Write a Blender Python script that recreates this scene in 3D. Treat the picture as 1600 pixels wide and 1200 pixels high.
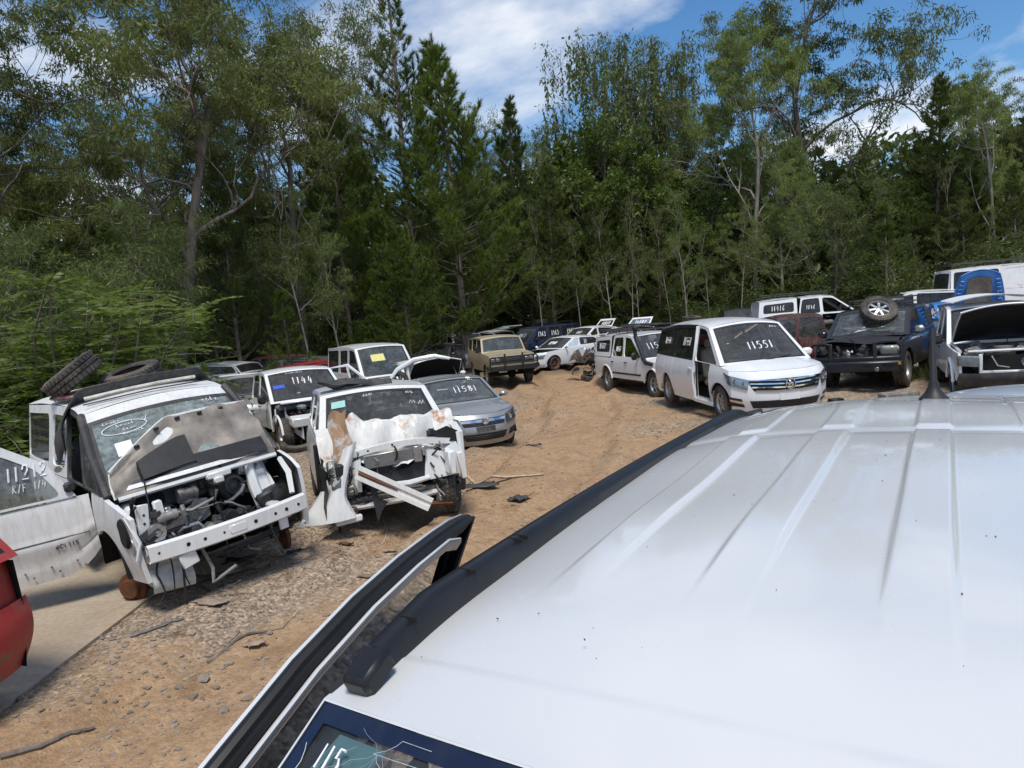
import bpy, bmesh, math, random
import numpy as np
from mathutils import Vector, Matrix

for _o in list(bpy.data.objects): bpy.data.objects.remove(_o)
S = bpy.context.scene
COL = S.collection
R = math.radians
# ------------------------------------------------------------------ camera
cam_d = bpy.data.cameras.new('camera')
cam_d.sensor_width = 36.0
cam_d.lens = 36.0*1110/1600
cam_d.clip_start = 0.05
cam_d.clip_end = 3000
cam = bpy.data.objects.new('camera', cam_d)
COL.objects.link(cam)
cam.matrix_world = Matrix.Translation((0, 0, 2.5)) @ Matrix.Rotation(R(90-5.2), 4, 'X') @ Matrix.Rotation(R(-4.8), 4, 'Z')
S.camera = cam
# ------------------------------------------------------------------ sky and sun
SUN_EL, SUN_AZ = 64.0, 178.0       # azimuth clockwise from +Y (the viewing direction)
W = bpy.data.worlds.new('World')
S.world = W
W.use_nodes = True
wt = W.node_tree
wt.nodes.clear()
wo = wt.nodes.new('ShaderNodeOutputWorld')
bg = wt.nodes.new('ShaderNodeBackground')
sky = wt.nodes.new('ShaderNodeTexSky')
sky.sky_type = 'NISHITA'
sky.sun_disc = False
sky.sun_elevation = R(SUN_EL)
sky.sun_rotation = R(SUN_AZ)
sky.altitude = 50
sky.air_density = 1.0
sky.dust_density = 0.1
sky.ozone_density = 2.5
tc = wt.nodes.new('ShaderNodeTexCoord')
sep = wt.nodes.new('ShaderNodeSeparateXYZ')
wt.links.new(tc.outputs['Generated'], sep.inputs[0])
zz = wt.nodes.new('ShaderNodeMath'); zz.operation = 'ADD'; zz.inputs[1].default_value = 0.22
wt.links.new(sep.outputs[2], zz.inputs[0])
dx = wt.nodes.new('ShaderNodeMath'); dx.operation = 'DIVIDE'
dy = wt.nodes.new('ShaderNodeMath'); dy.operation = 'DIVIDE'
wt.links.new(sep.outputs[0], dx.inputs[0]); wt.links.new(zz.outputs[0], dx.inputs[1])
wt.links.new(sep.outputs[1], dy.inputs[0]); wt.links.new(zz.outputs[0], dy.inputs[1])
cmb = wt.nodes.new('ShaderNodeCombineXYZ')
wt.links.new(dx.outputs[0], cmb.inputs[0]); wt.links.new(dy.outputs[0], cmb.inputs[1])
cn = wt.nodes.new('ShaderNodeTexNoise')
cn.inputs['Scale'].default_value = 1.15
cn.inputs['Detail'].default_value = 9
cn.inputs['Roughness'].default_value = 0.58
cn.inputs['Distortion'].default_value = 0.25
cmap = wt.nodes.new('ShaderNodeMapping')
cmap.inputs['Location'].default_value = (2.93, 0.30, 0)
wt.links.new(cmb.outputs[0], cmap.inputs[0]); wt.links.new(cmap.outputs[0], cn.inputs['Vector'])
cr = wt.nodes.new('ShaderNodeValToRGB')
cr.color_ramp.elements[0].position = 0.47; cr.color_ramp.elements[0].color = (0, 0, 0, 1)
cr.color_ramp.elements[1].position = 0.66; cr.color_ramp.elements[1].color = (1, 1, 1, 1)
wt.links.new(cn.outputs['Fac'], cr.inputs[0])
cmix = wt.nodes.new('ShaderNodeMixRGB')
cmix.inputs[2].default_value = (8.8, 9.1, 9.6, 1)
wt.links.new(cr.outputs[0], cmix.inputs[0])
hs = wt.nodes.new('ShaderNodeHueSaturation'); hs.inputs['Saturation'].default_value = 1.25; hs.inputs['Value'].default_value = 1.3
wt.links.new(sky.outputs[0], hs.inputs['Color']); wt.links.new(hs.outputs[0], cmix.inputs[1])
wt.links.new(cmix.outputs[0], bg.inputs[0])
bg.inputs[1].default_value = 0.10
wt.links.new(bg.outputs[0], wo.inputs[0])
sd = bpy.data.lights.new('sun', 'SUN')
sd.energy = 3.1
sd.angle = R(15)
sd.color = (1.0, 0.955, 0.88)
sun = bpy.data.objects.new('sun', sd)
COL.objects.link(sun)
_a, _e = R(SUN_AZ), R(SUN_EL)
_sv = Vector((math.sin(_a)*math.cos(_e), math.cos(_a)*math.cos(_e), math.sin(_e)))
sun.rotation_euler = _sv.to_track_quat('Z', 'Y').to_euler()
sun.location = _sv*60
S.view_settings.view_transform = 'Standard'
S.view_settings.look = 'None'
S.view_settings.exposure = 0.13
S.view_settings.gamma = 1.0
S.view_settings.use_curve_mapping = False
S.render.engine = 'CYCLES'
S.cycles.max_bounces = 8
S.cycles.transparent_max_bounces = 16
S.cycles.use_denoising = True

# ------------------------------------------------------------------ mesh helpers
class MB:
    """collects verts and faces, builds ONE mesh object"""
    def __init__(s): s.v = []; s.f = []
    def add(s, vs, fs):
        o = len(s.v); s.v.extend([tuple(p) for p in vs]); s.f.extend([tuple(i+o for i in f) for f in fs]); return s
    def grid(s, P, closed_u=False):
        nu, nv = len(P), len(P[0]); vs = [p for row in P for p in row]; fs = []
        for i in range(nu if closed_u else nu-1):
            j = (i+1) % nu
            for k in range(nv-1): fs.append((i*nv+k, j*nv+k, j*nv+k+1, i*nv+k+1))
        return s.add(vs, fs)
    def box(s, c, d, rot=None, b=0.0):
        """box at c, full size d, chamfer b, optional 3x3 rotation"""
        hx, hy, hz = d[0]/2, d[1]/2, d[2]/2
        b = min(b, hx*.9, hy*.9, hz*.9)
        vs, fs = [], []
        if b <= 0:
            for x in (-hx, hx):
                for y in (-hy, hy):
                    for z in (-hz, hz): vs.append((x, y, z))
            fs = [(0,1,3,2), (4,6,7,5), (0,4,5,1), (2,3,7,6), (0,2,6,4), (1,5,7,3)]
        else:
            idx = {}
            for sx in (-1, 1):
                for sy in (-1, 1):
                    for sz in (-1, 1):
                        for ax in range(3):
                            p = [sx*(hx-b), sy*(hy-b), sz*(hz-b)]
                            p[ax] = (sx*hx, sy*hy, sz*hz)[ax]
                            idx[(sx, sy, sz, ax)] = len(vs); vs.append(tuple(p))
            for ax in range(3):
                o1, o2 = [a for a in range(3) if a != ax]
                for sg in (-1, 1):
                    q = []
                    for a, c2 in ((-1,-1), (1,-1), (1,1), (-1,1)):
                        k = [0,0,0]; k[ax] = sg; k[o1] = a; k[o2] = c2
                        q.append(idx[(k[0],k[1],k[2],ax)])
                    fs.append(tuple(q))
                for a in (-1, 1):
                    for c2 in (-1, 1):
                        q = []
                        for sg, ax2 in ((-1,o1), (1,o1), (1,o2), (-1,o2)):
                            k = [0,0,0]; k[ax] = sg; k[o1] = a; k[o2] = c2
                            q.append(idx[(k[0],k[1],k[2],ax2)])
                        fs.append(tuple(q))
            for sx in (-1, 1):
                for sy in (-1, 1):
                    for sz in (-1, 1): fs.append(tuple(idx[(sx,sy,sz,a)] for a in range(3)))
        if rot is not None: vs = [tuple(rot @ Vector(p)) for p in vs]
        return s.add([(p[0]+c[0], p[1]+c[1], p[2]+c[2]) for p in vs], fs)
    def tube(s, pts, r, n=6, caps=True):
        pts = [Vector(p) for p in pts]; m = len(pts)
        rs = r if hasattr(r, '__len__') else [r]*m
        rows = []; up = Vector((0.13, 0.21, 0.97))
        for i, p in enumerate(pts):
            t = (pts[min(i+1, m-1)]-pts[max(i-1, 0)])
            t = t.normalized() if t.length > 1e-9 else Vector((0,0,1))
            a = t.cross(up)
            if a.length < 0.05: a = t.cross(Vector((1,0,0)))
            a.normalize(); c = t.cross(a)
            rows.append([p+(a*math.cos(2*math.pi*k/n)+c*math.sin(2*math.pi*k/n))*rs[i] for k in range(n)])
        o = len(s.v); s.v.extend([tuple(p) for rw in rows for p in rw])
        for i in range(m-1):
            for k in range(n):
                k2 = (k+1) % n
                s.f.append((o+i*n+k, o+i*n+k2, o+(i+1)*n+k2, o+(i+1)*n+k))
        if caps:
            s.f.append(tuple(o+k for k in range(n))[::-1]); s.f.append(tuple(o+(m-1)*n+k for k in range(n)))
        return s
    def lathe(s, prof, c=(0,0,0), n=24, axis='y', phase=0.0):
        """prof: list of (along axis, radius)"""
        rows = []
        for k in range(n):
            a = 2*math.pi*k/n+phase; ca, sa = math.cos(a), math.sin(a); rw = []
            for h, r in prof:
                if axis == 'y': p = (c[0]+r*ca, c[1]+h, c[2]+r*sa)
                elif axis == 'x': p = (c[0]+h, c[1]+r*ca, c[2]+r*sa)
                else: p = (c[0]+r*ca, c[1]+r*sa, c[2]+h)
                rw.append(p)
            rows.append(rw)
        return s.grid(rows, True)
    def ball(s, c, rad, nu=8, nv=6):
        rows = []
        for i in range(nu):
            a = 2*math.pi*i/nu
            rows.append([(c[0]+rad[0]*math.cos(a)*math.sin(math.pi*k/nv), c[1]+rad[1]*math.sin(a)*math.sin(math.pi*k/nv), c[2]+rad[2]*math.cos(math.pi*k/nv)) for k in range(nv+1)])
        return s.grid(rows, True)

def link(name, mesh, mat=None, parent=None):
    if mat is not None and len(mesh.materials) == 0: mesh.materials.append(mat)
    o = bpy.data.objects.new(name, mesh); COL.objects.link(o)
    if parent is not None: o.parent = parent
    return o

def obj(name, mb, mat, parent=None, sharp=38, flat=False):
    me = bpy.data.meshes.new(name)
    me.from_pydata(mb.v, [], mb.f); me.update()
    bm = bmesh.new(); bm.from_mesh(me)
    bmesh.ops.remove_doubles(bm, verts=bm.verts, dist=1e-5)
    bmesh.ops.recalc_face_normals(bm, faces=bm.faces)
    bm.to_mesh(me); bm.free()
    if not flat:
        me.polygons.foreach_set('use_smooth', [True]*len(me.polygons))
        me.set_sharp_from_angle(angle=R(sharp))
    return link(name, me, mat, parent)

def np_mesh(name, V, Fq):
    """fast mesh from numpy verts (n,3) and faces (m,k)"""
    me = bpy.data.meshes.new(name); k = Fq.shape[1]
    me.vertices.add(len(V)); me.vertices.foreach_set('co', np.ascontiguousarray(V, np.float32).ravel())
    me.loops.add(Fq.size); me.loops.foreach_set('vertex_index', np.ascontiguousarray(Fq, np.int32).ravel())
    me.polygons.add(len(Fq)); me.polygons.foreach_set('loop_start', np.arange(0, Fq.size, k, dtype=np.int32))
    me.update(calc_edges=True)
    return me

def tag(o, label=None, cat=None, group=None, kind=None):
    if label: o['label'] = label
    if cat: o['category'] = cat
    if group: o['group'] = group
    if kind: o['kind'] = kind
    return o

def empty(name, loc, rot=(0,0,0), label=None, cat=None, group=None):
    o = bpy.data.objects.new(name, None); COL.objects.link(o)
    o.empty_display_size = .2; o.location = loc; o.rotation_euler = rot
    return tag(o, label, cat, group)

# ------------------------------------------------------------------ materials
MATS = {}
def nmat(name):
    m = bpy.data.materials.new(name); m.use_nodes = True
    t = m.node_tree; t.nodes.clear()
    out = t.nodes.new('ShaderNodeOutputMaterial')
    return m, t, out
def N(t, typ, **kw):
    n = t.nodes.new(typ)
    for k, v in kw.items():
        if k.startswith('i_'): n.inputs[k[2:].replace('_', ' ')].default_value = v
        else: setattr(n, k, v)
    return n
def ramp(t, src, p0, p1, c0=(0,0,0,1), c1=(1,1,1,1)):
    r = t.nodes.new('ShaderNodeValToRGB')
    r.color_ramp.elements[0].position = p0; r.color_ramp.elements[1].position = p1
    r.color_ramp.elements[0].color = c0; r.color_ramp.elements[1].color = c1
    t.links.new(src, r.inputs[0]); return r
def noise(t, scale, detail=4, rough=.6, coord='Object', stretch=None, dist=0.0):
    c = t.nodes.new('ShaderNodeTexCoord'); n = t.nodes.new('ShaderNodeTexNoise')
    n.inputs['Scale'].default_value = scale; n.inputs['Detail'].default_value = detail
    n.inputs['Roughness'].default_value = rough; n.inputs['Distortion'].default_value = dist
    if stretch:
        mp = t.nodes.new('ShaderNodeMapping'); mp.inputs['Scale'].default_value = stretch
        t.links.new(c.outputs[coord], mp.inputs[0]); t.links.new(mp.outputs[0], n.inputs['Vector'])
    else: t.links.new(c.outputs[coord], n.inputs['Vector'])
    return n
def rgb(c): return (c[0], c[1], c[2], 1)
def paint(name, col, rough=.28, dust=.35, dustcol=(.33, .27, .2), metal=0.0, coat=.5, streak=True, stain=None, bump=.0):
    if name in MATS: return MATS[name]
    m, t, out = nmat(name)
    p = N(t, 'ShaderNodeBsdfPrincipled'); t.links.new(p.outputs[0], out.inputs[0])
    n1 = noise(t, 2.3, 6, .62); n2 = noise(t, 34, 4, .7); n3 = noise(t, 7, 5, .6, stretch=(3.2, 3.2, .35))
    mx = N(t, 'ShaderNodeMath', operation='MULTIPLY'); t.links.new(n1.outputs[0], mx.inputs[0]); t.links.new(n3.outputs[0] if streak else n2.outputs[0], mx.inputs[1])
    r1 = ramp(t, mx.outputs[0], .17, .46, (0,0,0,1), (dust, dust, dust, 1))
    r2 = ramp(t, n2.outputs[0], .58, .8, (0,0,0,1), (dust*.7,)*3+(1,))
    ad = N(t, 'ShaderNodeMath', operation='MAXIMUM'); t.links.new(r1.outputs[0], ad.inputs[0]); t.links.new(r2.outputs[0], ad.inputs[1])
    mix = N(t, 'ShaderNodeMixRGB'); mix.inputs[1].default_value = rgb(col); mix.inputs[2].default_value = rgb(dustcol)
    t.links.new(ad.outputs[0], mix.inputs[0]); last = mix.outputs[0]
    if stain:
        n4 = noise(t, stain[1], 5, .65, dist=.4); r4 = ramp(t, n4.outputs[0], stain[2], stain[2]+.09)
        mm = N(t, 'ShaderNodeMixRGB'); mm.inputs[2].default_value = rgb(stain[0])
        t.links.new(r4.outputs[0], mm.inputs[0]); t.links.new(last, mm.inputs[1]); last = mm.outputs[0]
    t.links.new(last, p.inputs['Base Color'])
    rr = N(t, 'ShaderNodeMath', operation='MULTIPLY_ADD'); rr.inputs[1].default_value = .5; rr.inputs[2].default_value = rough
    t.links.new(ad.outputs[0], rr.inputs[0]); t.links.new(rr.outputs[0], p.inputs['Roughness'])
    p.inputs['Metallic'].default_value = metal
    p.inputs['Coat Weight'].default_value = coat; p.inputs['Coat Roughness'].default_value = .06
    if bump:
        b = N(t, 'ShaderNodeBump'); b.inputs['Strength'].default_value = bump; b.inputs['Distance'].default_value = .01
        t.links.new(n1.outputs[0], b.inputs['Height']); t.links.new(b.outputs[0], p.inputs['Normal'])
    MATS[name] = m; return m
def plain(name, col, rough=.6, metal=0.0, var=.35, scale=12, spec=.4, bump=0.0):
    if name in MATS: return MATS[name]
    m, t, out = nmat(name)
    p = N(t, 'ShaderNodeBsdfPrincipled'); t.links.new(p.outputs[0], out.inputs[0])
    n = noise(t, scale, 5, .65)
    r = ramp(t, n.outputs[0], .3, .72, rgb([c*(1-var) for c in col]), rgb([min(1, c*(1+var)+.012*var) for c in col]))
    t.links.new(r.outputs[0], p.inputs['Base Color'])
    p.inputs['Roughness'].default_value = rough; p.inputs['Metallic'].default_value = metal
    p.inputs['Specular IOR Level'].default_value = spec
    if bump:
        b = N(t, 'ShaderNodeBump'); b.inputs['Strength'].default_value = bump; b.inputs['Distance'].default_value = .01
        t.links.new(n.outputs[0], b.inputs['Height']); t.links.new(b.outputs[0], p.inputs['Normal'])
    MATS[name] = m; return m
def two_tone(name, c1, c2, scale, lo, hi, rough=.7, metal=0., bump=.2):
    if name in MATS: return MATS[name]
    m, t, out = nmat(name)
    p = N(t, 'ShaderNodeBsdfPrincipled'); t.links.new(p.outputs[0], out.inputs[0])
    n = noise(t, scale, 7, .66, dist=.3); n2 = noise(t, scale*6, 4, .7)
    ad = N(t, 'ShaderNodeMath', operation='MULTIPLY_ADD'); ad.inputs[1].default_value = .25; t.links.new(n2.outputs[0], ad.inputs[0]); t.links.new(n.outputs[0], ad.inputs[2])
    r = ramp(t, ad.outputs[0], lo+.12, hi+.12, rgb(c1), rgb(c2)); t.links.new(r.outputs[0], p.inputs['Base Color'])
    p.inputs['Roughness'].default_value = rough; p.inputs['Metallic'].default_value = metal
    b = N(t, 'ShaderNodeBump'); b.inputs['Strength'].default_value = bump; b.inputs['Distance'].default_value = .01
    t.links.new(ad.outputs[0], b.inputs['Height']); t.links.new(b.outputs[0], p.inputs['Normal'])
    MATS[name] = m; return m
def glass(name, tint=(.75,.8,.8), dirt=.12, ior=1.5, dirtcol=(.42,.42,.40)):
    if name in MATS: return MATS[name]
    m, t, out = nmat(name)
    tr = N(t, 'ShaderNodeBsdfTransparent'); tr.inputs[0].default_value = rgb(tint)
    gl = N(t, 'ShaderNodeBsdfGlossy'); gl.inputs['Roughness'].default_value = .03
    df = N(t, 'ShaderNodeBsdfDiffuse'); df.inputs[0].default_value = rgb(dirtcol)
    fr = N(t, 'ShaderNodeFresnel'); fr.inputs[0].default_value = ior
    n1 = noise(t, 3, 6, .65, stretch=(1, 1, .6)); n2 = noise(t, 14, 4, .7)
    mu = N(t, 'ShaderNodeMath', operation='MULTIPLY'); t.links.new(n1.outputs[0], mu.inputs[0]); t.links.new(n2.outputs[0], mu.inputs[1])
    r = ramp(t, mu.outputs[0], .12, .45, (dirt*.35,)*3+(1,), (min(1, dirt*2),)*3+(1,))
    a = N(t, 'ShaderNodeMixShader'); t.links.new(r.outputs[0], a.inputs[0]); t.links.new(tr.outputs[0], a.inputs[1]); t.links.new(df.outputs[0], a.inputs[2])
    b = N(t, 'ShaderNodeMixShader'); t.links.new(fr.outputs[0], b.inputs[0]); t.links.new(a.outputs[0], b.inputs[1]); t.links.new(gl.outputs[0], b.inputs[2])
    t.links.new(b.outputs[0], out.inputs[0])
    MATS[name] = m; return m

M_RUB = plain('tyre_rubber', (.022,.021,.02), .85, var=.5, scale=20, bump=.15)
M_RUBD = two_tone('dusty_tyre_rubber', (.03,.028,.026), (.13,.105,.08), 3.5, .42, .66, .9)
M_PLA = plain('black_plastic', (.018,.018,.019), .5, var=.3)
M_PLAD = two_tone('dusty_black_plastic', (.03,.03,.031), (.1,.09,.08), 4, .45, .75, .65)
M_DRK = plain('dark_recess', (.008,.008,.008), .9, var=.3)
M_ALU = plain('alloy', (.42,.42,.42), .38, metal=.85, var=.25, scale=25)
M_MET = two_tone('dirty_metal', (.3,.29,.27), (.12,.1,.08), 6, .45, .7, .55, .5)
M_RUST = two_tone('rust', (.16,.055,.02), (.06,.03,.018), 8, .4, .7, .9)
M_CHR = plain('chrome', (.75,.75,.76), .12, metal=1.0, var=.08)
M_INT = plain('interior_grey', (.15,.148,.142), .85, var=.3)
M_INTL = plain('interior_beige', (.3,.27,.23), .85, var=.2)
M_CHK = plain('chalk_paint', (.82,.82,.82), .8, var=.08)
M_LENS = glass('lamp_lens', (.86,.88,.88), .1)
M_REF = plain('lamp_reflector', (.6,.6,.6), .22, metal=.9, var=.2, scale=30)
M_ORG = plain('amber_lens', (.55,.2,.03), .3, var=.2)
M_REDL = plain('red_lens', (.4,.015,.015), .2, var=.2)
M_GCLR = glass('clear_glass', (.72,.78,.78), .10)
M_GDUST = glass('dusty_glass', (.62,.68,.68), .16, dirtcol=(.36,.41,.42))
M_GTINT = glass('tinted_glass', (.08,.09,.1), .06)
M_GDARK = glass('dark_glass', (.22,.25,.26), .1)
M_WHT = paint('white_paint', (.78,.79,.8), .25, .14)
M_WHTD = paint('dirty_white_paint', (.72,.73,.72), .3, .42, (.36,.32,.27))
# ------------------------------------------------------------------ terrain
rng = np.random.RandomState(7)
def vnoise(x, y, seed=0):
    """tileless value noise on numpy arrays, 0..1"""
    xi = np.floor(x).astype(np.int64); yi = np.floor(y).astype(np.int64); xf = x-xi; yf = y-yi
    def h(a, b):
        n = (a*374761393+b*668265263+seed*1442695041) & 0x7fffffff
        n = ((n ^ (n >> 13))*1274126177) & 0x7fffffff
        return ((n ^ (n >> 16)) & 0xffff)/65535.0
    u = xf*xf*(3-2*xf); v = yf*yf*(3-2*yf)
    return (h(xi, yi)*(1-u)+h(xi+1, yi)*u)*(1-v)+(h(xi, yi+1)*(1-u)+h(xi+1, yi+1)*u)*v
def fbm(x, y, o=4, seed=0, lac=2.1, g=.5):
    a, s, n = 1., 0., 0.
    for i in range(o):
        s = s+a*vnoise(x, y, seed+i*17); n += a; a *= g; x = x*lac+3.1; y = y*lac-1.7
    return s/n
CTRL = [(0,3,0), (-3,6,.0), (-4.5,8,.08), (-8,12,.12), (-2,10,.03), (-1.4,16,-.14), (2,12,.05), (.5,22,.0), (-.4,28,.1), (4.3,21.5,-.03), (4.7,15,.24), (9.2,17.6,.24),
        (4,34,.15), (14,26,.65), (20,25,1.0), (12,36,.7), (-6,30,.0), (-14,20,.25), (-22,18,.4), (-12,28,.2), (30,30,1.4), (0,50,.3), (20,50,1.4), (-20,40,.6), (4,5,.05), (10,8,.2), (0,-6,0), (-10,0,0), (12,-2,.1), (40,20,1.6), (9,12,.2)]
_C = np.array(CTRL, float)
def base_h(x, y):
    x = np.asarray(x, float); y = np.asarray(y, float)
    num = 0.; den = 0.
    for cx, cy, cz in _C:
        w = 1./((x-cx)**2+(y-cy)**2+2.0)**1.7
        num = num+w*cz; den = den+w
    return num/den
# the dirt track: a polyline with a half width
TRK = np.array([(-6.0,-2.0), (-3.2,2.0), (-1.9,5.2), (-.6,8.5), (.5,12.0), (1.4,17.0), (2.0,23.0), (1.8,30.0), (2.4,38.0)])
def track_d(x, y):
    best = np.full(np.shape(x), 1e9); side = np.zeros(np.shape(x))
    for (x0, y0), (x1, y1) in zip(TRK[:-1], TRK[1:]):
        dx_, dy_ = x1-x0, y1-y0; L2 = dx_*dx_+dy_*dy_
        t = np.clip(((x-x0)*dx_+(y-y0)*dy_)/L2, 0, 1)
        px, py = x-(x0+t*dx_), y-(y0+t*dy_); d = np.hypot(px, py)
        sg = np.sign(px*dy_-py*dx_); m = d < best
        best = np.where(m, d, best); side = np.where(m, sg, side)
    return best*side
SLAB = [(-2.98,7.72), (-3.80,7.05), (-3.84,4.8), (-4.1,2.0), (-14,2.0), (-14,9.5), (-6,9.5)]
def in_slab(x, y):
    P = SLAB; ins = np.zeros(np.shape(x), bool); n = len(P)
    for i in range(n):
        (x0, y0), (x1, y1) = P[i], P[(i+1) % n]
        c = ((y0 > y) != (y1 > y)) & (x < (x1-x0)*(y-y0)/((y1-y0) if y1 != y0 else 1e-9)+x0)
        ins ^= c
    return ins
def height(x, y):
    x = np.asarray(x, float); y = np.asarray(y, float)
    b = base_h(x, y); d = track_d(x, y)
    wob = (fbm(x*.35, y*.35, 3, 5)-.5)*.5
    rough = np.clip(np.abs(d)/2.2, .45, 1.2)
    h = b+(fbm(x*.6, y*.6, 4, 11)-.5)*.16+(fbm(x*3.2, y*3.2, 3, 23)-.5)*.055*rough+(fbm(x*11, y*11, 2, 31)-.5)*.018
    for r0 in (-.85, .85, -2.0):
        h = h-.11*np.exp(-((d-r0-wob)/.22)**2)*(.5+vnoise(x*.7, y*.7, 3))+.055*np.exp(-((d-r0-wob-.34)/.16)**2)
    h = h+.30*np.exp(-(((x-2.0)/1.1)**2+((y-20.0)/1.2)**2))*(.4+fbm(x*2, y*2, 3, 9))+.2*np.exp(-(((x-1.0)/.8)**2+((y-17.2)/.8)**2))*(.3+fbm(x*2.6, y*2.6, 3, 19))+.22*np.exp(-(((x-3.2)/.9)**2+((y-24.5)/1.5)**2))*(.4+fbm(x*2, y*2, 3, 29))
    for (x0, y0), (x1, y1) in zip(SLAB, SLAB[1:]+SLAB[:1]):
        dx_, dy_ = x1-x0, y1-y0; tt = np.clip(((x-x0)*dx_+(y-y0)*dy_)/(dx_*dx_+dy_*dy_), 0, 1)
        w_ = np.exp(-(np.hypot(x-x0-tt*dx_, y-y0-tt*dy_)/.45)**2); h = h*(1-w_)+w_*(.022+(fbm(x*5, y*5, 2, 77)-.5)*.03)
    near = np.exp(-np.maximum(0, np.hypot(x-.5, y-.9)-2.0))   # level under the near car
    h = h*(1-near)+0.0*near
    return h
def hz(x, y): return float(height(np.array([x]), np.array([y]))[0])
def graded(lo, hi, a, b, fine, grow):
    xs = list(np.arange(a, b, fine)); st = fine; x = xs[-1]
    while x < hi: st *= grow; x += st; xs.append(x)
    st = fine; x = xs[0]; pre = []
    while x > lo: st *= grow; x -= st; pre.append(x)
    return np.array(pre[::-1]+xs)
gx = graded(-1500, 1500, -7.5, 6.5, .065, 1.09)
gy = graded(-300, 1600, 3.2, 22.0, .065, 1.075)
X, Y = np.meshgrid(gx, gy)
Z = height(X, Y)
SLAB_Z = .035
ins = in_slab(X, Y)
Z = np.where(ins, np.minimum(Z, -.06), Z)
far = np.clip((np.hypot(X, Y)-70)/60, 0, 1); Z = Z*(1-far)+.8*far
nx_, ny_ = len(gx), len(gy)
ii = np.arange(nx_*ny_).reshape(ny_, nx_)
Fq = np.stack([ii[:-1,:-1], ii[:-1,1:], ii[1:,1:], ii[1:,:-1]], -1).reshape(-1, 4)
gme = np_mesh('ground', np.stack([X.ravel(), Y.ravel(), Z.ravel()], -1), Fq)
gme.polygons.foreach_set('use_smooth', [True]*len(gme.polygons))
at = gme.attributes.new('sand', 'FLOAT', 'POINT')
D = track_d(X, Y)
sand = np.clip(1.3-np.abs(D-.3)/(1.5+.09*np.clip(Y,0,30))-(fbm(X*.8, Y*.8, 4, 51)-.5)*2.2, 0, 1)
lit = np.clip((np.hypot(X, Y)-33)/8, 0, 1)
at.data.foreach_set('value', sand.astype(np.float32).ravel())
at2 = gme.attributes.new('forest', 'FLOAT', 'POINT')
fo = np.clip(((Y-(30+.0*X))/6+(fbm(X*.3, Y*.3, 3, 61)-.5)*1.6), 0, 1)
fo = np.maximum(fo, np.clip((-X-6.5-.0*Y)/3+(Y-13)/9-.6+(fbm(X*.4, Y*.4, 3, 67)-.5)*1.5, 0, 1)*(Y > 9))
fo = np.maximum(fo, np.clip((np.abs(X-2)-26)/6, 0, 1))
at2.data.foreach_set('value', fo.astype(np.float32).ravel())
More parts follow.
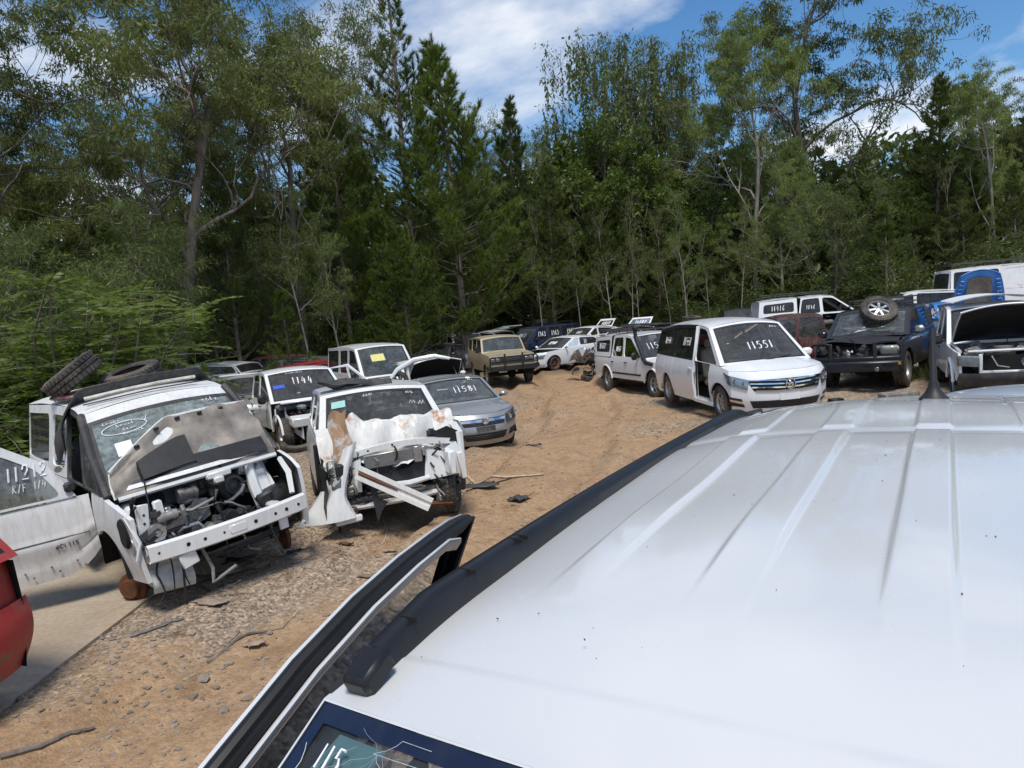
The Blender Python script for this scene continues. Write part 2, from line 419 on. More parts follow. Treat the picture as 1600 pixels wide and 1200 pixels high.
def ground_mat():
    m, t, out = nmat('dirt_and_gravel')
    p = N(t, 'ShaderNodeBsdfPrincipled'); t.links.new(p.outputs[0], out.inputs[0])
    p.inputs['Roughness'].default_value = .95; p.inputs['Specular IOR Level'].default_value = .15
    n1 = noise(t, 1.7, 8, .68); n2 = noise(t, 16, 7, .72); n3 = noise(t, 75, 5, .7)
    vo = N(t, 'ShaderNodeTexVoronoi'); vo.inputs['Scale'].default_value = 38; vo.feature = 'F1'
    tcn = N(t, 'ShaderNodeTexCoord'); t.links.new(tcn.outputs['Object'], vo.inputs['Vector'])
    vo2 = N(t, 'ShaderNodeTexVoronoi'); vo2.inputs['Scale'].default_value = 62; t.links.new(tcn.outputs['Object'], vo2.inputs['Vector'])
    a = N(t, 'ShaderNodeAttribute', attribute_name='sand'); fa = N(t, 'ShaderNodeAttribute', attribute_name='forest')
    grav = ramp(t, n2.outputs[0], .28, .74, (.15,.12,.09,1), (.47,.385,.295,1))
    stones = N(t, 'ShaderNodeMixRGB', blend_type='OVERLAY'); stones.inputs[0].default_value = .65
    vbw = N(t, 'ShaderNodeRGBToBW'); t.links.new(vo.outputs['Color'], vbw.inputs[0])
    t.links.new(grav.outputs[0], stones.inputs[1]); t.links.new(vbw.outputs[0], stones.inputs[2])
    bw = N(t, 'ShaderNodeHueSaturation'); bw.inputs['Saturation'].default_value = .85; t.links.new(stones.outputs[0], bw.inputs['Color'])
    tint = N(t, 'ShaderNodeMixRGB', blend_type='MULTIPLY'); tint.inputs[0].default_value = 1; tint.inputs[2].default_value = (1.08,.98,.88,1); t.links.new(bw.outputs[0], tint.inputs[1])
    snd = ramp(t, n1.outputs[0], .3, .7, (.30,.19,.105,1), (.50,.335,.20,1))
    sv = N(t, 'ShaderNodeMixRGB', blend_type='OVERLAY'); sv.inputs[0].default_value = .7; t.links.new(snd.outputs[0], sv.inputs[1])
    g3 = ramp(t, n2.outputs[0], .25, .75, (.2,.2,.2,1), (.72,.72,.72,1)); t.links.new(g3.outputs[0], sv.inputs[2])
    mx = N(t, 'ShaderNodeMixRGB'); 
    fm = N(t, 'ShaderNodeMath', operation='MULTIPLY_ADD'); fm.inputs[1].default_value = 1.5; t.links.new(a.outputs['Fac'], fm.inputs[0])
    off = N(t, 'ShaderNodeMath', operation='MULTIPLY_ADD'); off.inputs[1].default_value = -1.3; off.inputs[2].default_value = .35; t.links.new(n2.outputs[0], off.inputs[0]); t.links.new(off.outputs[0], fm.inputs[2])
    fm.use_clamp = True
    t.links.new(fm.outputs[0], mx.inputs[0]); t.links.new(tint.outputs[0], mx.inputs[1]); t.links.new(sv.outputs[0], mx.inputs[2])
    mud = ramp(t, n1.outputs[0], .56, .66, (1,1,1,1), (.5,.44,.38,1))
    mm = N(t, 'ShaderNodeMixRGB', blend_type='MULTIPLY'); mm.inputs[0].default_value = .8; t.links.new(mx.outputs[0], mm.inputs[1]); t.links.new(mud.outputs[0], mm.inputs[2])
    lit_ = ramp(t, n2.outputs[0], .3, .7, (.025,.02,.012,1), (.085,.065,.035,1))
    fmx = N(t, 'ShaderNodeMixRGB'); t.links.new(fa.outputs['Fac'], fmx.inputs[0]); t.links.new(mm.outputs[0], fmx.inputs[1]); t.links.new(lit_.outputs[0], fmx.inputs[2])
    t.links.new(fmx.outputs[0], p.inputs['Base Color'])
    s1 = N(t, 'ShaderNodeMath', operation='MULTIPLY_ADD'); s1.inputs[1].default_value = -.5; t.links.new(vo.outputs['Distance'], s1.inputs[0]); t.links.new(n2.outputs[0], s1.inputs[2])
    s2 = N(t, 'ShaderNodeMath', operation='MULTIPLY_ADD'); s2.inputs[1].default_value = -.35; t.links.new(vo2.outputs['Distance'], s2.inputs[0]); t.links.new(s1.outputs[0], s2.inputs[2])
    s3 = N(t, 'ShaderNodeMath', operation='MULTIPLY_ADD'); s3.inputs[1].default_value = .4; t.links.new(n3.outputs[0], s3.inputs[0]); t.links.new(s2.outputs[0], s3.inputs[2])
    b = N(t, 'ShaderNodeBump'); b.inputs['Strength'].default_value = .7; b.inputs['Distance'].default_value = .026
    t.links.new(s3.outputs[0], b.inputs['Height']); t.links.new(b.outputs[0], p.inputs['Normal'])
    return m
M_GROUND = ground_mat()
ground = link('ground', gme, M_GROUND); tag(ground, kind='structure')
# concrete slab under the van
def slab():
    mb = MB(); n = len(SLAB)
    top = [(x, y, SLAB_Z) for x, y in SLAB]; bot = [(x, y, -.3) for x, y in SLAB]
    mb.add(top+bot, [tuple(range(n))[::-1]]+[(i, (i+1) % n, n+(i+1) % n, n+i) for i in range(n)])
    m, t, out = nmat('worn_concrete')
    p = N(t, 'ShaderNodeBsdfPrincipled'); t.links.new(p.outputs[0], out.inputs[0]); p.inputs['Roughness'].default_value = .9
    a = noise(t, .9, 8, .66, dist=.5); c = noise(t, 22, 5, .7); st = noise(t, 2.2, 7, .7, stretch=(1, 3, 1))
    r = ramp(t, a.outputs[0], .3, .7, (.30,.235,.165,1), (.46,.385,.29,1))
    r2 = ramp(t, st.outputs[0], .52, .72, (0,0,0,1), (.75,.75,.75,1))
    mx = N(t, 'ShaderNodeMixRGB'); mx.inputs[2].default_value = (.40,.26,.15,1); t.links.new(r2.outputs[0], mx.inputs[0]); t.links.new(r.outputs[0], mx.inputs[1])
    o = N(t, 'ShaderNodeMixRGB', blend_type='OVERLAY'); o.inputs[0].default_value = .4; t.links.new(mx.outputs[0], o.inputs[1]); t.links.new(c.outputs[0], o.inputs[2])
    t.links.new(o.outputs[0], p.inputs['Base Color'])
    b = N(t, 'ShaderNodeBump'); b.inputs['Strength'].default_value = .25; b.inputs['Distance'].default_value = .02; t.links.new(c.outputs[0], b.inputs['Height']); t.links.new(b.outputs[0], p.inputs['Normal'])
    o2 = obj('concrete_slab', mb, m, flat=True); tag(o2, kind='structure')
slab()

# ------------------------------------------------------------------ gravel (uncountable)
ICO_V = np.array([(0,0,1), (.894,0,.447), (.276,.851,.447), (-.724,.526,.447), (-.724,-.526,.447), (.276,-.851,.447), (.724,.526,-.447), (-.276,.851,-.447), (-.894,0,-.447), (-.276,-.851,-.447), (.724,-.526,-.447), (0,0,-1)])
ICO_F = np.array([(0,1,2), (0,2,3), (0,3,4), (0,4,5), (0,5,1), (1,6,2), (2,7,3), (3,8,4), (4,9,5), (5,10,1), (6,7,2), (7,8,3), (8,9,4), (9,10,5), (10,6,1), (11,7,6), (11,8,7), (11,9,8), (11,10,9), (11,6,10)])
def scatter_stones(name, pts, sizes, mat, seed, flat=.42):
    r = np.random.RandomState(seed); n = len(pts)
    V = ICO_V[None]*(1+.5*(r.rand(n, 12, 1)-.5))
    sc = np.stack([sizes*(.7+.7*r.rand(n)), sizes*(.6+.5*r.rand(n)), sizes*flat*(.6+.6*r.rand(n))], -1)
    V = V*sc[:, None, :]
    a = r.rand(n)*6.283; ca, sa = np.cos(a)[:, None], np.sin(a)[:, None]
    x, y = V[..., 0]*ca-V[..., 1]*sa, V[..., 0]*sa+V[..., 1]*ca
    V = np.stack([x+pts[:, 0:1], y+pts[:, 1:2], V[..., 2]+pts[:, 2:3]], -1)
    F_ = (ICO_F[None]+(np.arange(n)*12)[:, None, None]).reshape(-1, 3)
    me = np_mesh(name, V.reshape(-1, 3), F_); me.shade_flat(); return link(name, me, mat)
r0 = np.random.RandomState(3); n0 = 110000
# denser near the camera
u_ = r0.rand(n0); yy = 3.2+24*u_**1.7; xx = -8+15*r0.rand(n0)
den = np.clip(.2+.9*np.abs(track_d(xx, yy)-.3)/2.0, 0, 1)*np.clip(fbm(xx*.9, yy*.9, 3, 71)*2.4-.6, .05, 1)
ok = (r0.rand(n0) < den) & ~in_slab(xx, yy)
xx, yy = xx[ok][:34000], yy[ok][:34000]
sz = .006+.024*r0.rand(len(xx))**7+.009*r0.rand(len(xx))
M_STONE = two_tone('gravel_stone', (.30,.25,.20), (.13,.105,.08), 1.3, .4, .65, .9)
g = scatter_stones('gravel', np.stack([xx, yy, height(xx, yy)+sz*.2], -1), sz, M_STONE, 5)
tag(g, kind='stuff', label='loose grey and tan gravel lying along the sides of the dirt track', cat='gravel')
# ------------------------------------------------------------------ trees
def leaf_mat(name, c1, c2, trans=.42, rough=.5, sc=.35):
    m, t, out = nmat(name)
    n1 = noise(t, sc, 3, .6); n2 = noise(t, 9, 2, .6)
    oi = N(t, 'ShaderNodeObjectInfo')
    ad = N(t, 'ShaderNodeMath', operation='MULTIPLY_ADD'); ad.inputs[1].default_value = .45; t.links.new(n2.outputs[0], ad.inputs[0]); t.links.new(n1.outputs[0], ad.inputs[2])
    ad2 = N(t, 'ShaderNodeMath', operation='MULTIPLY_ADD'); ad2.inputs[1].default_value = .25; t.links.new(oi.outputs['Random'], ad2.inputs[0]); t.links.new(ad.outputs[0], ad2.inputs[2])
    r = ramp(t, ad2.outputs[0], .55, 1.12, rgb(c1), rgb(c2))
    d = N(t, 'ShaderNodeBsdfPrincipled'); d.inputs['Roughness'].default_value = rough; d.inputs['Specular IOR Level'].default_value = .35
    tl = N(t, 'ShaderNodeBsdfTranslucent')
    hs = N(t, 'ShaderNodeHueSaturation'); hs.inputs['Value'].default_value = 1.5; hs.inputs['Saturation'].default_value = 1.1
    t.links.new(r.outputs[0], d.inputs['Base Color']); t.links.new(r.outputs[0], hs.inputs['Color']); t.links.new(hs.outputs[0], tl.inputs[0])
    mx = N(t, 'ShaderNodeMixShader'); mx.inputs[0].default_value = trans
    t.links.new(d.outputs[0], mx.inputs[1]); t.links.new(tl.outputs[0], mx.inputs[2]); t.links.new(mx.outputs[0], out.inputs[0])
    return m
L_EUC = leaf_mat('eucalypt_leaf', (.058,.078,.022), (.155,.175,.052))
L_EUCL = leaf_mat('light_eucalypt_leaf', (.09,.125,.03), (.21,.26,.075))
L_PINE = leaf_mat('pine_needle', (.05,.085,.014), (.14,.19,.036), .36)
L_PIND = leaf_mat('dark_pine_needle', (.045,.07,.016), (.125,.16,.04), .35)
L_BRI = leaf_mat('bright_leaf', (.045,.08,.012), (.135,.185,.035), .4)
L_WAT = leaf_mat('wattle_leaf', (.048,.07,.018), (.12,.15,.042), .3)
L_FLO = plain('cream_blossom', (.6,.58,.42), .8, var=.2)
L_GRS = leaf_mat('grass_blade', (.05,.075,.018), (.16,.19,.06), .3)
def bark_mat(name, c1, c2, sc=5):
    m, t, out = nmat(name)
    p = N(t, 'ShaderNodeBsdfPrincipled'); p.inputs['Roughness'].default_value = .9; t.links.new(p.outputs[0], out.inputs[0])
    n = noise(t, sc, 7, .7, stretch=(1, 1, .22)); r = ramp(t, n.outputs[0], .35, .66, rgb(c1), rgb(c2)); t.links.new(r.outputs[0], p.inputs['Base Color'])
    b = N(t, 'ShaderNodeBump'); b.inputs['Strength'].default_value = .7; b.inputs['Distance'].default_value = .03; t.links.new(n.outputs[0], b.inputs['Height']); t.links.new(b.outputs[0], p.inputs['Normal'])
    return m
B_EUC = bark_mat('grey_brown_bark', (.07,.055,.045), (.24,.2,.165))
B_PALE = bark_mat('pale_bark', (.2,.17,.14), (.42,.37,.31))
B_PINE = bark_mat('pine_bark', (.09,.065,.05), (.27,.215,.175))

def nrm(a): return a/np.maximum(np.linalg.norm(a, axis=-1, keepdims=True), 1e-9)
class Tree:
    def __init__(s, seed):
        s.r = np.random.RandomState(seed); s.tb = MB(); s.tips = []; s.LP = []; s.LD = []; s.LW = []; s.LL = []; s.LR = []
    def limb(s, p, d, ln, r0, r1, nseg=5, wander=.25, lift=.1, n=5, draw=True):
        pts = [np.array(p, float)]; d = np.array(d, float)
        for i in range(nseg):
            d = d+s.r.randn(3)*wander/math.sqrt(nseg)*1.2; d[2] += lift/nseg*3; d = d/np.linalg.norm(d)
            pts.append(pts[-1]+d*ln/nseg)
        if draw: s.tb.tube([tuple(q) for q in pts], list(np.linspace(r0, r1, nseg+1)), n, caps=False)
        return np.array(pts), d
    def leaves(s, P, Dr, L, Wd, roll=None):
        s.LP.append(P); s.LD.append(Dr); s.LL.append(L); s.LW.append(Wd)
    def crown_mesh(s, name, tri=False):
        P = np.concatenate(s.LP); Dr = nrm(np.concatenate(s.LD)); L = np.concatenate(s.LL)[:, None]; Wd = np.concatenate(s.LW)[:, None]
        n = len(P); a = nrm(np.cross(Dr, nrm(s.r.randn(n, 3))))
        if tri:
            V = np.stack([P-a*Wd*.5, P+a*Wd*.5, P+Dr*L], 1).reshape(-1, 3); F_ = np.arange(n*3).reshape(n, 3)
        else:
            V = np.stack([P, P+Dr*L*.45+a*Wd*.5, P+Dr*L, P+Dr*L*.45-a*Wd*.5], 1).reshape(-1, 3); F_ = np.arange(n*4).reshape(n, 4)
        return np_mesh(name, V, F_)
    def trunk_mesh(s, name):
        me = np_mesh(name, np.array(s.tb.v), np.array([f for f in s.tb.f if len(f) == 4]))
        me.polygons.foreach_set('use_smooth', [True]*len(me.polygons)); return me
def clump(T, c, rad, n, L, Wd, droop=.8, flat=.6):
    r = T.r; P = c+nrm(r.randn(n, 3))*(rad*r.rand(n, 1)**.5)*np.array([1, 1, flat])
    D_ = r.randn(n, 3)*.7+np.array([0, 0, -droop])+.4*nrm(P-c)
    T.leaves(P, D_, L*(.6+.8*r.rand(n)), Wd*(.6+.7*r.rand(n)))
def eucalypt(seed, h=20., spread=.33, fork=.4, nmain=6, leafL=.25, leafW=.062, per=34, levels=3, droop=.9, open_=1.0, tr=.26, lean=.06, vines=0, bare=.0):
    T = Tree(seed); r = T.r
    pts, d = T.limb((0, 0, -.3), (lean*r.randn(), lean*r.randn(), 1), h*.62, tr, tr*.5, 8, .12, .1, 8)
    def rec(p, d, ln, rad, lev):
        q, d2 = T.limb(p, d, ln, rad, rad*.45, 5 if lev > 1 else 4, .42, .16, 6 if lev > 2 else (4 if lev > 1 else 3))
        if lev == 0 or ln < .5:
            if r.rand() >= bare:
                clump(T, q[-1], .26+.20*ln, int(per*1.35*(.5+.6*r.rand())), leafL, leafW, droop, .55)
                if r.rand() < .35: clump(T, q[2], .24+.14*ln, int(per*.6), leafL, leafW, droop, .55)
            if vines and r.rand() < vines:
                L_ = 1.2+2.2*r.rand(); zz_ = np.linspace(0, L_, 26); v = q[-1]+np.stack([.06*r.randn(26), .06*r.randn(26), -zz_], -1)
                T.leaves(v, np.tile([0, 0, -1.], (26, 1))+.5*r.randn(26, 3), .22+.1*r.rand(26), .09+.05*r.rand(26))
            return
        nb = 3 if lev > 1 else 3+int(r.rand() < .5)
        for k in range(nb):
            i = min(len(q)-1, 2+int(r.rand()*(len(q)-1.5)))
            ax = nrm(r.randn(3)+np.array([0, 0, .15])); nd = d2*.75+ax*(.62+.3*r.rand())
            rec(q[i], nd/np.linalg.norm(nd), ln*(.5+.22*r.rand()), rad*.55, lev-1)
        rec(q[-1], d2, ln*.6, rad*.45, lev-1)
    for k in range(nmain):
        f = fork+(1-fork)*(k+.5)/nmain; i = f*(len(pts)-1); i0 = int(i); p = pts[i0]*(1-(i-i0))+pts[min(i0+1, len(pts)-1)]*(i-i0)
        a = k*2.4+r.rand()*.9; el = .45+.5*r.rand()+.25*f
        dd = np.array([math.cos(a)*math.cos(el), math.sin(a)*math.cos(el), math.sin(el)])
        rec(p, dd, h*spread*(.75+.4*r.rand())*(1.1-.35*f)*open_, tr*.42*(1.15-.5*f), levels)
    rec(pts[-1], np.array([.1*r.randn(), .1*r.randn(), 1]), h*.2, tr*.45, levels)
    return T
def pine(seed, h=13., base=.14, wid=.26, whorl=.52, tuft=.17, needles=20, NL=.24, dense=1.0, tr=.16, sparse=0.):
    T = Tree(seed); r = T.r
    pts, d = T.limb((0, 0, -.3), (.015*r.randn(), .015*r.randn(), 1), h*1.0, tr, .025, 14, .035, .05, 8)
    def trunk_at(z):
        i = np.clip(z/h*(len(pts)-1), 0, len(pts)-1.001); i0 = int(i); return pts[i0]*(1-(i-i0))+pts[i0+1]*(i-i0)
    def plume(q0, q1, n_, L_):
        """needles around the twig q0-q1, swept forward"""
        ax = nrm(q1-q0); m = n_; f = r.rand(m, 1)
        P = q0+(q1-q0)*f; rd = nrm(r.randn(m, 3)); D_ = ax*(.75+.35*f)+rd*.75+np.array([0, 0, .12])
        T.leaves(P, D_, L_*(.7+.5*r.rand(m)), np.full(m, .027))
    z = h*base
    while z < h*.97:
        f = z/h; nb = int(4+2*r.rand()); ph = r.rand()*6.28
        ln0 = h*wid*(min(1, (1-f)*1.25+.08))*(.55+.45*min(1, (f-base*.6)/.12))
        for k in range(nb):
            if r.rand() < sparse: continue
            a = ph+6.283*k/nb+.5*r.randn()*.5; el = .02+.8*f**1.7+.12*r.randn(); ln = ln0*(.65+.5*r.rand())
            q, dd = T.limb(trunk_at(z+.2*r.randn()), (math.cos(a)*math.cos(el), math.sin(a)*math.cos(el), math.sin(el)), ln, .012+.018*(1-f)*tr/.16*1.3, .008, 5, .16, .32, 4)
            ns = max(2, int(ln/.34*dense))
            for j in range(ns):
                g_ = .32+.68*(j+.6*r.rand())/ns if ln > .9 else .1+.9*(j+.5)/ns; i = g_*(len(q)-1.001); i0 = int(i); p = q[i0]*(1-(i-i0))+q[i0+1]*(i-i0)
                sd_ = 1 if j % 2 else -1; side = np.array([-math.sin(a), math.cos(a), 0])*sd_
                tdir = nrm(dd*.8+side*(.75+.3*r.rand())+np.array([0, 0, .25+.35*r.rand()])); tl = (.3+.45*r.rand())*min(1, .45+ln*.3)*(1.15-.5*g_)
                e = p+tdir*tl; T.tb.tube([tuple(p), tuple(e)], [.007, .004], 3, caps=False)
                plume(p+tdir*tl*.15, e, int(needles*(1.1+tl*2.2)), NL)
            plume(q[-2], q[-1]+dd*.1, int(needles*1.6), NL)
        z += whorl*(.75+.5*r.rand())*(.6+.5*(1-f))
    plume(pts[-2], pts[-1]+np.array([0, 0, .25]), needles*5, NL)
    return T
def bush(seed, h=3., wid=1.4, stems=9, per=60, L=.14, Wd=.05, droop=.2, sub=5):
    T = Tree(seed); r = T.r
    for k in range(stems):
        a = r.rand()*6.28; el = .6+.9*r.rand(); ln = h*(.5+.6*r.rand())
        q, d = T.limb((.25*r.randn(), .25*r.randn(), -.1), (math.cos(a)*math.cos(el), math.sin(a)*math.cos(el), math.sin(el)), ln, .02*h/3+.008, .008, 5, .25, .15, 4)
        for j in range(sub):
            p = q[1+int(r.rand()*(len(q)-1.01))]; nd = d+r.randn(3)*.8; nd /= np.linalg.norm(nd)
            q2, d2 = T.limb(p, nd, ln*.35*wid, .01, .005, 3, .3, .1, 3)
            for c in (q2[-1], q2[2]): clump(T, c, .22+.1*h*.5, per, L, Wd, droop, .8)
        clump(T, q[-1], .3, per, L, Wd, droop)
    return T
def frond_bush(seed, h=3.2, stems=22, fronds=28, leaf=.08):
    T = Tree(seed); r = T.r
    for k in range(stems):
        a = r.rand()*6.28; el = .95+.5*r.rand(); ln = h*(.35+.65*r.rand())
        q, d = T.limb((.5*r.randn(), .5*r.randn(), -.1), (math.cos(a)*math.cos(el), math.sin(a)*math.cos(el), math.sin(el)), ln, .022, .009, 5, .22, .12, 4)
        for j in range(fronds):
            p = q[1+int(r.rand()*(len(q)-1.01))]; b = r.rand()*6.28; fl = .4+.4*r.rand()
            fd = nrm(np.array([math.cos(b), math.sin(b), .18+.25*r.randn()])); m = 11; tt = np.linspace(.12, 1, m)[:, None]
            rach = p+fd*fl*tt+np.array([0, 0, -.22*fl])*tt**2
            T.tb.tube([tuple(p), tuple(rach[m//2]), tuple(rach[-1])], [.006, .005, .003], 3, caps=False)
            sd_ = np.cross(fd, [0, 0, 1.]); sd_ /= np.linalg.norm(sd_)
            for sg in (-1, 1):
                T.leaves(rach, np.tile(sd_*sg+fd*.45+np.array([0, 0, -.18]), (m, 1))+.12*r.randn(m, 3), leaf*(1.5-.5*tt[:, 0])*(.9+.3*r.rand(m)), np.full(m, leaf*.46))
    return T
PROTO = {}; HREF = {}
def proto(key, T, bark, leafm, tri=False):
    tm = T.trunk_mesh(key+'_wood'); tm.materials.append(bark)
    cm = T.crown_mesh(key+'_leaves', tri); cm.materials.append(leafm)
    PROTO[key] = (tm, cm); HREF[key] = max(v.co.z for v in cm.vertices)*.985
proto('euc_a', eucalypt(11, 20, .30, .36, 7, per=62), B_EUC, L_EUC)
proto('euc_b', eucalypt(25, 20, .34, .42, 6, per=56, open_=1.1), B_EUC, L_EUC)
proto('euc_c', eucalypt(37, 20, .27, .30, 8, per=54), B_PALE, L_EUCL)
proto('slim_a', eucalypt(41, 14, .17, .35, 8, leafL=.2, leafW=.045, per=34, levels=2, tr=.1, lean=.03), B_PALE, L_EUCL)
proto('slim_b', eucalypt(43, 14, .15, .5, 7, leafL=.2, leafW=.05, per=30, levels=2, tr=.085, lean=.04), B_PALE, L_EUC)
proto('vine', eucalypt(57, 18, .27, .5, 7, per=16, levels=3, tr=.22, vines=.4, bare=.6), B_EUC, L_WAT)
proto('pine_a', pine(61, 13, .12, .30, .44, needles=34, dense=1.35), B_PINE, L_PINE, True)
proto('pine_b', pine(67, 13, .2, .26, .5, needles=32, dense=1.3), B_PINE, L_PIND, True)
proto('pine_c', pine(71, 18, .25, .2, .8, needles=36, sparse=.15, tr=.22, dense=1.2), B_PINE, L_PIND, True)
proto('pine_s', pine(73, 6, .12, .24, .42, needles=18, tr=.07), B_PINE, L_PINE, True)
proto('wattle', eucalypt(83, 9, .36, .12, 9, leafL=.26, leafW=.028, per=62, levels=2, droop=.55, tr=.13), B_EUC, L_WAT)
proto('broad', eucalypt(87, 10, .33, .22, 9, leafL=.2, leafW=.1, per=44, levels=2, droop=.25, tr=.14), B_EUC, L_BRI)
proto('bush_a', bush(91, 3), B_EUC, L_WAT)
proto('bush_b', bush(93, 3, 1.6, 10, 50, .17, .07), B_EUC, L_BRI)
proto('frond_a', frond_bush(95), B_EUC, L_BRI)
proto('frond_b', frond_bush(97, 2.6, 20, 24), B_EUC, L_BRI)
KNAME = dict(euc_a='eucalyptus_tree', euc_b='eucalyptus_tree', euc_c='eucalyptus_tree', slim_a='eucalyptus_sapling', slim_b='eucalyptus_sapling', vine='vine_covered_tree', pine_a='pine_tree', pine_b='pine_tree', pine_c='pine_tree', pine_s='pine_sapling', wattle='wattle_tree', broad='broadleaf_tree', bush_a='bush', bush_b='bush', frond_a='leafy_shrub', frond_b='leafy_shrub')
KCAT = dict(euc_a='tree', euc_b='tree', euc_c='tree', slim_a='sapling', slim_b='sapling', vine='tree', pine_a='pine tree', pine_b='pine tree', pine_c='pine tree', pine_s='sapling', wattle='tree', broad='tree', bush_a='bush', bush_b='bush', frond_a='shrub', frond_b='shrub')
def tree(key, x, y, h, label, group=None, rot=None, wx=1.0, lean=(0, 0)):
    s_ = h/HREF[key]
    t = empty(KNAME[key], (x, y, hz(x, y)-.05), (lean[0], lean[1], rng.rand()*6.28 if rot is None else rot), label, KCAT[key], group)
    t.scale = (s_*wx, s_*wx, s_)
    tm, cm = PROTO[key]
    link('trunk', tm, None, t); link('crown', cm, None, t)
    return t
tree('euc_a', -12.36, 26, 17.98, 'big grey-barked eucalyptus behind the left van with cream blossom clusters at its top', None, 1.48, 1.0)
tree('euc_b', -15.87, 23, 15.62, 'spreading eucalyptus at the far left edge with open branches against the blue sky', None, 0.65, 0.95)
tree('euc_b', -9.7, 34, 19.56, 'dark leaning eucalyptus left of the pines with long bare limbs showing in its crown', None, 2.49, 1.0)
tree('pine_b', -10.56, 28, 9.63, 'slim dark young pine standing between the two big left eucalyptus trees', None, 0.97, 0.8)
tree('pine_a', -2.1, 35, 16.21, 'tallest bushy young pine standing in the yard right behind the tan four wheel drive', None, 0.42, 1.05)
tree('pine_c', -4.98, 40, 22.76, 'tall thin-crowned pine with cones rising behind the bushy yard pine', None, 2.52, 1.0)
tree('pine_a', -8.15, 37, 15.85, 'bright-tipped young pine left of the tallest bushy pine', None, 5.76, 0.9)
tree('slim_a', -7.04, 30, 8.83, 'slim pale-trunked forked sapling in front of the left pines', None, 5.03, 0.8)
tree('slim_b', -7.82, 28, 9.82, 'thin bare-stemmed gum sapling left of the pale forked sapling', None, 4.81, 0.8)
tree('pine_a', -4.28, 31, 7.2, 'low spreading young pine over the white high roof van', None, 1.39, 1.25)
tree('pine_b', 0.84, 45, 15.84, 'dark pine directly right of the yard pine under the drifting white cloud', None, 3.37, 1.0)
tree('pine_b', 2.93, 43, 11.2, 'dark bushy pine behind the dark blue van', None, 1.74, 1.15)
tree('vine', 6.11, 52, 22.0, 'tall half-bare tree draped in hanging vines against the clouds', None, 1.08, 1.0)
tree('vine', 10.37, 53, 20.41, 'narrow vine-hung tree with a flat top right of the half-bare tree', None, 0.67, 0.7)
tree('broad', 7.21, 47, 14.33, 'round bright yellow-green broadleaf tree below the vine-draped trees', None, 1.35, 0.9)
tree('pine_b', 5.96, 44, 10.59, 'dark pointed pine in front of the bright yellow-green tree', None, 5.82, 0.8)
tree('euc_b', 13.74, 50, 15.67, 'dark eucalyptus filling the gap left of the big light green eucalyptus', None, 5.21, 0.8)
tree('euc_c', 14.75, 42, 17.86, 'tall light green drooping eucalyptus with pale stems above the white people carrier', None, 5.07, 0.75)
tree('euc_a', 20.96, 47, 24.61, 'highest dark eucalyptus with wide open limbs on the right', None, 5.03, 0.85)
tree('euc_c', 15.49, 40, 11.07, 'shorter light green eucalyptus in front of the highest right eucalyptus', None, 1.21, 0.75)
tree('pine_b', 24.88, 41, 13.01, 'dark dense pine left of the tall light green tree at the right edge', None, 1.95, 1.15)
tree('euc_c', 26.22, 38, 12.87, 'tall light green leafy tree near the right edge above the white van with roof racks', None, 3.94, 0.7)
tree('euc_b', 30.5, 40, 12.24, 'dark eucalyptus cut by the right edge of the frame', None, 4.6, 0.8)
tree('wattle', 16.38, 36, 7.5, 'rounded feathery dark wattle tree behind the white canopy utility on the right', None, 5.37, 1.0)
tree('pine_s', 18.08, 34, 5.8, 'single young pine behind the tyre-topped black four wheel drive', None, 5.53, 1.2)
tree('slim_a', 9.84, 39, 7.91, 'pale thin sapling with a light leafy top left of the people carrier roof', None, 0.54, 0.75)
tree('wattle', -11.43, 17.5, 5.76, 'grey-green bushy wattle with cream flowers at the left edge', None, 3.8, 1.15)
tree('frond_a', -8.72, 14.5, 3.89, 'bright green fern-leaved shrub right behind the tyres on the van', None, 4.22, 1.3)
tree('frond_b', -8.9, 13.5, 3.3, 'bright green feathery shrub at the far left beside the fern-leaved shrub', None, 3.18, 1.3)
tree('frond_a', -8.66, 16.2, 2.91, 'right-hand bright feathery shrub leaning over the black roof bumper', None, 1.12, 0.9)
tree('frond_b', -10.27, 14.6, 3.7, 'bright green feathery shrub cut by the left edge beside the far left shrub', None, 2.97, 1.3)
tree('wattle', -11.37, 22, 7.01, 'dark dense wattle between the bright shrubs and the big grey-barked eucalyptus', None, 0.56, 1.1)
for x, y, h, a, lb in [(1.61, 44, 9.81, 5.87, 'dark slender pine behind the dark blue van'), (4.16, 46, 8.75, 5.44, 'dark slender pine behind the white sedan'), (7.54, 44, 9.32, 3.44, 'dark slender pine behind the 11587 tailgate'), (9.3, 43, 7.87, 1.89, 'dark slender pine behind the double cab with snorkel'), (13.05, 42, 6.86, 5.71, 'dark slender pine left of the 11416 utility'), (16.84, 42, 7.1, 3.59, 'dark slender pine behind the cab of the 11416 utility')]:
    tree('pine_b', x, y, h, lb, 'dark pines behind the middle cars', a, 0.95)
for x, y, h, a, lb in [(2.0, 40, 9.07, 5.54, 'thin straight bare-stemmed sapling behind the dark blue van'), (4.26, 41, 7.63, 5.33, 'thin straight bare-stemmed sapling behind the white sedan'), (5.88, 40, 8.05, 3.19, 'thin straight bare-stemmed sapling behind the 11517 tailgate'), (7.21, 39, 6.93, 2.6, 'thin straight bare-stemmed sapling behind the 11587 tailgate'), (9.19, 40, 7.43, 3.76, 'thin straight bare-stemmed sapling behind the people carrier roof'), (11.07, 39, 6.1, 2.71, 'thin straight bare-stemmed sapling left of the 11416 utility'), (12.49, 38, 7.19, 1.01, 'thin straight bare-stemmed sapling left of the 11416 utility'), (7.38, 42, 8.98, 1.92, 'thin straight bare-stemmed sapling behind the 11587 tailgate')]:
    tree('slim_b', x, y, h, lb, 'thin saplings in the shaded stand', a, 0.7)
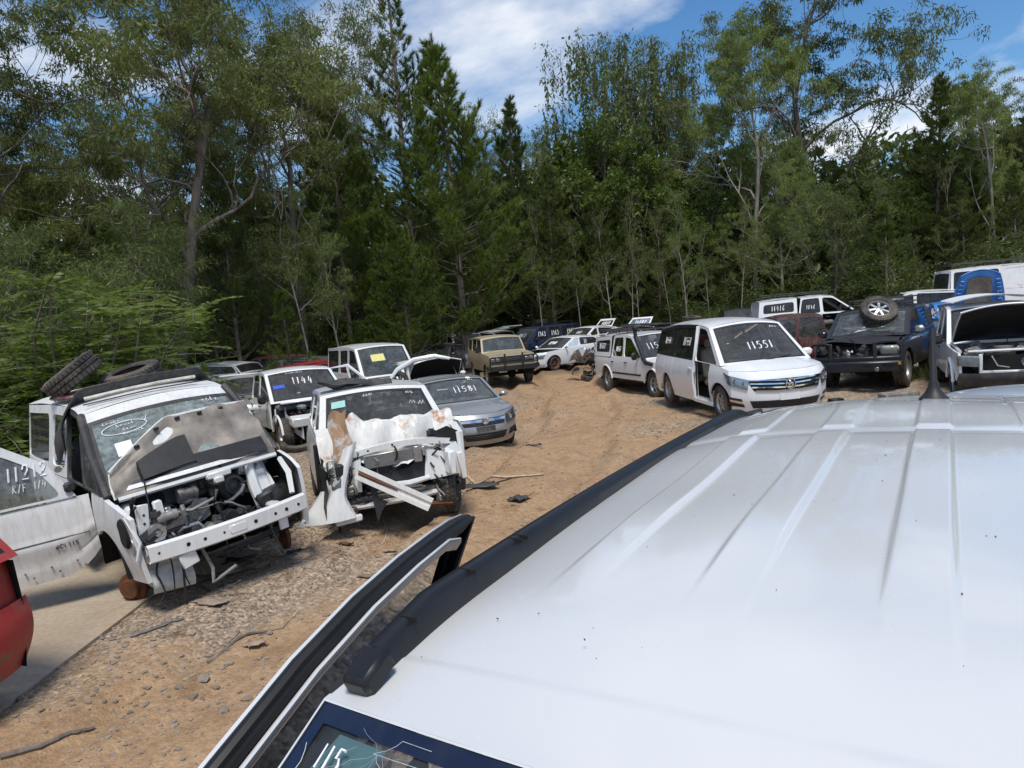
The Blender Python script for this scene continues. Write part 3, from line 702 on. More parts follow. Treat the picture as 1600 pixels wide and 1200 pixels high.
for x, y, h, a, lb in [(19.0, 38, 7.32, 5.1, 'dark lower pine behind the tyre-topped black four wheel drive'), (21.41, 38, 5.63, 0.27, 'dark lower pine behind the white wagon with lifted tailgate'), (23.21, 36, 6.62, 0.29, 'dark lower pine above the middle of the graffiti van'), (25.1, 35, 6.9, 3.93, 'dark lower pine at the right edge'), (26.69, 35, 5.24, 1.76, 'dark lower pine at the right edge')]:
    tree('pine_b', x, y, h, lb, 'dark pines on the right', a, 1.1)
for x, y, h, a, lb in [(19.79, 36, 6.27, 3.36, 'thin straight gum sapling behind the white wagon with lifted tailgate'), (20.35, 35, 4.22, 2.96, 'thin straight gum sapling above the rear of the graffiti van'), (22.56, 36, 7.93, 2.15, 'thin straight gum sapling above the rear of the graffiti van'), (22.85, 34, 4.81, 6.26, 'thin straight gum sapling above the middle of the graffiti van')]:
    tree('slim_b', x, y, h, lb, 'thin gum saplings on the right', a, 0.7)
for x, y, h, a, lb in [(-5.66, 31, 3.9, 1.23, 'small soft young pine left of the high-roofed white van'), (-8.19, 27, 4.31, 2.59, 'small soft young pine behind the cut-away white utility')]:
    tree('pine_s', x, y, h, lb, 'small young pines on the left', a, 1.3)
for x, y, h, a, lb in [(-11.04, 33, 6.9, 1.27, 'dark rounded understorey tree behind the dark grey wreck'), (-8.38, 40, 8.88, 3.97, 'dark rounded understorey tree left of the high-roofed white van'), (-12.31, 30, 6.14, 1.74, 'dark rounded understorey tree behind the white burnt-out wreck'), (-10.79, 41, 8.52, 2.23, 'dark rounded understorey tree behind the cut-away white utility'), (-4.1, 44, 10.28, 4.69, 'dark rounded understorey tree behind the pale silver van'), (-1.44, 47, 11.4, 2.01, 'dark rounded understorey tree behind the tan four wheel drive'), (-15.01, 34, 7.94, 3.51, 'dark rounded understorey tree behind the stripped van roof'), (-14.22, 24, 5.92, 5.68, 'dark rounded understorey tree behind the steep roof tyre')]:
    tree('wattle', x, y, h, lb, 'understorey trees of the left forest', a, 1.15)
for x, y, h, a, lb in [(-15.01, 34, 4.34, 0.63, 'dark leafy undergrowth bush behind the stripped van roof'), (-13.83, 35, 3.65, 0.39, 'dark leafy undergrowth bush behind the white burnt-out wreck'), (-12.02, 35, 3.18, 1.44, 'dark leafy undergrowth bush behind the dark grey wreck'), (-10.73, 37, 3.41, 4.81, 'dark leafy undergrowth bush behind the cut-away white utility'), (-6.24, 40, 3.41, 3.86, 'dark leafy undergrowth bush behind the high-roofed white van'), (-5.52, 46, 2.63, 1.49, 'dark leafy undergrowth bush just left of the pale silver van'), (-3.96, 47, 3.13, 2.08, 'dark leafy undergrowth bush behind the pale silver van'), (-0.17, 47, 2.61, 1.11, 'dark leafy undergrowth bush behind the tan four wheel drive'), (1.54, 48, 2.47, 2.88, 'dark leafy undergrowth bush behind the dark blue van'), (4.46, 47, 2.64, 0.27, 'dark leafy undergrowth bush behind the white sedan'), (7.0, 47, 2.85, 4.38, 'dark leafy undergrowth bush behind the 11517 tailgate'), (8.72, 43, 2.6, 5.63, 'dark leafy undergrowth bush behind the double cab with snorkel'), (10.78, 42, 2.97, 6.0, 'dark leafy undergrowth bush behind the people carrier roof'), (12.43, 40, 2.93, 4.62, 'dark leafy undergrowth bush left of the 11416 utility'), (14.23, 39, 3.43, 6.03, 'dark leafy undergrowth bush above the canopy of the 11416 utility'), (15.92, 38, 2.89, 0.11, 'dark leafy undergrowth bush behind the cab of the 11416 utility'), (17.35, 36, 2.98, 1.81, 'dark leafy undergrowth bush behind the tyre-topped black four wheel drive'), (18.77, 35, 3.11, 6.07, 'dark leafy undergrowth bush behind the white wagon with lifted tailgate'), (20.38, 34, 3.21, 4.87, 'dark leafy undergrowth bush above the rear of the graffiti van'), (22.54, 34, 3.33, 2.58, 'dark leafy undergrowth bush above the middle of the graffiti van'), (23.97, 33, 3.42, 5.92, 'dark leafy undergrowth bush at the right edge')]:
    tree('bush_a', x, y, h, lb, 'bushes along the forest edge', a, 1.6)
for x, y, h, a, lb in [(-10.34, 15.8, 3.69, 3.9, 'greener leafy undergrowth bush left of the steep roof tyre'), (-9.91, 16.6, 3.9, 5.14, 'greener leafy undergrowth bush behind the steep roof tyre'), (-9.2, 17.2, 3.42, 1.84, 'greener leafy undergrowth bush behind the bright feathery shrubs'), (-14.4, 34, 4.29, 1.2, 'greener leafy undergrowth bush behind the white burnt-out wreck'), (-8.41, 37, 2.88, 2.79, 'greener leafy undergrowth bush left of the high-roofed white van'), (-6.9, 36, 3.72, 0.86, 'greener leafy undergrowth bush left of the high-roofed white van'), (5.49, 45, 4.13, 2.4, 'greener leafy undergrowth bush behind the 11517 tailgate'), (8.32, 45, 4.69, 6.04, 'greener leafy undergrowth bush behind the 11587 tailgate'), (18.32, 38, 4.04, 2.08, 'greener leafy undergrowth bush behind the tyre-topped black four wheel drive'), (16.5, 37, 2.79, 0.06, 'greener leafy undergrowth bush behind the cab of the 11416 utility'), (-11.04, 16, 2.83, 0.28, 'greener leafy undergrowth bush at the far left edge'), (-12.34, 17, 3.68, 1.06, 'greener leafy undergrowth bush cut by the left edge')]:
    tree('bush_b', x, y, h, lb, 'green bushes along the forest edge', a, 1.4)
for x, y, h, a, lb in [(-23.1, 30, 15.47, 4.92, 'dark second-row eucalyptus cut by the left edge'), (-21.33, 36, 15.2, 2.28, 'dark second-row eucalyptus behind the steep roof tyre'), (-17.42, 42, 18.53, 1.82, 'dark second-row eucalyptus behind the white burnt-out wreck'), (-10.48, 50, 22.06, 0.61, 'dark second-row eucalyptus left of the high-roofed white van'), (-1.25, 58, 18.49, 6.17, 'dark second-row eucalyptus behind the tan four wheel drive'), (3.54, 60, 18.14, 2.66, 'dark second-row eucalyptus behind the white sedan'), (12.8, 58, 15.36, 1.31, 'dark second-row eucalyptus behind the double cab with snorkel'), (22.73, 58, 17.03, 0.37, 'dark second-row eucalyptus behind the cab of the 11416 utility'), (30.54, 56, 12.45, 0.35, 'dark second-row eucalyptus behind the white wagon with lifted tailgate'), (33.53, 52, 11.3, 1.06, 'dark second-row eucalyptus above the middle of the graffiti van'), (35.91, 46, 11.72, 4.25, 'dark second-row eucalyptus at the right edge'), (-19.75, 24, 12.12, 0.94, 'dark second-row eucalyptus cut by the left edge')]:
    tree('euc_b', x, y, h, lb, 'second-row eucalyptus trees', a, 0.9)
for x, y, h, a, lb in [(-20.1, 32, 10.58, 0.26, 'dark second-row pine behind the steep roof tyre'), (-18.09, 33, 8.63, 3.08, 'dark second-row pine behind the bright feathery shrubs'), (-14.72, 44, 13.05, 1.56, 'dark second-row pine behind the dark grey wreck'), (-9.04, 52, 16.56, 6.27, 'dark second-row pine left of the high-roofed white van'), (5.13, 54, 13.15, 0.77, 'dark second-row pine behind the white sedan'), (13.82, 52, 10.66, 3.32, 'dark second-row pine behind the people carrier roof'), (18.03, 52, 11.67, 4.86, 'dark second-row pine above the canopy of the 11416 utility'), (25.01, 50, 11.11, 2.57, 'dark second-row pine behind the tyre-topped black four wheel drive'), (28.34, 48, 10.81, 6.2, 'dark second-row pine above the rear of the graffiti van'), (31.96, 44, 11.12, 3.0, 'dark second-row pine at the right edge')]:
    tree('pine_b', x, y, h, lb, 'second-row pines', a, 1.1)
for x, y, h, a, lb in [(12.88, 44, 8.5, 1.52, 'mid-green second-row broadleaf tree left of the 11416 utility'), (8.91, 46, 11.55, 2.58, 'mid-green second-row broadleaf tree behind the double cab with snorkel'), (26.88, 40, 7.72, 0.23, 'mid-green second-row broadleaf tree above the middle of the graffiti van'), (-12.92, 46, 10.16, 2.65, 'mid-green second-row broadleaf tree behind the cut-away white utility'), (23.66, 42, 7.64, 1.56, 'mid-green second-row broadleaf tree behind the white wagon with lifted tailgate')]:
    tree('broad', x, y, h, lb, 'broadleaf trees of the second row', a, 0.9)

# the far wood behind the rows: one mass of foliage nobody could count
def far_wood():
    r = np.random.RandomState(12); n = 150000
    a = R(-58)+R(116)*r.rand(n); rad = 50+26*r.rand(n)**1.5
    x, y = rad*np.sin(a)*1.0+2, rad*np.cos(a)*.95
    top = 7.5+5.5*fbm(a*9, rad*.06, 3, 91)*1.5
    z = .2+top*r.rand(n)**1.1
    P = np.stack([x, y, z], -1); keep = fbm(x*.22, z*.3+y*.1, 3, 95) > .24
    P = P[keep]; n = len(P); T = Tree(5)
    T.leaves(P, r.randn(n, 3)+np.array([0, 0, -.3]), .45+.5*r.rand(n), .22+.25*r.rand(n))
    o = link('wood', T.crown_mesh('wood'), L_WAT); tag(o, 'mass of dark far-off foliage deep behind the tree rows', 'wood', None, 'stuff')
far_wood()
def grass(name, pts, hgt, label, seed, wd=.018):
    r = np.random.RandomState(seed); n = len(pts); T = Tree(seed)
    P = np.stack([pts[:, 0], pts[:, 1], height(pts[:, 0], pts[:, 1])-.02], -1)
    T.leaves(P, np.stack([.35*r.randn(n), .35*r.randn(n), np.ones(n)], -1), hgt*(.5+.8*r.rand(n)), np.full(n, wd)*(.7+.6*r.rand(n)))
    o = link(name, T.crown_mesh(name), L_GRS); tag(o, label, 'grass', None, 'stuff')
def patch(n, x0, x1, y0, y1, seed):
    r = np.random.RandomState(seed); x = x0+(x1-x0)*r.rand(n); y = y0+(y1-y0)*r.rand(n)
    k = fbm(x*.7, y*.7, 3, seed) > .42; return np.stack([x[k], y[k]], -1)
grass('reeds', np.concatenate([patch(7000, -18, -5.5, 30, 36, 3), patch(6000, 10, 26, 34, 39, 4), patch(4000, -6, 10, 44, 47, 4)]), 1.5, 'tall strappy reeds and grass under the forest edge', 31, .04)
grass('grass', np.concatenate([patch(9000, -13, -6.2, 9.6, 16, 6), patch(2500, 9, 12, 16.5, 20, 8), patch(3000, -5, -2, 16, 24, 9)]), .42, 'rough green grass growing at the left behind the van and in tufts between the cars', 33)

# ------------------------------------------------------------------ vehicle builder
# local frame of a vehicle: +x forward, +y its left, z up, origin on the ground under its middle
def lerp(a, b, t): return a+(b-a)*t
def itp(pl, x):
    return float(np.interp(x, [p[0] for p in pl], [p[1] for p in pl]))
def itps(pl, x, d=.05):
    xs = [p[0] for p in pl]; ys = [p[1] for p in pl]
    return float(np.mean(np.interp([x+d*k for k in (-2, -1, 0, 1, 2)], xs, ys)))
GLY = {  # handwritten strokes on a 1 x 1.6 cell
 '0': [[(.5,0),(.12,.35),(.08,.9),(.3,1.5),(.6,1.55),(.92,1.1),(.9,.5),(.5,0)]], '1': [[(.45,1.55),(.5,0)]],
 '2': [[(.1,1.2),(.3,1.55),(.75,1.5),(.85,1.1),(.5,.5),(.05,.05),(.95,.05)]], '3': [[(.1,1.45),(.5,1.6),(.85,1.3),(.7,.95),(.4,.85)],[(.4,.85),(.85,.7),(.9,.3),(.5,0),(.05,.15)]],
 '4': [[(.4,1.55),(.1,.6),(.95,.65)],[(.75,1.2),(.7,0)]], '5': [[(.9,1.5),(.25,1.5),(.15,.9),(.6,.95),(.9,.6),(.7,.1),(.1,.05)]],
 '6': [[(.8,1.55),(.3,1.0),(.1,.4),(.4,0),(.85,.25),(.75,.7),(.2,.55)]], '7': [[(.05,1.5),(.95,1.5),(.4,0)],[(.3,.8),(.8,.8)]],
 '8': [[(.5,.85),(.15,1.2),(.5,1.58),(.85,1.2),(.5,.85),(.08,.4),(.5,0),(.92,.4),(.5,.85)]], '9': [[(.85,1.1),(.5,.8),(.15,1.1),(.4,1.55),(.85,1.3),(.8,.6),(.65,0)]],
 '/': [[(.1,-.1),(.9,1.6)]], 'R': [[(.1,0),(.15,1.5),(.7,1.5),(.8,1.1),(.2,.8),(.9,0)]], 'F': [[(.15,0),(.15,1.5),(.85,1.5)],[(.15,.8),(.7,.8)]],
 'A': [[(.05,0),(.5,1.5),(.95,0)],[(.25,.55),(.75,.55)]], 'U': [[(.1,1.5),(.12,.3),(.5,0),(.88,.3),(.9,1.5)]], 'T': [[(.05,1.5),(.95,1.5)],[(.5,1.5),(.5,0)]], 'O': [[(.5,0),(.1,.4),(.1,1.1),(.5,1.5),(.9,1.1),(.9,.4),(.5,0)]],
 'S': [[(.85,1.4),(.4,1.55),(.12,1.2),(.8,.6),(.75,.1),(.1,.1)]], 'N': [[(.1,0),(.12,1.5),(.88,0),(.9,1.5)]], 'E': [[(.85,1.5),(.15,1.5),(.15,0),(.85,0)],[(.15,.8),(.7,.8)]], 'P': [[(.15,0),(.15,1.5),(.75,1.45),(.8,1.0),(.15,.75)]],
 'D': [[(.15,0),(.15,1.5),(.7,1.3),(.85,.7),(.6,.1),(.15,0)]], 'C': [[(.85,1.4),(.4,1.5),(.1,.8),(.4,0),(.9,.15)]], 'L': [[(.15,1.5),(.15,0),(.85,0)]], 'I': [[(.5,1.5),(.5,0)]], 'Y': [[(.05,1.5),(.5,.8),(.95,1.5)],[(.5,.8),(.5,0)]],
 'M': [[(.05,0),(.15,1.5),(.5,.6),(.85,1.5),(.95,0)]], 'W': [[(.05,1.5),(.3,0),(.5,1.0),(.7,0),(.95,1.5)]], 'H': [[(.12,0),(.12,1.5)],[(.88,0),(.88,1.5)],[(.12,.8),(.88,.8)]], 'K': [[(.12,0),(.12,1.5)],[(.85,1.5),(.12,.7),(.9,0)]], 'G': [[(.85,1.3),(.4,1.5),(.1,.8),(.4,0),(.9,.2),(.9,.7),(.55,.7)]], 'a': [[(0,.5),(.3,1.0),(.5,.4),(.75,.95),(1,.5)]], 'b': [[(0,1.3),(.2,.3),(.5,.8),(.9,.3)]], 'c': [[(.8,.9),(.3,1.0),(.2,.4),(.7,.3),(1.1,.6)]], 'd': [[(0,.4),(.4,1.5),(.5,.3),(1,.5)]], 'e': [[(0,.6),(.5,.9),(.4,.3),(1,.4)]], 'f': [[(.1,.3),(.3,.9),(.6,.3),(.9,.9),(1.1,.3)]], ' ': []}  # a-f: unreadable scribble
def strokes(txt, h, gap=.35, jit=.05, seed=1, w=.62):
    """list of polylines (a,b); width centred on 0, height h"""
    r = random.Random(seed); u = h/1.6; res = []; x = 0
    for ch in txt:
        ww = w if ch not in '1I/' else w*.55
        for st in GLY.get(ch, []):
            res.append([((x+p[0]*ww+r.uniform(-jit, jit)*.6)*u*1.05+p[1]*.12*u, (p[1]+r.uniform(-jit, jit))*u) for p in st])
        x += ww+gap
    off = (x-gap)*u/2
    return [[(a-off, b-h/2) for a, b in st] for st in res]

class Car:
    def __init__(s, name, label, cat, P, pos, rot=(0,0,0), group=None, z=None):
        s.P = P; s.root = empty(name, (pos[0], pos[1], hz(*pos) if z is None else z), rot, label, cat, group)
        s.L, s.W = P['L'], P['W']; s.paint = P['paint']; s.lo = P.get('lo', False)
        s.nc, s.npow = P.get('nc', .28), P.get('npow', 3.0); s.tcv = P.get('tc', .12)
    # ---- surface functions
    def Y(s, x, z): return s.W/2*itps(s.P['prof'], z, .03)*itps(s.P['plan'], x, .08)
    def belt(s, x): return itps(s.P['belt'], x, .05)
    def xn(s, z): return s.L/2+itps(s.P['nose'], z, .02)
    def xtl(s, z): return -s.L/2+itps(s.P['tail'], z, .02)
    def o(s, name, mb, mat, parent=None, sharp=38): return obj(name, mb, mat, parent or s.root, sharp)
    # ---- body sides
    def zbot(s, x, inset=0):
        zb = itp(s.P['sill'], x) if isinstance(s.P['sill'], list) else s.P['sill']
        for ax, az, ar in s.P['arches']:
            if abs(x-ax) < ar: zb = max(zb, az+math.sqrt(ar*ar-(x-ax)**2))
        return zb
    def panel(s, name, side, x0, x1, front=False, rear=False, mat=None, inset=0., ztop=None, zbot=None, nr=9, parent=None, flange=.04, step=.07):
        xs = [x0]; n = max(3, int((x1-x0)/step)); xs = list(np.linspace(x0, x1, n+1))
        for ax, az, ar in s.P['arches']:
            for k in range(15):
                xx = ax-ar*math.cos(math.pi*k/14)
                if x0 < xx < x1: xs.append(xx)
            for e in (ax-ar-.001, ax+ar+.001):
                if x0 < e < x1: xs.append(e)
        xs = sorted(set(round(x, 4) for x in xs))
        rows = []
        cols = [(xs[0], 1)]+[(x, 0) for x in xs]+[(xs[-1], 1)]
        for x, fl in cols:
            zb = (zbot(x) if zbot else s.zbot(x)); zt = (ztop(x) if ztop else s.belt(x)); zt = max(zt, zb+.004)
            rw = []
            for k in range(-1, nr+1):
                kk = min(max(k, 0), nr-1); z = lerp(zb, zt, kk/(nr-1)); xx = x
                if front: q = max(0, (x-x0)/(x1-x0)); xx = x+q**1.5*(s.xn(z)-s.nc-x1)
                if rear: q = max(0, (x1-x)/(x1-x0)); xx = x+q**1.5*(s.xtl(z)+s.tcv-x0)
                y = s.Y(xx, z)-inset-(flange if (fl or k < 0 or k >= nr) else 0)
                rw.append((xx, side*y, z))
            rows.append(rw)
        mb = MB().grid(rows)
        return s.o(name, mb, mat or s.paint, parent)
    def body(s, splits, names, mats=None, skip=(), nr=9):
        """splits: x positions from rear to front; names per interval. both sides"""
        g = .004; splits = list(splits); zf = s.P['belt'][-1][1]
        if not s.P.get('nofront'): splits[-1] = s.xn(zf)-s.nc
        for side in (-1, 1):
            for i, nm in enumerate(names):
                if (nm, side) in skip or nm in skip: continue
                a, b = splits[i], splits[i+1]; fr, re = i == len(names)-1, i == 0
                p = s.panel(nm, side, a+(0 if re else g), b-(0 if fr else g), fr and not s.P.get('nofront'), re, (mats or {}).get(nm), nr=nr)
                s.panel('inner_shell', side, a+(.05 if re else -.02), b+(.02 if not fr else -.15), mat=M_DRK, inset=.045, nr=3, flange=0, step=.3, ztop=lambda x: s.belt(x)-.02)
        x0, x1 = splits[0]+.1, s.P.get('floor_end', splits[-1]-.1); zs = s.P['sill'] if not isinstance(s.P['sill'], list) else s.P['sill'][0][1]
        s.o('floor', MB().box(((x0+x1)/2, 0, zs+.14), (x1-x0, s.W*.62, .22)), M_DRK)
        for ax, az, ar in s.P['arches']:
            if ax > 0 and s.P.get('nowell'): continue
            for side in (-1, 1):
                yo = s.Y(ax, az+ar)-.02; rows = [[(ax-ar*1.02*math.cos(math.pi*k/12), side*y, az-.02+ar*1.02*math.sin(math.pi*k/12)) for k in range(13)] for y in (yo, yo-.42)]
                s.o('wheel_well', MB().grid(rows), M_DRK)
    # ---- greenhouse
    def cell(s, name, side, pts, m=.045, gl=None, fr=None, mapf=None, rnd=.35, parent=None, margins=None):
        """frame ring and pane for an outline in (x,z); margins per edge optional"""
        n = len(pts); P2 = [Vector((p[0], p[1])) for p in pts]
        area = sum(P2[i].x*P2[(i+1) % n].y-P2[(i+1) % n].x*P2[i].y for i in range(n))
        ms = margins or [m]*n
        if area < 0:
            P2 = P2[::-1]; ms = [ms[(n-2-i) % n] for i in range(n)]
        inn = []
        for i in range(n):
            a, b, c = P2[i-1], P2[i], P2[(i+1) % n]
            d1, d2 = (b-a).normalized(), (c-b).normalized(); n1, n2 = Vector((-d1.y, d1.x)), Vector((-d2.y, d2.x)); m1, m2 = ms[i-1], ms[i]
            det = d1.x*d2.y-d1.y*d2.x
            if abs(det) < .08: q = b+n1*m1
            else:
                p1, p2 = a+n1*m1, b+n2*m2; t = ((p2.x-p1.x)*d2.y-(p2.y-p1.y)*d2.x)/det; q = p1+d1*t
            inn.append(q)
        O, I = [], []
        for i in range(n):
            a, b, c = inn[i-1], inn[i], inn[(i+1) % n]; e1 = min(.09, (a-b).length*rnd); e2 = min(.09, (c-b).length*rnd)
            s0, s1 = b+(a-b).normalized()*e1, b+(c-b).normalized()*e2
            for t in (0, .33, .67, 1): I.append((1-t)**2*s0+2*t*(1-t)*b+t*t*s1); O.append(P2[i])
            nx = P2[(i+1) % n]; nb = inn[(i+1) % n]
            for t in (.35, .65): O.append(P2[i].lerp(nx, t)); I.append(b.lerp(nb, t))
        mp = mapf or (lambda x, z, ins: (x, side*(s.Y(x, z)-ins), z))
        N_ = len(I); mb = MB()
        rows = [[mp(p.x, p.y, 0) for p in O], [mp(p.x, p.y, 0) for p in I], [mp(p.x, p.y, .03) for p in I]]
        mb.grid([[rows[r][i] for r in range(3)] for i in range(N_)], True)
        f = s.o(name+'_frame', mb, fr or s.paint, parent)
        if gl is not None:
            s.o(name, MB().add([mp(p.x, p.y, .012) for p in I], [tuple(range(N_))]), gl, parent)
        return f
    def scr(s, which='ws'):
        (xb, zb), (xt, zt) = s.P[which]; sg = 1 if which == 'ws' else -1
        yb, yt = s.Y(xb, zb), s.Y(xt, zt); ln = math.hypot(xt-xb, zt-zb); bul = s.P.get(which+'_bulge', .1); cr = s.P.get('crown', .05)
        def f(t, v, out=0.):
            """t -1..1 across, v 0..1 up"""
            x = lerp(xb, xt, v)+sg*bul*(1-t*t)*(1-.55*v); z = lerp(zb, zt, v)+(1-t*t)*lerp(.02, cr, v); y = t*lerp(yb, yt, v)
            nx_, nz_ = (zt-zb)/ln*sg, (abs(xb-xt))/ln
            return (x+nx_*out, y, z+nz_*out)
        f.ln = ln; f.yb = yb; f.yt = yt
        return f
    def screen(s, which, name, gl, side_m=.075, top_m=.05, bot_m=.06, fr=None, seal=M_PLA):
        f = s.scr(which); tm = side_m/((f.yb+f.yt)/2); v0, v1 = bot_m/f.ln, 1-top_m/f.ln
        ts = list(np.linspace(-1+tm, 1-tm, 11)); vs = list(np.linspace(v0, v1, 5))
        mb = MB()
        mb.grid([[f(t, v) for v in (0, v0)] for t in [-1]+ts+[1]]); mb.grid([[f(t, v) for v in (v1, 1)] for t in [-1]+ts+[1]])
        for a, b in ((-1, ts[0]), (ts[-1], 1)): mb.grid([[f(t, v) for v in vs] for t in (a, b)])
        s.o(name+'_frame', mb, fr or s.paint)
        band = s.P.get('band', .045)  # black ceramic border
        bt = band/((f.yb+f.yt)/2); bv = band/f.ln; mb = MB()
        t2 = list(np.linspace(ts[0]+bt, ts[-1]-bt, 9))
        mb.grid([[f(t, v, -.002) for v in (v0, v0+bv)] for t in [ts[0]]+t2+[ts[-1]]]); mb.grid([[f(t, v, -.002) for v in (v1-bv, v1)] for t in [ts[0]]+t2+[ts[-1]]])
        for a, b in ((ts[0], t2[0]), (t2[-1], ts[-1])): mb.grid([[f(t, v, -.002) for v in np.linspace(v0+bv, v1-bv, 5)] for t in (a, b)])
        s.o(name+'_seal', mb, seal)
        if gl is not None:
            s.o(name, MB().grid([[f(t, v, -.006) for v in np.linspace(v0+bv*.5, v1-bv*.5, 6)] for t in np.linspace(ts[0]+bt*.5, ts[-1]-bt*.5, 9)]), gl)
        return f
    def roof(s, mat=None, n=None, name='roof', zfun=None):
        pl = s.P['roof']; x0, x1 = pl[0][0], pl[-1][0]; cr = s.P.get('crown', .05); nx = n or 14; mb = MB(); rows = []
        for x in np.linspace(x0, x1, nx):
            z = itps(pl, x, .06) if x0+.1 < x < x1-.1 else itp(pl, x); y = s.Y(x, z)
            rows.append([(x, t*y, z+cr*(1-abs(t)**2.2)+(zfun(x, t) if zfun else 0)) for t in np.linspace(-1, 1, 17)])
        return s.o(name, mb.grid(rows), mat or s.paint)
    def hoodp(s, t, u, xb=None, out=0.):
        (wx, wz) = s.P['ws'][0]; xb = wx+.02 if xb is None else xb; bul = s.P.get('ws_bulge', .1)
        zf = s.P['belt'][-1][1]
        xa = xb+bul*(1-t*t); xe = s.xn(zf)-s.nc*abs(t)**s.npow; x = lerp(xa, xe, u)
        xs_ = lerp(xb, s.xn(zf)-s.nc, u); y = s.Y(xs_, s.belt(xs_))
        return (x, t*y, s.belt(x)+s.P.get('hcrown', .05)*(1-abs(t)**2.4)*(1-.35*u)+out)
    def ftop(s, t): return s.hoodp(max(-1, min(1, t)), 1.0)[2]
    def hood(s, mat=None, u1=1.0, name='bonnet', crease=.012, mid=None):
        mb = MB(); rows = []
        for u in np.linspace(0, u1, 12):
            rows.append([(lambda p: (p[0], p[1], p[2]+crease*math.exp(-((abs(t)-.55)/.1)**2)))(s.hoodp(t, u)) for t in np.linspace(-1, 1, 21)])
        rows.append([(p[0]-.01, p[1], p[2]-.03) for p in rows[-1]])
        return s.o(name, mb.grid(rows), mat or s.paint)
    # ---- front
    def fp(s, y, z, out=0., t=None):
        """front face point at lateral y (metres) and height z"""
        W_ = s.Y(s.xn(z)-s.nc, z); t = y/W_ if t is None else t; ta = max(-1.0, min(1.0, t))
        zb, zf = s.P.get('fzb', .2), s.P['belt'][-1][1]; z2 = min(zf, zb+(z-zb)*(zf-zb)/(s.ftop(ta)-zb))
        x = s.xn(z2)-s.nc*abs(ta)**s.npow
        if abs(t) > 1: x -= (abs(t)-1)*W_; y_ = math.copysign(s.Y(x, z), t)
        else: y_ = t*W_
        k = abs(ta)**2
        return (x+out*(1-.6*k), y_+math.copysign(out*.8*k, t), z)
    def front(s, zb, zt=None, mat=None, name='front_bumper', nr=13, crown=0., ys=None):
        s.P['fzb'] = zb; rows = []
        for t in (ys or np.linspace(-1, 1, 41)):
            top = s.ftop(t)-.008; rw = []
            for k in range(-1, nr+1):
                kk = min(max(k, 0), nr-1); z = lerp(zb, top, kk/(nr-1)); p = s.fp(0, z, -.05 if k in (-1, nr) else 0, t); rw.append((p[0], p[1], z))
            if True:
                h = s.hoodp(t, 1.0); rw[nr] = (h[0]-.002, h[1], top); rw[nr+1] = (h[0]-.06, h[1]*.98, top-.02)
            rows.append(rw)
        return s.o(name, MB().grid(rows), mat or s.paint)
    def fpatch(s, name, c, mat, off=.008, dep=.03, nu=8, nv=4, parent=None, mirror=False, sharp=38):
        """curved quad plate on the front; c = four (y,z): bottom-a, bottom-b, top-b, top-a"""
        res = []
        for sg in ((1, -1) if mirror else (1,)):
            rows = []
            for i in range(-1, nu+2):
                a = min(max(i/nu, 0), 1); rw = []
                for k in range(-1, nv+2):
                    b = min(max(k/nv, 0), 1)
                    y = lerp(lerp(c[0][0], c[1][0], a), lerp(c[3][0], c[2][0], a), b); z = lerp(lerp(c[0][1], c[1][1], a), lerp(c[3][1], c[2][1], a), b)
                    edge = i < 0 or i > nu or k < 0 or k > nv
                    rw.append(s.fp(sg*y, z, off-(dep if edge else 0)))
                rows.append(rw)
            res.append(s.o(name, MB().grid(rows), mat, parent, sharp))
        return res if mirror else res[0]
    def lamp(s, c, bez=M_PLA, discs=2, mirror=True, r=None, sides=(1, -1)):
        for sg in sides:
            cc = [(p[0]*sg, p[1]) for p in c]
            h = s.fpatch('headlight', cc, bez if bez else M_REF, .01, .03)
            yc = sum(p[0] for p in cc)/4; zc = sum(p[1] for p in cc)/4; w = abs(cc[1][0]-cc[0][0]); hh = abs(cc[3][1]-cc[0][1])
            for k in range(discs):
                f = (k+.5)/discs; y = lerp((cc[0][0]+cc[3][0])/2, (cc[1][0]+cc[2][0])/2, f); z = lerp((cc[0][1]+cc[3][1])/2, (cc[1][1]+cc[2][1])/2, f)
                p = s.fp(y, z, .0); rr = r or min(hh*.4, w/discs*.42)
                mb = MB().lathe([(-.01, rr*1.06), (.012, rr*1.04), (.004, rr*.8), (-.0, rr*.35), (.004, .001)], (p[0]+.004, p[1], p[2]), 14, 'x')
                s.o('reflector', mb, M_REF, h)
            s.fpatch('lens', cc, M_LENS, .03, .02, parent=h)
    def slats(s, name, y0, y1, zs, hgt, mat, off=.012, taper=0.):
        for i, z in enumerate(zs):
            s.fpatch(name, [(y0, z-hgt/2), (y1, z-hgt/2), (y1, z+hgt/2), (y0, z+hgt/2)], mat, off, .03, 10, 1)
    # ---- tail
    def tpnt(s, y, z, out=0.):
        W_ = s.Y(s.xtl(z)+s.tcv, z); t = max(-1, min(1, y/W_)); return (s.xtl(z)+s.tcv*abs(t)**3-out, t*W_, z)
    def rear(s, zb, zt, mat=None, name='rear_panel'):
        W_ = 1; rows = []
        for t in np.linspace(-1, 1, 13):
            rows.append([s.tpnt(t*s.Y(s.xtl(z)+s.tcv, z), z) for z in np.linspace(zb, zt, 7)])
        return s.o(name, MB().grid(rows), mat or s.paint)
    # ---- fittings
    def wheels(s, spec, rim=M_ALU, tyre=None, spokes=6, lo=None, skip=()):
        """spec: list of (x, side, r, w)"""
        for x, side, r, w in spec:
            y = side*(s.Y(x, max(.5, s.P['arches'][0][1]+.2))-w/2-.015)
            make_wheel(s.root, (x, y, r), r, w, side, rim, tyre or M_RUBD, spokes)
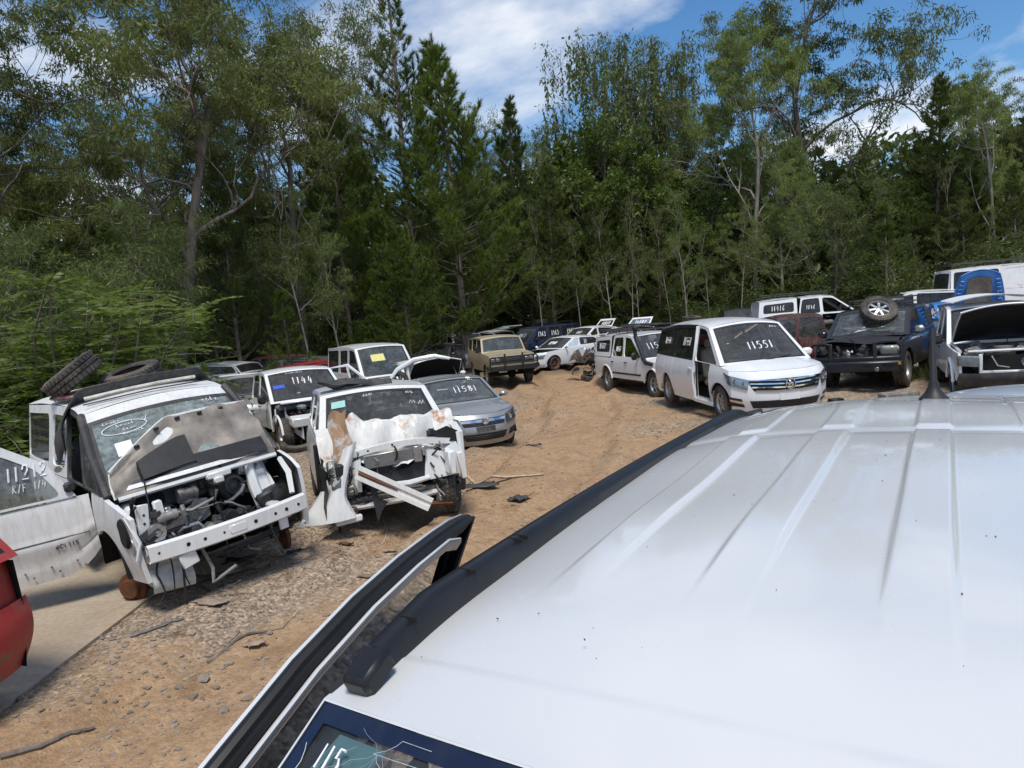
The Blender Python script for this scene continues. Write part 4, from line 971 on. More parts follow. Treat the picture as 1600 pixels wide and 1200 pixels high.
    def mirror(s, side, x, z, mat=None, sz=(.13,.2,.15)):
        y = s.Y(x, z); h = s.o('mirror', MB().box((x+.02, side*(y+.04+sz[1]/2), z+.06), sz, Matrix.Rotation(side*-.12, 3, 'Z'), .045), mat or s.paint)
        s.o('mirror_stalk', MB().box((x+.02, side*(y+.03), z+.02), (.07, .12, .04), None, .01), M_PLA, h)
    def handle(s, side, x, z, mat=None):
        s.o('door_handle', MB().box((x, side*(s.Y(x, z)+.018), z), (.19, .022, .032), None, .008), mat or s.paint)
    def write(s, txt, pos, h, which='ws', side=-1, w=.011, seed=1, mat=None, slant=0., strk=None, ox=0., parent=None):
        """handwriting and drawn glints: which 'ws','rs' -> pos=(y, v) ; 'side' -> pos=(x,z)"""
        mb = MB(); st = strk or strokes(txt, h, seed=seed)
        if which in ('ws', 'rs'):
            f = s.scr(which); sg = 1 if which == 'ws' else -1
            def mp(a, b):
                v = pos[1]+(b+slant*a)/f.ln; yw = lerp(f.yb, f.yt, v); return f((pos[0]+sg*a)/yw, v, .004)
        else:
            dr = 1 if side < 0 else -1
            def mp(a, b): x, z = pos[0]+dr*a, pos[1]+b+slant*a; return (x, side*(s.Y(x, z)-.005), z)
        rw_ = random.Random(seed+5)
        for p in st: mb.tube([mp(a, b) for a, b in p], [w*rw_.uniform(.65, 1.35) for _ in p], 5)
        return s.o('chalk_and_glint_strokes', mb, mat or M_CHK, parent)
    def interior(s, xd, zd, seats, wheel_side=-1, mat=M_INT, smat=None, zs=.55):
        w = s.Y(xd, zd)*1.8
        s.o('dashboard', MB().box((xd, 0, zd-.1), (.45, w, .22), Matrix.Rotation(.15, 3, 'Y'), .07), mat)
        y = wheel_side*s.W*.2
        if wheel_side:
            rt = Matrix.Rotation(1.05, 3, 'Y'); pts = [tuple(Vector((xd-.38, y, zd-.03))+rt @ Vector((.18*math.cos(a), .18*math.sin(a), 0))) for a in np.linspace(0, 6.2832, 19)]
            st = s.o('steering_wheel', MB().tube(pts, .016, 5, False).box((xd-.37, y, zd-.03), (.05, .13, .13), None, .02), M_PLA)
        for x, yy in seats:
            seat(s.root, x, yy, zs, smat or mat)
    def plate(s, y, z, mat=None, w=.37, h=.11, off=.02):
        return s.fpatch('number_plate_holder', [(y-w/2, z-h/2), (y+w/2, z-h/2), (y+w/2, z+h/2), (y-w/2, z+h/2)], mat or M_PLAD, off, .02, 2, 1)
def seat(root, x, y, z, mat):
    o = obj('seat', MB().box((x+.05, y, z), (.52, .5, .16), Matrix.Rotation(-.1, 3, 'Y'), .05), mat, root)
    obj('backrest', MB().box((x-.28, y, z+.36), (.14, .48, .62), Matrix.Rotation(-.25, 3, 'Y'), .05), mat, o)
    obj('headrest', MB().box((x-.38, y, z+.77), (.1, .27, .18), Matrix.Rotation(-.2, 3, 'Y'), .04), mat, o)
_WC = {}
def make_wheel(parent, c, r, w, side, rim=M_ALU, tyre=M_RUBD, spokes=6, thing=None, rot=(0, 0, 0), rimr=.62):
    key = (round(r, 3), round(w, 3), spokes, tyre.name, rim.name if rim else 'none', rimr)
    if key not in _WC:
        h = w/2; rr = r*rimr
        prof = [(-h*.72, rr*.98), (-h*.92, rr*1.08), (-h, rr+.45*(r-rr)), (-h*.93, r-.035), (-h*.8, r-.008), (-h*.34, r), (-h*.3, r-.012), (-h*.22, r-.012), (-h*.18, r), (h*.18, r), (h*.22, r-.012), (h*.3, r-.012), (h*.34, r), (h*.8, r-.008), (h*.93, r-.035), (h, rr+.45*(r-rr)), (h*.92, rr*1.08), (h*.72, rr*.98)]
        mb = MB().lathe(prof, (0,0,0), 40, 'y')
        nb = 36
        for k in range(nb):   # tread lugs
            a = 2*math.pi*k/nb; rt = Matrix.Rotation(-a, 3, 'Y')
            for yy, ww, da in ((-h*.6, h*.46, 0), (h*.6, h*.46, .5), (0, h*.34, .25)):
                a2 = a+da*2*math.pi/nb; rt = Matrix.Rotation(-a2, 3, 'Y')
                mb.box(tuple(rt @ Vector((r-.002, yy, 0))), (.02, ww, r*.115), rt @ Matrix.Rotation(.35 if yy >= 0 else -.35, 3, 'X'))
        to = obj('tyre', mb, tyre, None, 30); tme = to.data; bpy.data.objects.remove(to)
        rme = None
        if rim:
            mb = MB(); f = h*.62
            mb.lathe([(-h*.72, rr), (-h*.5, rr*.93), (f*.3, rr*.9), (f*.9, rr*.93), (h*.74, rr*1.0), (h*.76, rr*.97), (f, rr*.9), (f*.4, rr*.86)], (0,0,0), 32, 'y')
            mb.lathe([(f*.75, .001), (f*.8, rr*.12), (f*.7, rr*.24), (f*.3, rr*.27), (0, rr*.27)], (0,0,0), 20, 'y')
            for k in range(spokes):
                rt = Matrix.Rotation(-2*math.pi*k/spokes, 3, 'Y')
                wd = rr*.3*(6/spokes)**.5 if spokes > 0 else 0
                mb.box(tuple(rt @ Vector((rr*.55, f*.62, 0))), (rr*.72, .03, wd), rt @ Matrix.Rotation(-.12, 3, 'Z'), .01)
            ro = obj('rim', mb, rim); rme = ro.data; bpy.data.objects.remove(ro)
            db = obj('disc', MB().lathe([(0, .001), (0, rr*.8), (-.02, rr*.8)], (0,0,0), 20, 'y'), M_DRK); dme = db.data; bpy.data.objects.remove(db)
        else: dme = None
        _WC[key] = (tme, rme, dme)
    tme, rme, dme = _WC[key]
    if thing:
        t = empty('tyre' if not rim else 'spare_wheel', c, rot, *thing)
        link('tyre_carcass', tme, None, t)
        if rme: link('rim', rme, None, t)
        return t
    e = bpy.data.objects.new('wheel', tme); COL.objects.link(e); e.parent = parent; e.location = c
    e.rotation_euler = (rot[0], rot[1]+random.random()*1.5, rot[2]+(0 if side > 0 else math.pi))
    if rme: link('rim', rme, None, e); link('brake_disc', dme, None, e)
    return e
CLUT = [M_PLA, M_PLAD, M_MET, M_ALU, M_PLA, M_MET, M_PLAD]
def clutter(car, x0, x1, y0, y1, z0, z1, seed, n=26, hoses=16, parent=None, dirty=1.0, names=('engine_cover', 'reservoir', 'bracket', 'air_box', 'pump', 'relay_box')):
    """the jumble of a stripped engine bay: boxes, drums and hoses, each a part"""
    r = random.Random(seed); pr = parent or car.root
    for i in range(n):
        a, b, c = r.uniform(x0, x1), r.uniform(y0, y1), r.uniform(z0, z1); nm = names[i % len(names)]; mt = CLUT[r.randrange(len(CLUT))]
        sx, sy, sz = r.uniform(.06, .22), r.uniform(.06, .24), r.uniform(.05, .18)
        rot = Matrix.Rotation(r.uniform(-.4, .4), 3, 'X') @ Matrix.Rotation(r.uniform(-.5, .5), 3, 'Z') @ Matrix.Rotation(r.uniform(-.4, .4), 3, 'Y')
        if i % 3 == 1:
            mb = MB(); rad = sy*.4; k = r.choice('xyz'); mb.lathe([(-sz*.6, .001), (-sz*.6, rad), (-sz*.2, rad), (-sz*.18, rad*.85), (sz*.3, rad*.85), (sz*.32, rad), (sz*.6, rad*.9), (sz*.6, rad*.3), (sz*.75, rad*.3), (sz*.75, .001)], (a, b, c), 12, k)
        else:
            mb = MB().box((a, b, c), (sx, sy, sz), rot, .012)
            d = rot @ Vector((0, 0, sz*.55)); mb.box((a+d.x, b+d.y, c+d.z), (sx*.5, sy*.6, sz*.25), rot, .006)
            d = rot @ Vector((sx*.5, 0, -sz*.1)); mb.box((a+d.x, b+d.y, c+d.z), (sx*.2, sy*.75, sz*.35), rot, .006)
        obj(nm, mb, mt, pr)
    for i in range(hoses):
        p = Vector((r.uniform(x0, x1), r.uniform(y0, y1), r.uniform(z0, z1))); d = Vector((r.uniform(-1, 1), r.uniform(-1, 1), r.uniform(-.6, .6))); pts = [tuple(p)]
        for k in range(7):
            d = (d+Vector((r.uniform(-.7, .7), r.uniform(-.7, .7), r.uniform(-.6, .5)))).normalized(); p = p+d*.07
            p.x = min(max(p.x, x0-.05), x1+.06); p.y = min(max(p.y, y0), y1); pts.append(tuple(p))
        obj('hose' if i % 2 else 'cable', MB().tube(pts, r.choice((.006, .009, .014, .02)), 6), M_MET if i % 5 == 0 else M_PLA, pr)
def cablerun(name, pts, r, mat, parent):
    return obj(name, MB().tube(pts, r, 6), mat, parent)
# ------------------------------------------------------------------ vehicles
PROF = [(.15,.9), (.3,.955), (.5,.99), (.7,1.0), (.9,.985), (1.02,.945), (1.15,.91), (1.75,.75)]
PROFB = [(.2,.95), (.45,.985), (.7,1.0), (.95,1.0), (1.1,.975), (1.2,.95), (1.8,.85), (2.6,.8)]
def PP(L, W, belt, roof, ws, rs, arches, sill, nose, tail, paint_, prof=PROF, **kw):
    d = dict(L=L, W=W, belt=belt, roof=roof, ws=ws, rs=rs, arches=arches, sill=sill, nose=nose, tail=tail, paint=paint_, prof=prof,
             plan=[(-L/2, .9), (-L/2+.25, .96), (-L/2+.8, .99), (0, 1), (L/2-1.2, .995), (L/2-.55, .965), (L/2-.2, .91), (L/2, .86)])
    d.update(kw); return d
GREY = paint('silver_grey_paint', (.36,.37,.37), .35, .35, (.3,.27,.23), .55)
TAN = paint('tan_paint', (.36,.30,.19), .42, .3, (.28,.22,.15), 0, .2)
BLU = paint('bright_blue_paint', (.03,.2,.58), .3, .15)
NAVY = paint('navy_paint', (.018,.03,.085), .25, .3, (.2,.17,.14))
BLK = paint('black_blue_paint', (.008,.009,.013), .2, .12, (.2,.17,.13))
MAR = paint('maroon_paint', (.07,.012,.015), .3, .4)
REDP = paint('worn_red_paint', (.40,.022,.02), .5, .5, (.2,.12,.08), 0, .15, True, ((.17,.11,.065), 6.0, .55), .3)
WRST = paint('rust_stained_white_paint', (.70,.69,.66), .5, .5, (.40,.34,.27), 0, .08, True, ((.36,.14,.04), 2.6, .60), .5)
WGRIM = paint('grimy_white_paint', (.72,.72,.71), .42, .55, (.3,.26,.21), 0, .1)
M_LINER = two_tone('bonnet_underside', (.27,.24,.205), (.12,.1,.085), 3, .4, .7, .6, .2)
def glasshouse(c, cells, gl, sides=(-1, 1), frames=None):
    for sd in sides:
        for i, (pts, m) in enumerate(cells): c.cell('side_window', sd, pts, m if not isinstance(m, list) else .05, gl, frames, margins=m if isinstance(m, list) else None)

# ---- white people carrier -------------------------------------------------
def people_carrier():
    P = PP(5.0, 1.96, [(-2.5,1.12), (-1,1.1), (1.0,1.06), (1.6,1.03), (2.05,.96), (2.42,.87)], [(-2.3,1.70), (-1.6,1.80), (-.4,1.83), (.4,1.80), (.75,1.74)],
           ((1.62,1.04), (.75,1.74)), ((-2.46,1.1), (-2.3,1.70)), [(1.55,.33,.40), (-1.45,.33,.40)], .24,
           [(.2,-.10), (.4,-.01), (.6,0), (.75,-.03), (.88,-.12)], [(.3,.05), (.6,0), (1.1,.03)], M_WHT, nc=.42, npow=2.6, crown=.08, hcrown=.1, ws_bulge=.16)
    c = Car('people_carrier', 'white people carrier with its front door gone, a shield badge and 11551 on the windscreen', 'people carrier', P, (4.68, 15.07), (0, 0, R(-84)), z=.25)
    c.body([-2.5, -1.0, .28, 1.14, 2.2], ['quarter_panel', 'sliding_door', 'front_door', 'fender'], skip=[('front_door', -1)])
    c.screen('ws', 'windscreen', M_GCLR); c.screen('rs', 'rear_window', M_GTINT); c.roof(); c.hood(); c.rear(.3, 1.1)
    q = [(-2.46,1.12), (-1.0,1.10), (-1.02,1.81), (-2.3,1.70)]; m = [(-1.0,1.10), (.28,1.08), (.2,1.81), (-1.02,1.81)]; f = [(.28,1.08), (1.62,1.04), (.75,1.74), (.2,1.81)]
    for sd in (-1, 1):
        c.cell('side_window', sd, q, gl=M_GTINT, fr=M_PLA, margins=[.03,.02,.07,.06]); c.cell('side_window', sd, m, gl=M_GTINT, fr=M_PLA, margins=[.03,.05,.07,.02])
        c.cell('door_opening' if sd < 0 else 'side_window', sd, f, gl=None if sd < 0 else M_GCLR, margins=[.004 if sd < 0 else .03,.09,.05,.04])
    o = MB()   # open doorway: sill, pillars
    c.o('door_sill', MB().box((.7, -.86, .27), (1.0, .16, .1), None, .02), M_WHT); c.o('pillar', MB().tube([(.24,-.90,.3), (.23,-.88,1.05), (.18,-.74,1.78)], [.06,.05,.035], 8), M_WHT)
    c.o('pillar', MB().tube([(1.18,-.86,.3), (1.2,-.86,1.02)], .05, 8), M_WHT)
    c.o('door_seal', MB().tube([(.31,-.9,.35), (.31,-.88,1.05), (.26,-.72,1.72)], .018, 5), M_PLA)
    c.o('latch_plate', MB().box((.28,-.93,.8), (.03,.02,.1)), M_MET)
    c.front(.22, .87, crown=.07)
    c.fpatch('grille', [(-.60,.60), (.60,.60), (.70,.80), (-.70,.80)], M_DRK, .010, .03, 12)
    for a, b_, zc in ((-.70,.70,.80), (-.66,.66,.735), (-.63,.63,.67), (-.58,.58,.605)):
        c.fpatch('grille_bar', [(a,zc-.011), (0,zc-.040), (0,zc-.017), (a,zc+.011)], M_CHR, .022, .03, 8, 1); c.fpatch('grille_bar', [(0,zc-.040), (b_,zc-.011), (b_,zc+.011), (0,zc-.017)], M_CHR, .022, .03, 8, 1)
    p = c.fp(0, .70, .035); e = c.o('badge', MB().lathe([(0,.098), (.014,.094), (.014,.078), (.004,.075)], p, 24, 'x'), M_CHR)
    for a in (0, 120, 240):
        d = MB(); v = [(.02*0+.0,0)]; pts = [(0,.008), (.032,.036), (0,.06), (-.032,.036)]; ca, sa = math.cos(R(a)), math.sin(R(a))
        c.o('badge_diamond', d.add([(p[0]+.016, p[1]+y*ca-z*sa, p[2]+y*sa+z*ca) for y, z in pts]+[(p[0], p[1]+y*ca-z*sa, p[2]+y*sa+z*ca) for y, z in pts], [(0,1,2,3), (0,4,5,1), (1,5,6,2), (2,6,7,3), (3,7,4,0)]), M_CHR, e)
    c.lamp([(.70,.62), (1.0,.74), (1.08,.94), (.66,.80)], M_REF, 3)
    c.fpatch('lower_intake', [(-.6,.28), (.6,.28), (.66,.42), (-.66,.42)], M_PLA, .010)
    c.fpatch('fog_surround', [(.72,.30), (.96,.34), (.98,.5), (.78,.46)], M_PLA, .010, mirror=True); c.fpatch('fog_trim', [(.74,.36), (.95,.42), (.95,.455), (.76,.41)], M_CHR, .02, mirror=True)
    c.plate(0, .47, M_WHT)
    c.wheels([(1.55,-1,.33,.21), (1.55,1,.33,.21), (-1.45,-1,.33,.21), (-1.45,1,.33,.21)], spokes=7)
    c.interior(1.35, 1.06, [(.35,-.42), (.35,.42), (-.6,-.4), (-.6,.4)], -1, M_INT, M_INTL, .62)
    c.mirror(1, 1.2, 1.08); c.handle(-1, .12, .92); c.handle(1, .45, .92)
    c.write('11551', (-.02,.40), .2, seed=4, w=.012); c.write('11551', (-.35,1.46), .17, 'side', -1, seed=6, w=.007); c.write('11551', (-1.6,1.46), .14, 'side', -1, seed=8, w=.007)
    c.write('fae', (.5,.86), .09, seed=9, w=.007)
    c.o('wiper', MB().tube([c.scr()(-.1,.02,.02), c.scr()(.55,.1,.02)], .008, 5), M_PLA)
people_carrier()

# ---- silver hatchback ------------------------------------------------------
def silver_hatch():
    P = PP(4.25, 1.75, [(-2.1,1.0), (-1.2,.97), (.7,.94), (1.0,.92), (1.6,.84), (1.98,.74)], [(-1.75,1.30), (-1.0,1.39), (-.3,1.405), (.1,1.38)],
           ((.98,.93), (.08,1.375)), ((-2.08,.98), (-1.72,1.30)), [(1.32,.31,.37), (-1.3,.31,.37)], .2,
           [(.15,-.1), (.3,-.0), (.45,.0), (.62,-.05), (.76,-.16)], [(.3,.05), (.6,0), (1.1,.05)], GREY, nc=.42, npow=2.4, crown=.06, hcrown=.06, ws_bulge=.2)
    c = Car('hatchback', 'dusty silver hatchback with a round lion badge and 11581 on its windscreen', 'hatchback', P, (-1.40, 16.03), (0, 0, R(-67.5)), z=-.13)
    c.body([-2.12, -1.0, -.1, .92, 1.9], ['quarter_panel', 'rear_door', 'front_door', 'fender'])
    c.screen('ws', 'windscreen', M_GDUST); c.screen('rs', 'rear_window', M_GDARK); c.roof(); c.hood(crease=.014); c.rear(.25, .98)
    glasshouse(c, [([(-1.9,.99), (-.1,.955), (-.12,1.40), (-1.72,1.30)], [.03,.03,.05,.1]), ([(-.1,.955), (.98,.93), (.1,1.375), (-.12,1.40)], [.03,.05,.05,.03])], M_GDARK)
    c.front(.17, .74, crown=.045)
    c.fpatch('grille', [(-.42,.56), (.42,.56), (.48,.70), (-.48,.70)], M_DRK, .010); c.slats('grille_bar', -.45, .45, [.585, .615], .012, M_PLAD)
    c.fpatch('chrome_bar', [(-.46,.635), (.46,.635), (.49,.69), (-.49,.69)], M_CHR, .022, .03, 10, 1)
    p = c.fp(0, .655, .04); e = c.o('badge', MB().lathe([(0,.075), (.012,.072), (.014,.06), (.008,.05), (.012,.001)], p, 24, 'x'), M_CHR)
    c.o('badge_lion', MB().tube([(p[0]+.016, p[1]+y, p[2]+z) for y, z in ((-.03,-.03), (-.04,.005), (-.015,.035), (.02,.03), (.035,.005), (.015,-.01), (.03,-.035), (.005,-.04))], .008, 5), M_MET, e)
    c.lamp([(.50,.56), (.86,.62), (.92,.83), (.50,.72)], M_PLAD, 2)
    c.fpatch('bumper_panel', [(-.42,.44), (.42,.44), (.42,.555), (-.42,.555)], GREY, .012); c.plate(0, .5, M_PLAD, .4, .1, .03)
    c.fpatch('lower_intake', [(-.4,.27), (.4,.27), (.5,.41), (-.5,.41)], M_DRK, .010); c.slats('intake_bar', -.46, .46, [.3, .335, .37], .012, M_PLAD)
    c.fpatch('fog_recess', [(.55,.3), (.8,.33), (.82,.45), (.6,.42)], M_DRK, .010, mirror=True)
    for sg in (1, -1):
        for z in (.345, .375, .405): c.fpatch('recess_bar', [(.57*sg, z-.005), (.81*sg, z+.012), (.81*sg, z+.024), (.57*sg, z+.007)], M_PLAD, .014, .02, 3, 1)
    c.wheels([(1.32,-1,.31,.2), (1.32,1,.31,.2), (-1.3,-1,.31,.2), (-1.3,1,.31,.2)], spokes=5)
    c.interior(.62, .97, [(-.25,-.36), (-.25,.36)], -1, zs=.5)
    c.mirror(1, .75, .96, sz=(.1,.18,.12)); c.mirror(-1, .75, .96, sz=(.1,.18,.12))
    c.write('11581', (.1,.52), .22, seed=11, slant=.02); c.write('dae', (.38,.88), .07, seed=3, w=.007)
    c.o('inspection_sticker', MB().add([c.scr()(t, v, .003) for t, v in ((.42,.93), (.56,.93), (.56,1.0), (.42,1.0))], [(0,1,2,3)]), M_CHK)
silver_hatch()

# ---- tan four wheel drive --------------------------------------------------
def tan_4wd():
    P = PP(4.6, 1.8, [(-2.3,1.19), (.9,1.17), (1.3,1.15), (2.2,1.09)], [(-2.15,1.70), (-1.2,1.74), (0,1.74), (.5,1.70)],
           ((.92,1.17), (.5,1.70)), ((-2.3,1.19), (-2.15,1.70)), [(1.48,.36,.43), (-1.28,.36,.43)], .52,
           [(.5,-.08), (.65,-.02), (.9,-.01), (1.1,-.06)], [(.5,.03), (.8,0), (1.2,.02)], TAN, PROFB, nc=.08, npow=4, crown=.06, hcrown=.05, ws_bulge=.06)
    P['plan'] = [(-2.3,.95), (-1.8,.99), (1.2,1), (2.3,.95)]
    c = Car('four_wheel_drive', 'boxy tan four wheel drive with a black bull bar facing down the dirt track', 'four wheel drive', P, (-.42, 27.97), (0, 0, R(-77)), z=.13)
    c.body([-2.3, -1.25, -.28, .8, 2.22], ['quarter_panel', 'rear_door', 'front_door', 'fender'])
    c.screen('ws', 'windscreen', M_GDUST, .06, .05, .05); c.screen('rs', 'rear_window', M_GDARK); c.roof(); c.hood(crease=.02); c.rear(.55, 1.19)
    glasshouse(c, [([(-2.3,1.19), (-1.25,1.18), (-1.25,1.74), (-2.15,1.70)], .06), ([(-1.25,1.18), (-.28,1.175), (-.28,1.74), (-1.25,1.74)], .05), ([(-.28,1.175), (.92,1.17), (.5,1.70), (-.28,1.74)], .05)], M_GDARK)
    c.front(.55, 1.1, crown=.045)
    c.fpatch('grille', [(-.83,.82), (.83,.82), (.83,1.03), (-.83,1.03)], M_PLA, .010, .03, 10); c.slats('grille_bar', -.42, .42, [.86, .9, .99], .012, M_PLAD)
    for sg in (1, -1):
        for y in (.53, .71):
            p = c.fp(sg*y, .93, .012); s_ = c.o('headlight', MB().box((p[0]+.004, p[1], p[2]), (.03, .15, .12), None, .01), M_REF); c.o('lens', MB().box((p[0]+.024, p[1], p[2]), (.008, .14, .11)), M_LENS, s_)
    tx = bpy.data.curves.new('lettering', 'FONT'); tx.body = 'TOYOTA'; tx.size = .13; tx.extrude = .004; tx.align_x = 'CENTER'
    to = bpy.data.objects.new('lettering', tx); me = bpy.data.meshes.new_from_object(to); bpy.data.objects.remove(to)
    lo = link('grille_lettering', me, M_CHR, c.root); p = c.fp(0, .90, .035); lo.location = p; lo.rotation_euler = (R(90), 0, R(90))
    c.o('bumper', MB().box((2.36, 0, .62), (.16, 1.76, .17), None, .03), M_PLA)
    bb = c.o('bull_bar', MB().box((2.50, .33, .85), (.05, .07, .62), None, .015).box((2.50, -.33, .85), (.05, .07, .62), None, .015).tube([(2.47,-.88,.72), (2.49,-.88,1.0), (2.5,-.84,1.04), (2.5,.84,1.04), (2.49,.88,1.0), (2.47,.88,.72)], .028, 7).tube([(2.47,-.88,.8), (2.47,.88,.8)], .025, 7), M_PLA)
    c.o('bumper_end', MB().box((2.33, .9, .66), (.3, .12, .14), None, .03).box((2.33, -.9, .66), (.3, .12, .14), None, .03), M_PLA)
    c.wheels([(1.48,-1,.36,.24), (1.48,1,.36,.24), (-1.28,-1,.36,.24), (-1.28,1,.36,.24)], plain('grey_steel_rim', (.35,.34,.32), .5, .3), spokes=8)
    c.interior(.6, 1.17, [(-.1,-.4), (-.1,.4), (-1.0,0)], -1, zs=.8)
    c.mirror(-1, .62, 1.25, M_PLA, (.06,.16,.24)); c.mirror(1, .62, 1.25, M_PLA, (.06,.16,.24))
    c.o('axle', MB().tube([(1.48,-.7,.36), (1.48,.7,.36)], .06, 8).ball((1.48,.1,.36), (.15,.15,.15)), M_DRK)
tan_4wd()

# ---- white dual cab with canopy, snorkel and rack ---------------------------
def rack(c, x0, x1, w, z, mat=M_PLAD, n=6, name='roof_rack', h=.12):
    mb = MB().tube([(x0,-w,z+h), (x1,-w,z+h), (x1,w,z+h), (x0,w,z+h), (x0,-w,z+h)], .016, 6).tube([(x0,-w,z), (x1,-w,z), (x1,w,z), (x0,w,z), (x0,-w,z)], .014, 6)
    rk = c.o(name, mb, mat)
    for i in range(n):
        x = lerp(x0+.08, x1-.08, i/(n-1)); c.o('rack_slat', MB().box((x, 0, z), (.05, w*2, .02)), mat, rk)
    for x in (x0+.1, (x0+x1)/2, x1-.1):
        for sd in (-1, 1): c.o('rack_post', MB().tube([(x, sd*w, z+h), (x, sd*w, z-.1)], .012, 5), mat, rk)
    return rk
def dual_cab(name, label, pos, th, z=None, canopy=True, full=True, pm=M_WHT, gl=M_GTINT, writing=None, group=None, nofront=False, doors_out=(), front_glass=M_GCLR, dk=1.08):
    P = PP(5.2, 1.9, [(-2.6,1.08), (.8,1.07), (1.3,1.06), (2.4,.98)], [(-.95,1.74), (-.4,1.78), (0,1.77), (.25,1.73)],
           ((1.12,1.07), (.25,1.73)), ((-1.08,1.08), (-.95,1.74)), [(1.6,.38,.45), (-1.5,.38,.45)], .46,
           [(.4,-.1), (.6,0), (.85,-.01), (.98,-.07)], [(.5,.03), (.8,0), (1.2,.02)], pm, PROFB, nc=.22, npow=3.2, crown=.06, hcrown=.06, ws_bulge=.12, nofront=nofront, nowell=nofront)
    c = Car(name, label, 'utility vehicle', P, pos, (0, 0, R(th)), group, z)
    c.body([-2.6, -1.08, -.2, .98, 2.25], ['tub_side', 'rear_door', 'front_door', 'fender'], skip=[('front_door', d) for d in doors_out]+(['fender'] if nofront else []))
    c.screen('ws', 'windscreen', front_glass); c.roof(); c.rear(.5, 1.08)
    if not canopy: c.screen('rs', 'rear_window', M_GDARK)
    for sd in (-1, 1):
        c.cell('side_window', sd, [(-1.08,1.08), (-.2,1.075), (-.22,1.775), (-.95,1.74)], .055, gl)
        c.cell('side_window', sd, [(-.2,1.075), (1.12,1.07), (.25,1.73), (-.22,1.775)], .055, None if sd in doors_out else gl)
    if canopy:
        Q = dict(P); Q['roof'] = [(-2.5,1.70), (-1.8,1.76), (-1.1,1.76)]; Pold = c.P; c.P = Q; c.roof(name='canopy_roof'); 
        for sd in (-1, 1): c.cell('canopy_window', sd, [(-2.58,1.1), (-1.12,1.1), (-1.1,1.76), (-2.5,1.70)], gl=M_GTINT, margins=[.14,.12,.12,.16]); c.o('canopy_seal', MB().tube([(-2.55, sd*c.Y(-2.5,1.09), 1.09), (-1.1, sd*c.Y(-1.1,1.09), 1.09)], .014, 5), M_PLA)
        c.o('canopy_end', MB().add([(-1.11,-.78,1.1), (-1.11,.78,1.1), (-1.11,.7,1.78), (-1.11,-.7,1.78)], [(0,1,2,3)]).add([(-2.56,-.8,1.1), (-2.56,.8,1.1), (-2.48,.68,1.74), (-2.48,-.68,1.74)], [(0,1,2,3)]), pm); c.P = Pold
    else:
        c.o('tub', MB().box((-1.85, 0, .62), (1.4, 1.5, .04)).box((-1.15, 0, .85), (.04, 1.5, .44)).box((-1.85, .78, .85), (1.4, .04, .44)).box((-1.85, -.78, .85), (1.4, .04, .44)), pm)
    if not nofront:
        c.hood(); c.front(.4, .98, crown=.055)
        c.fpatch('grille', [(-.5,.74), (.5,.74), (.52,.9), (-.52,.9)], M_PLA, .010, .03, 8); c.slats('grille_bar', -.5, .5, [.78, .82, .86], .016, M_CHR)
        c.lamp([(.58,.72), (.9,.75), (.93,.95), (.58,.9)], M_REF, 2, r=.06); c.fpatch('lower_intake', [(-.6,.46), (.6,.46), (.6,.6), (-.6,.6)], M_PLA, .010)
    c.wheels([(1.6,-1,.38,.26), (1.6,1,.38,.26), (-1.5,-1,.38,.26), (-1.5,1,.38,.26)], spokes=6)
    c.interior(.95, 1.08, [(.0,-.4), (.0,.4), (-.75,0)], -1, zs=.72)
    for sd in (-1, 1):
        c.handle(sd, -.95, .96, M_PLA); c.handle(sd, .0, .96, M_PLA)
        if sd not in doors_out: c.mirror(sd, .82, 1.12, M_PLA, (.1,.2,.22))
        for ax in (1.6, -1.5):
            c.o('arch_flare', MB().tube([(ax+.46*math.cos(a), sd*(c.Y(ax, .8)+.0), .38+.46*math.sin(a)) for a in np.linspace(.1, 3.04, 14)], .028, 6), pm)
    for w in (writing or []): c.write(*w[0], **w[1])
    return c
c = dual_cab('utility_vehicle', 'white dual cab utility with canopy, black snorkel and roof rack beside the people carrier', (4.36, 21.55), -73.8, -.04, doors_out=(),
    writing=[(('11569', (-1.85,1.43), .17, 'side', -1), dict(seed=21)), (('1156', (-.6,1.36), .15, 'side', -1), dict(seed=22)), (('1156', (-.35,.5), .26), dict(seed=23, w=.014)),])
c.o('snorkel', MB().tube([(1.7,-.93,.95), (1.35,-.97,1.0), (1.12,-.92,1.12), (.78,-.84,1.42), (.45,-.78,1.70), (.42,-.78,1.92)], [.05,.06,.06,.055,.055,.06], 8).box((.44,-.78,1.97), (.16,.14,.12), None, .03), M_PLA)
rack(c, -1.0, .35, .66, 1.90)
rack(c, -2.45, -1.1, .62, 1.88, n=5, h=.05)
c.o('side_step', MB().tube([(-1.0,-.9,.5), (1.1,-.9,.5)], .035, 7), M_PLA); c.o('door_moulding', MB().box((.0,-.96,.62), (1.9,.02,.05)), M_PLA)
c.o('rack_ladder', MB().box((-1.2, .25, 2.03), (2.4, .3, .05), None, .01), M_PLAD)

c = dual_cab('utility_vehicle', 'white dual cab utility with canopy marked 11416 parked side-on on the right rise', (12.6, 28.6), -8, .62, doors_out=(-1,),
    writing=[(('11416', (-1.85,1.43), .2, 'side', -1), dict(seed=31, w=.014)), (('1146', (-.62,1.38), .16, 'side', -1), dict(seed=32, w=.013))])
rack(c, -2.45, .1, .62, 1.9, n=8, h=.06)
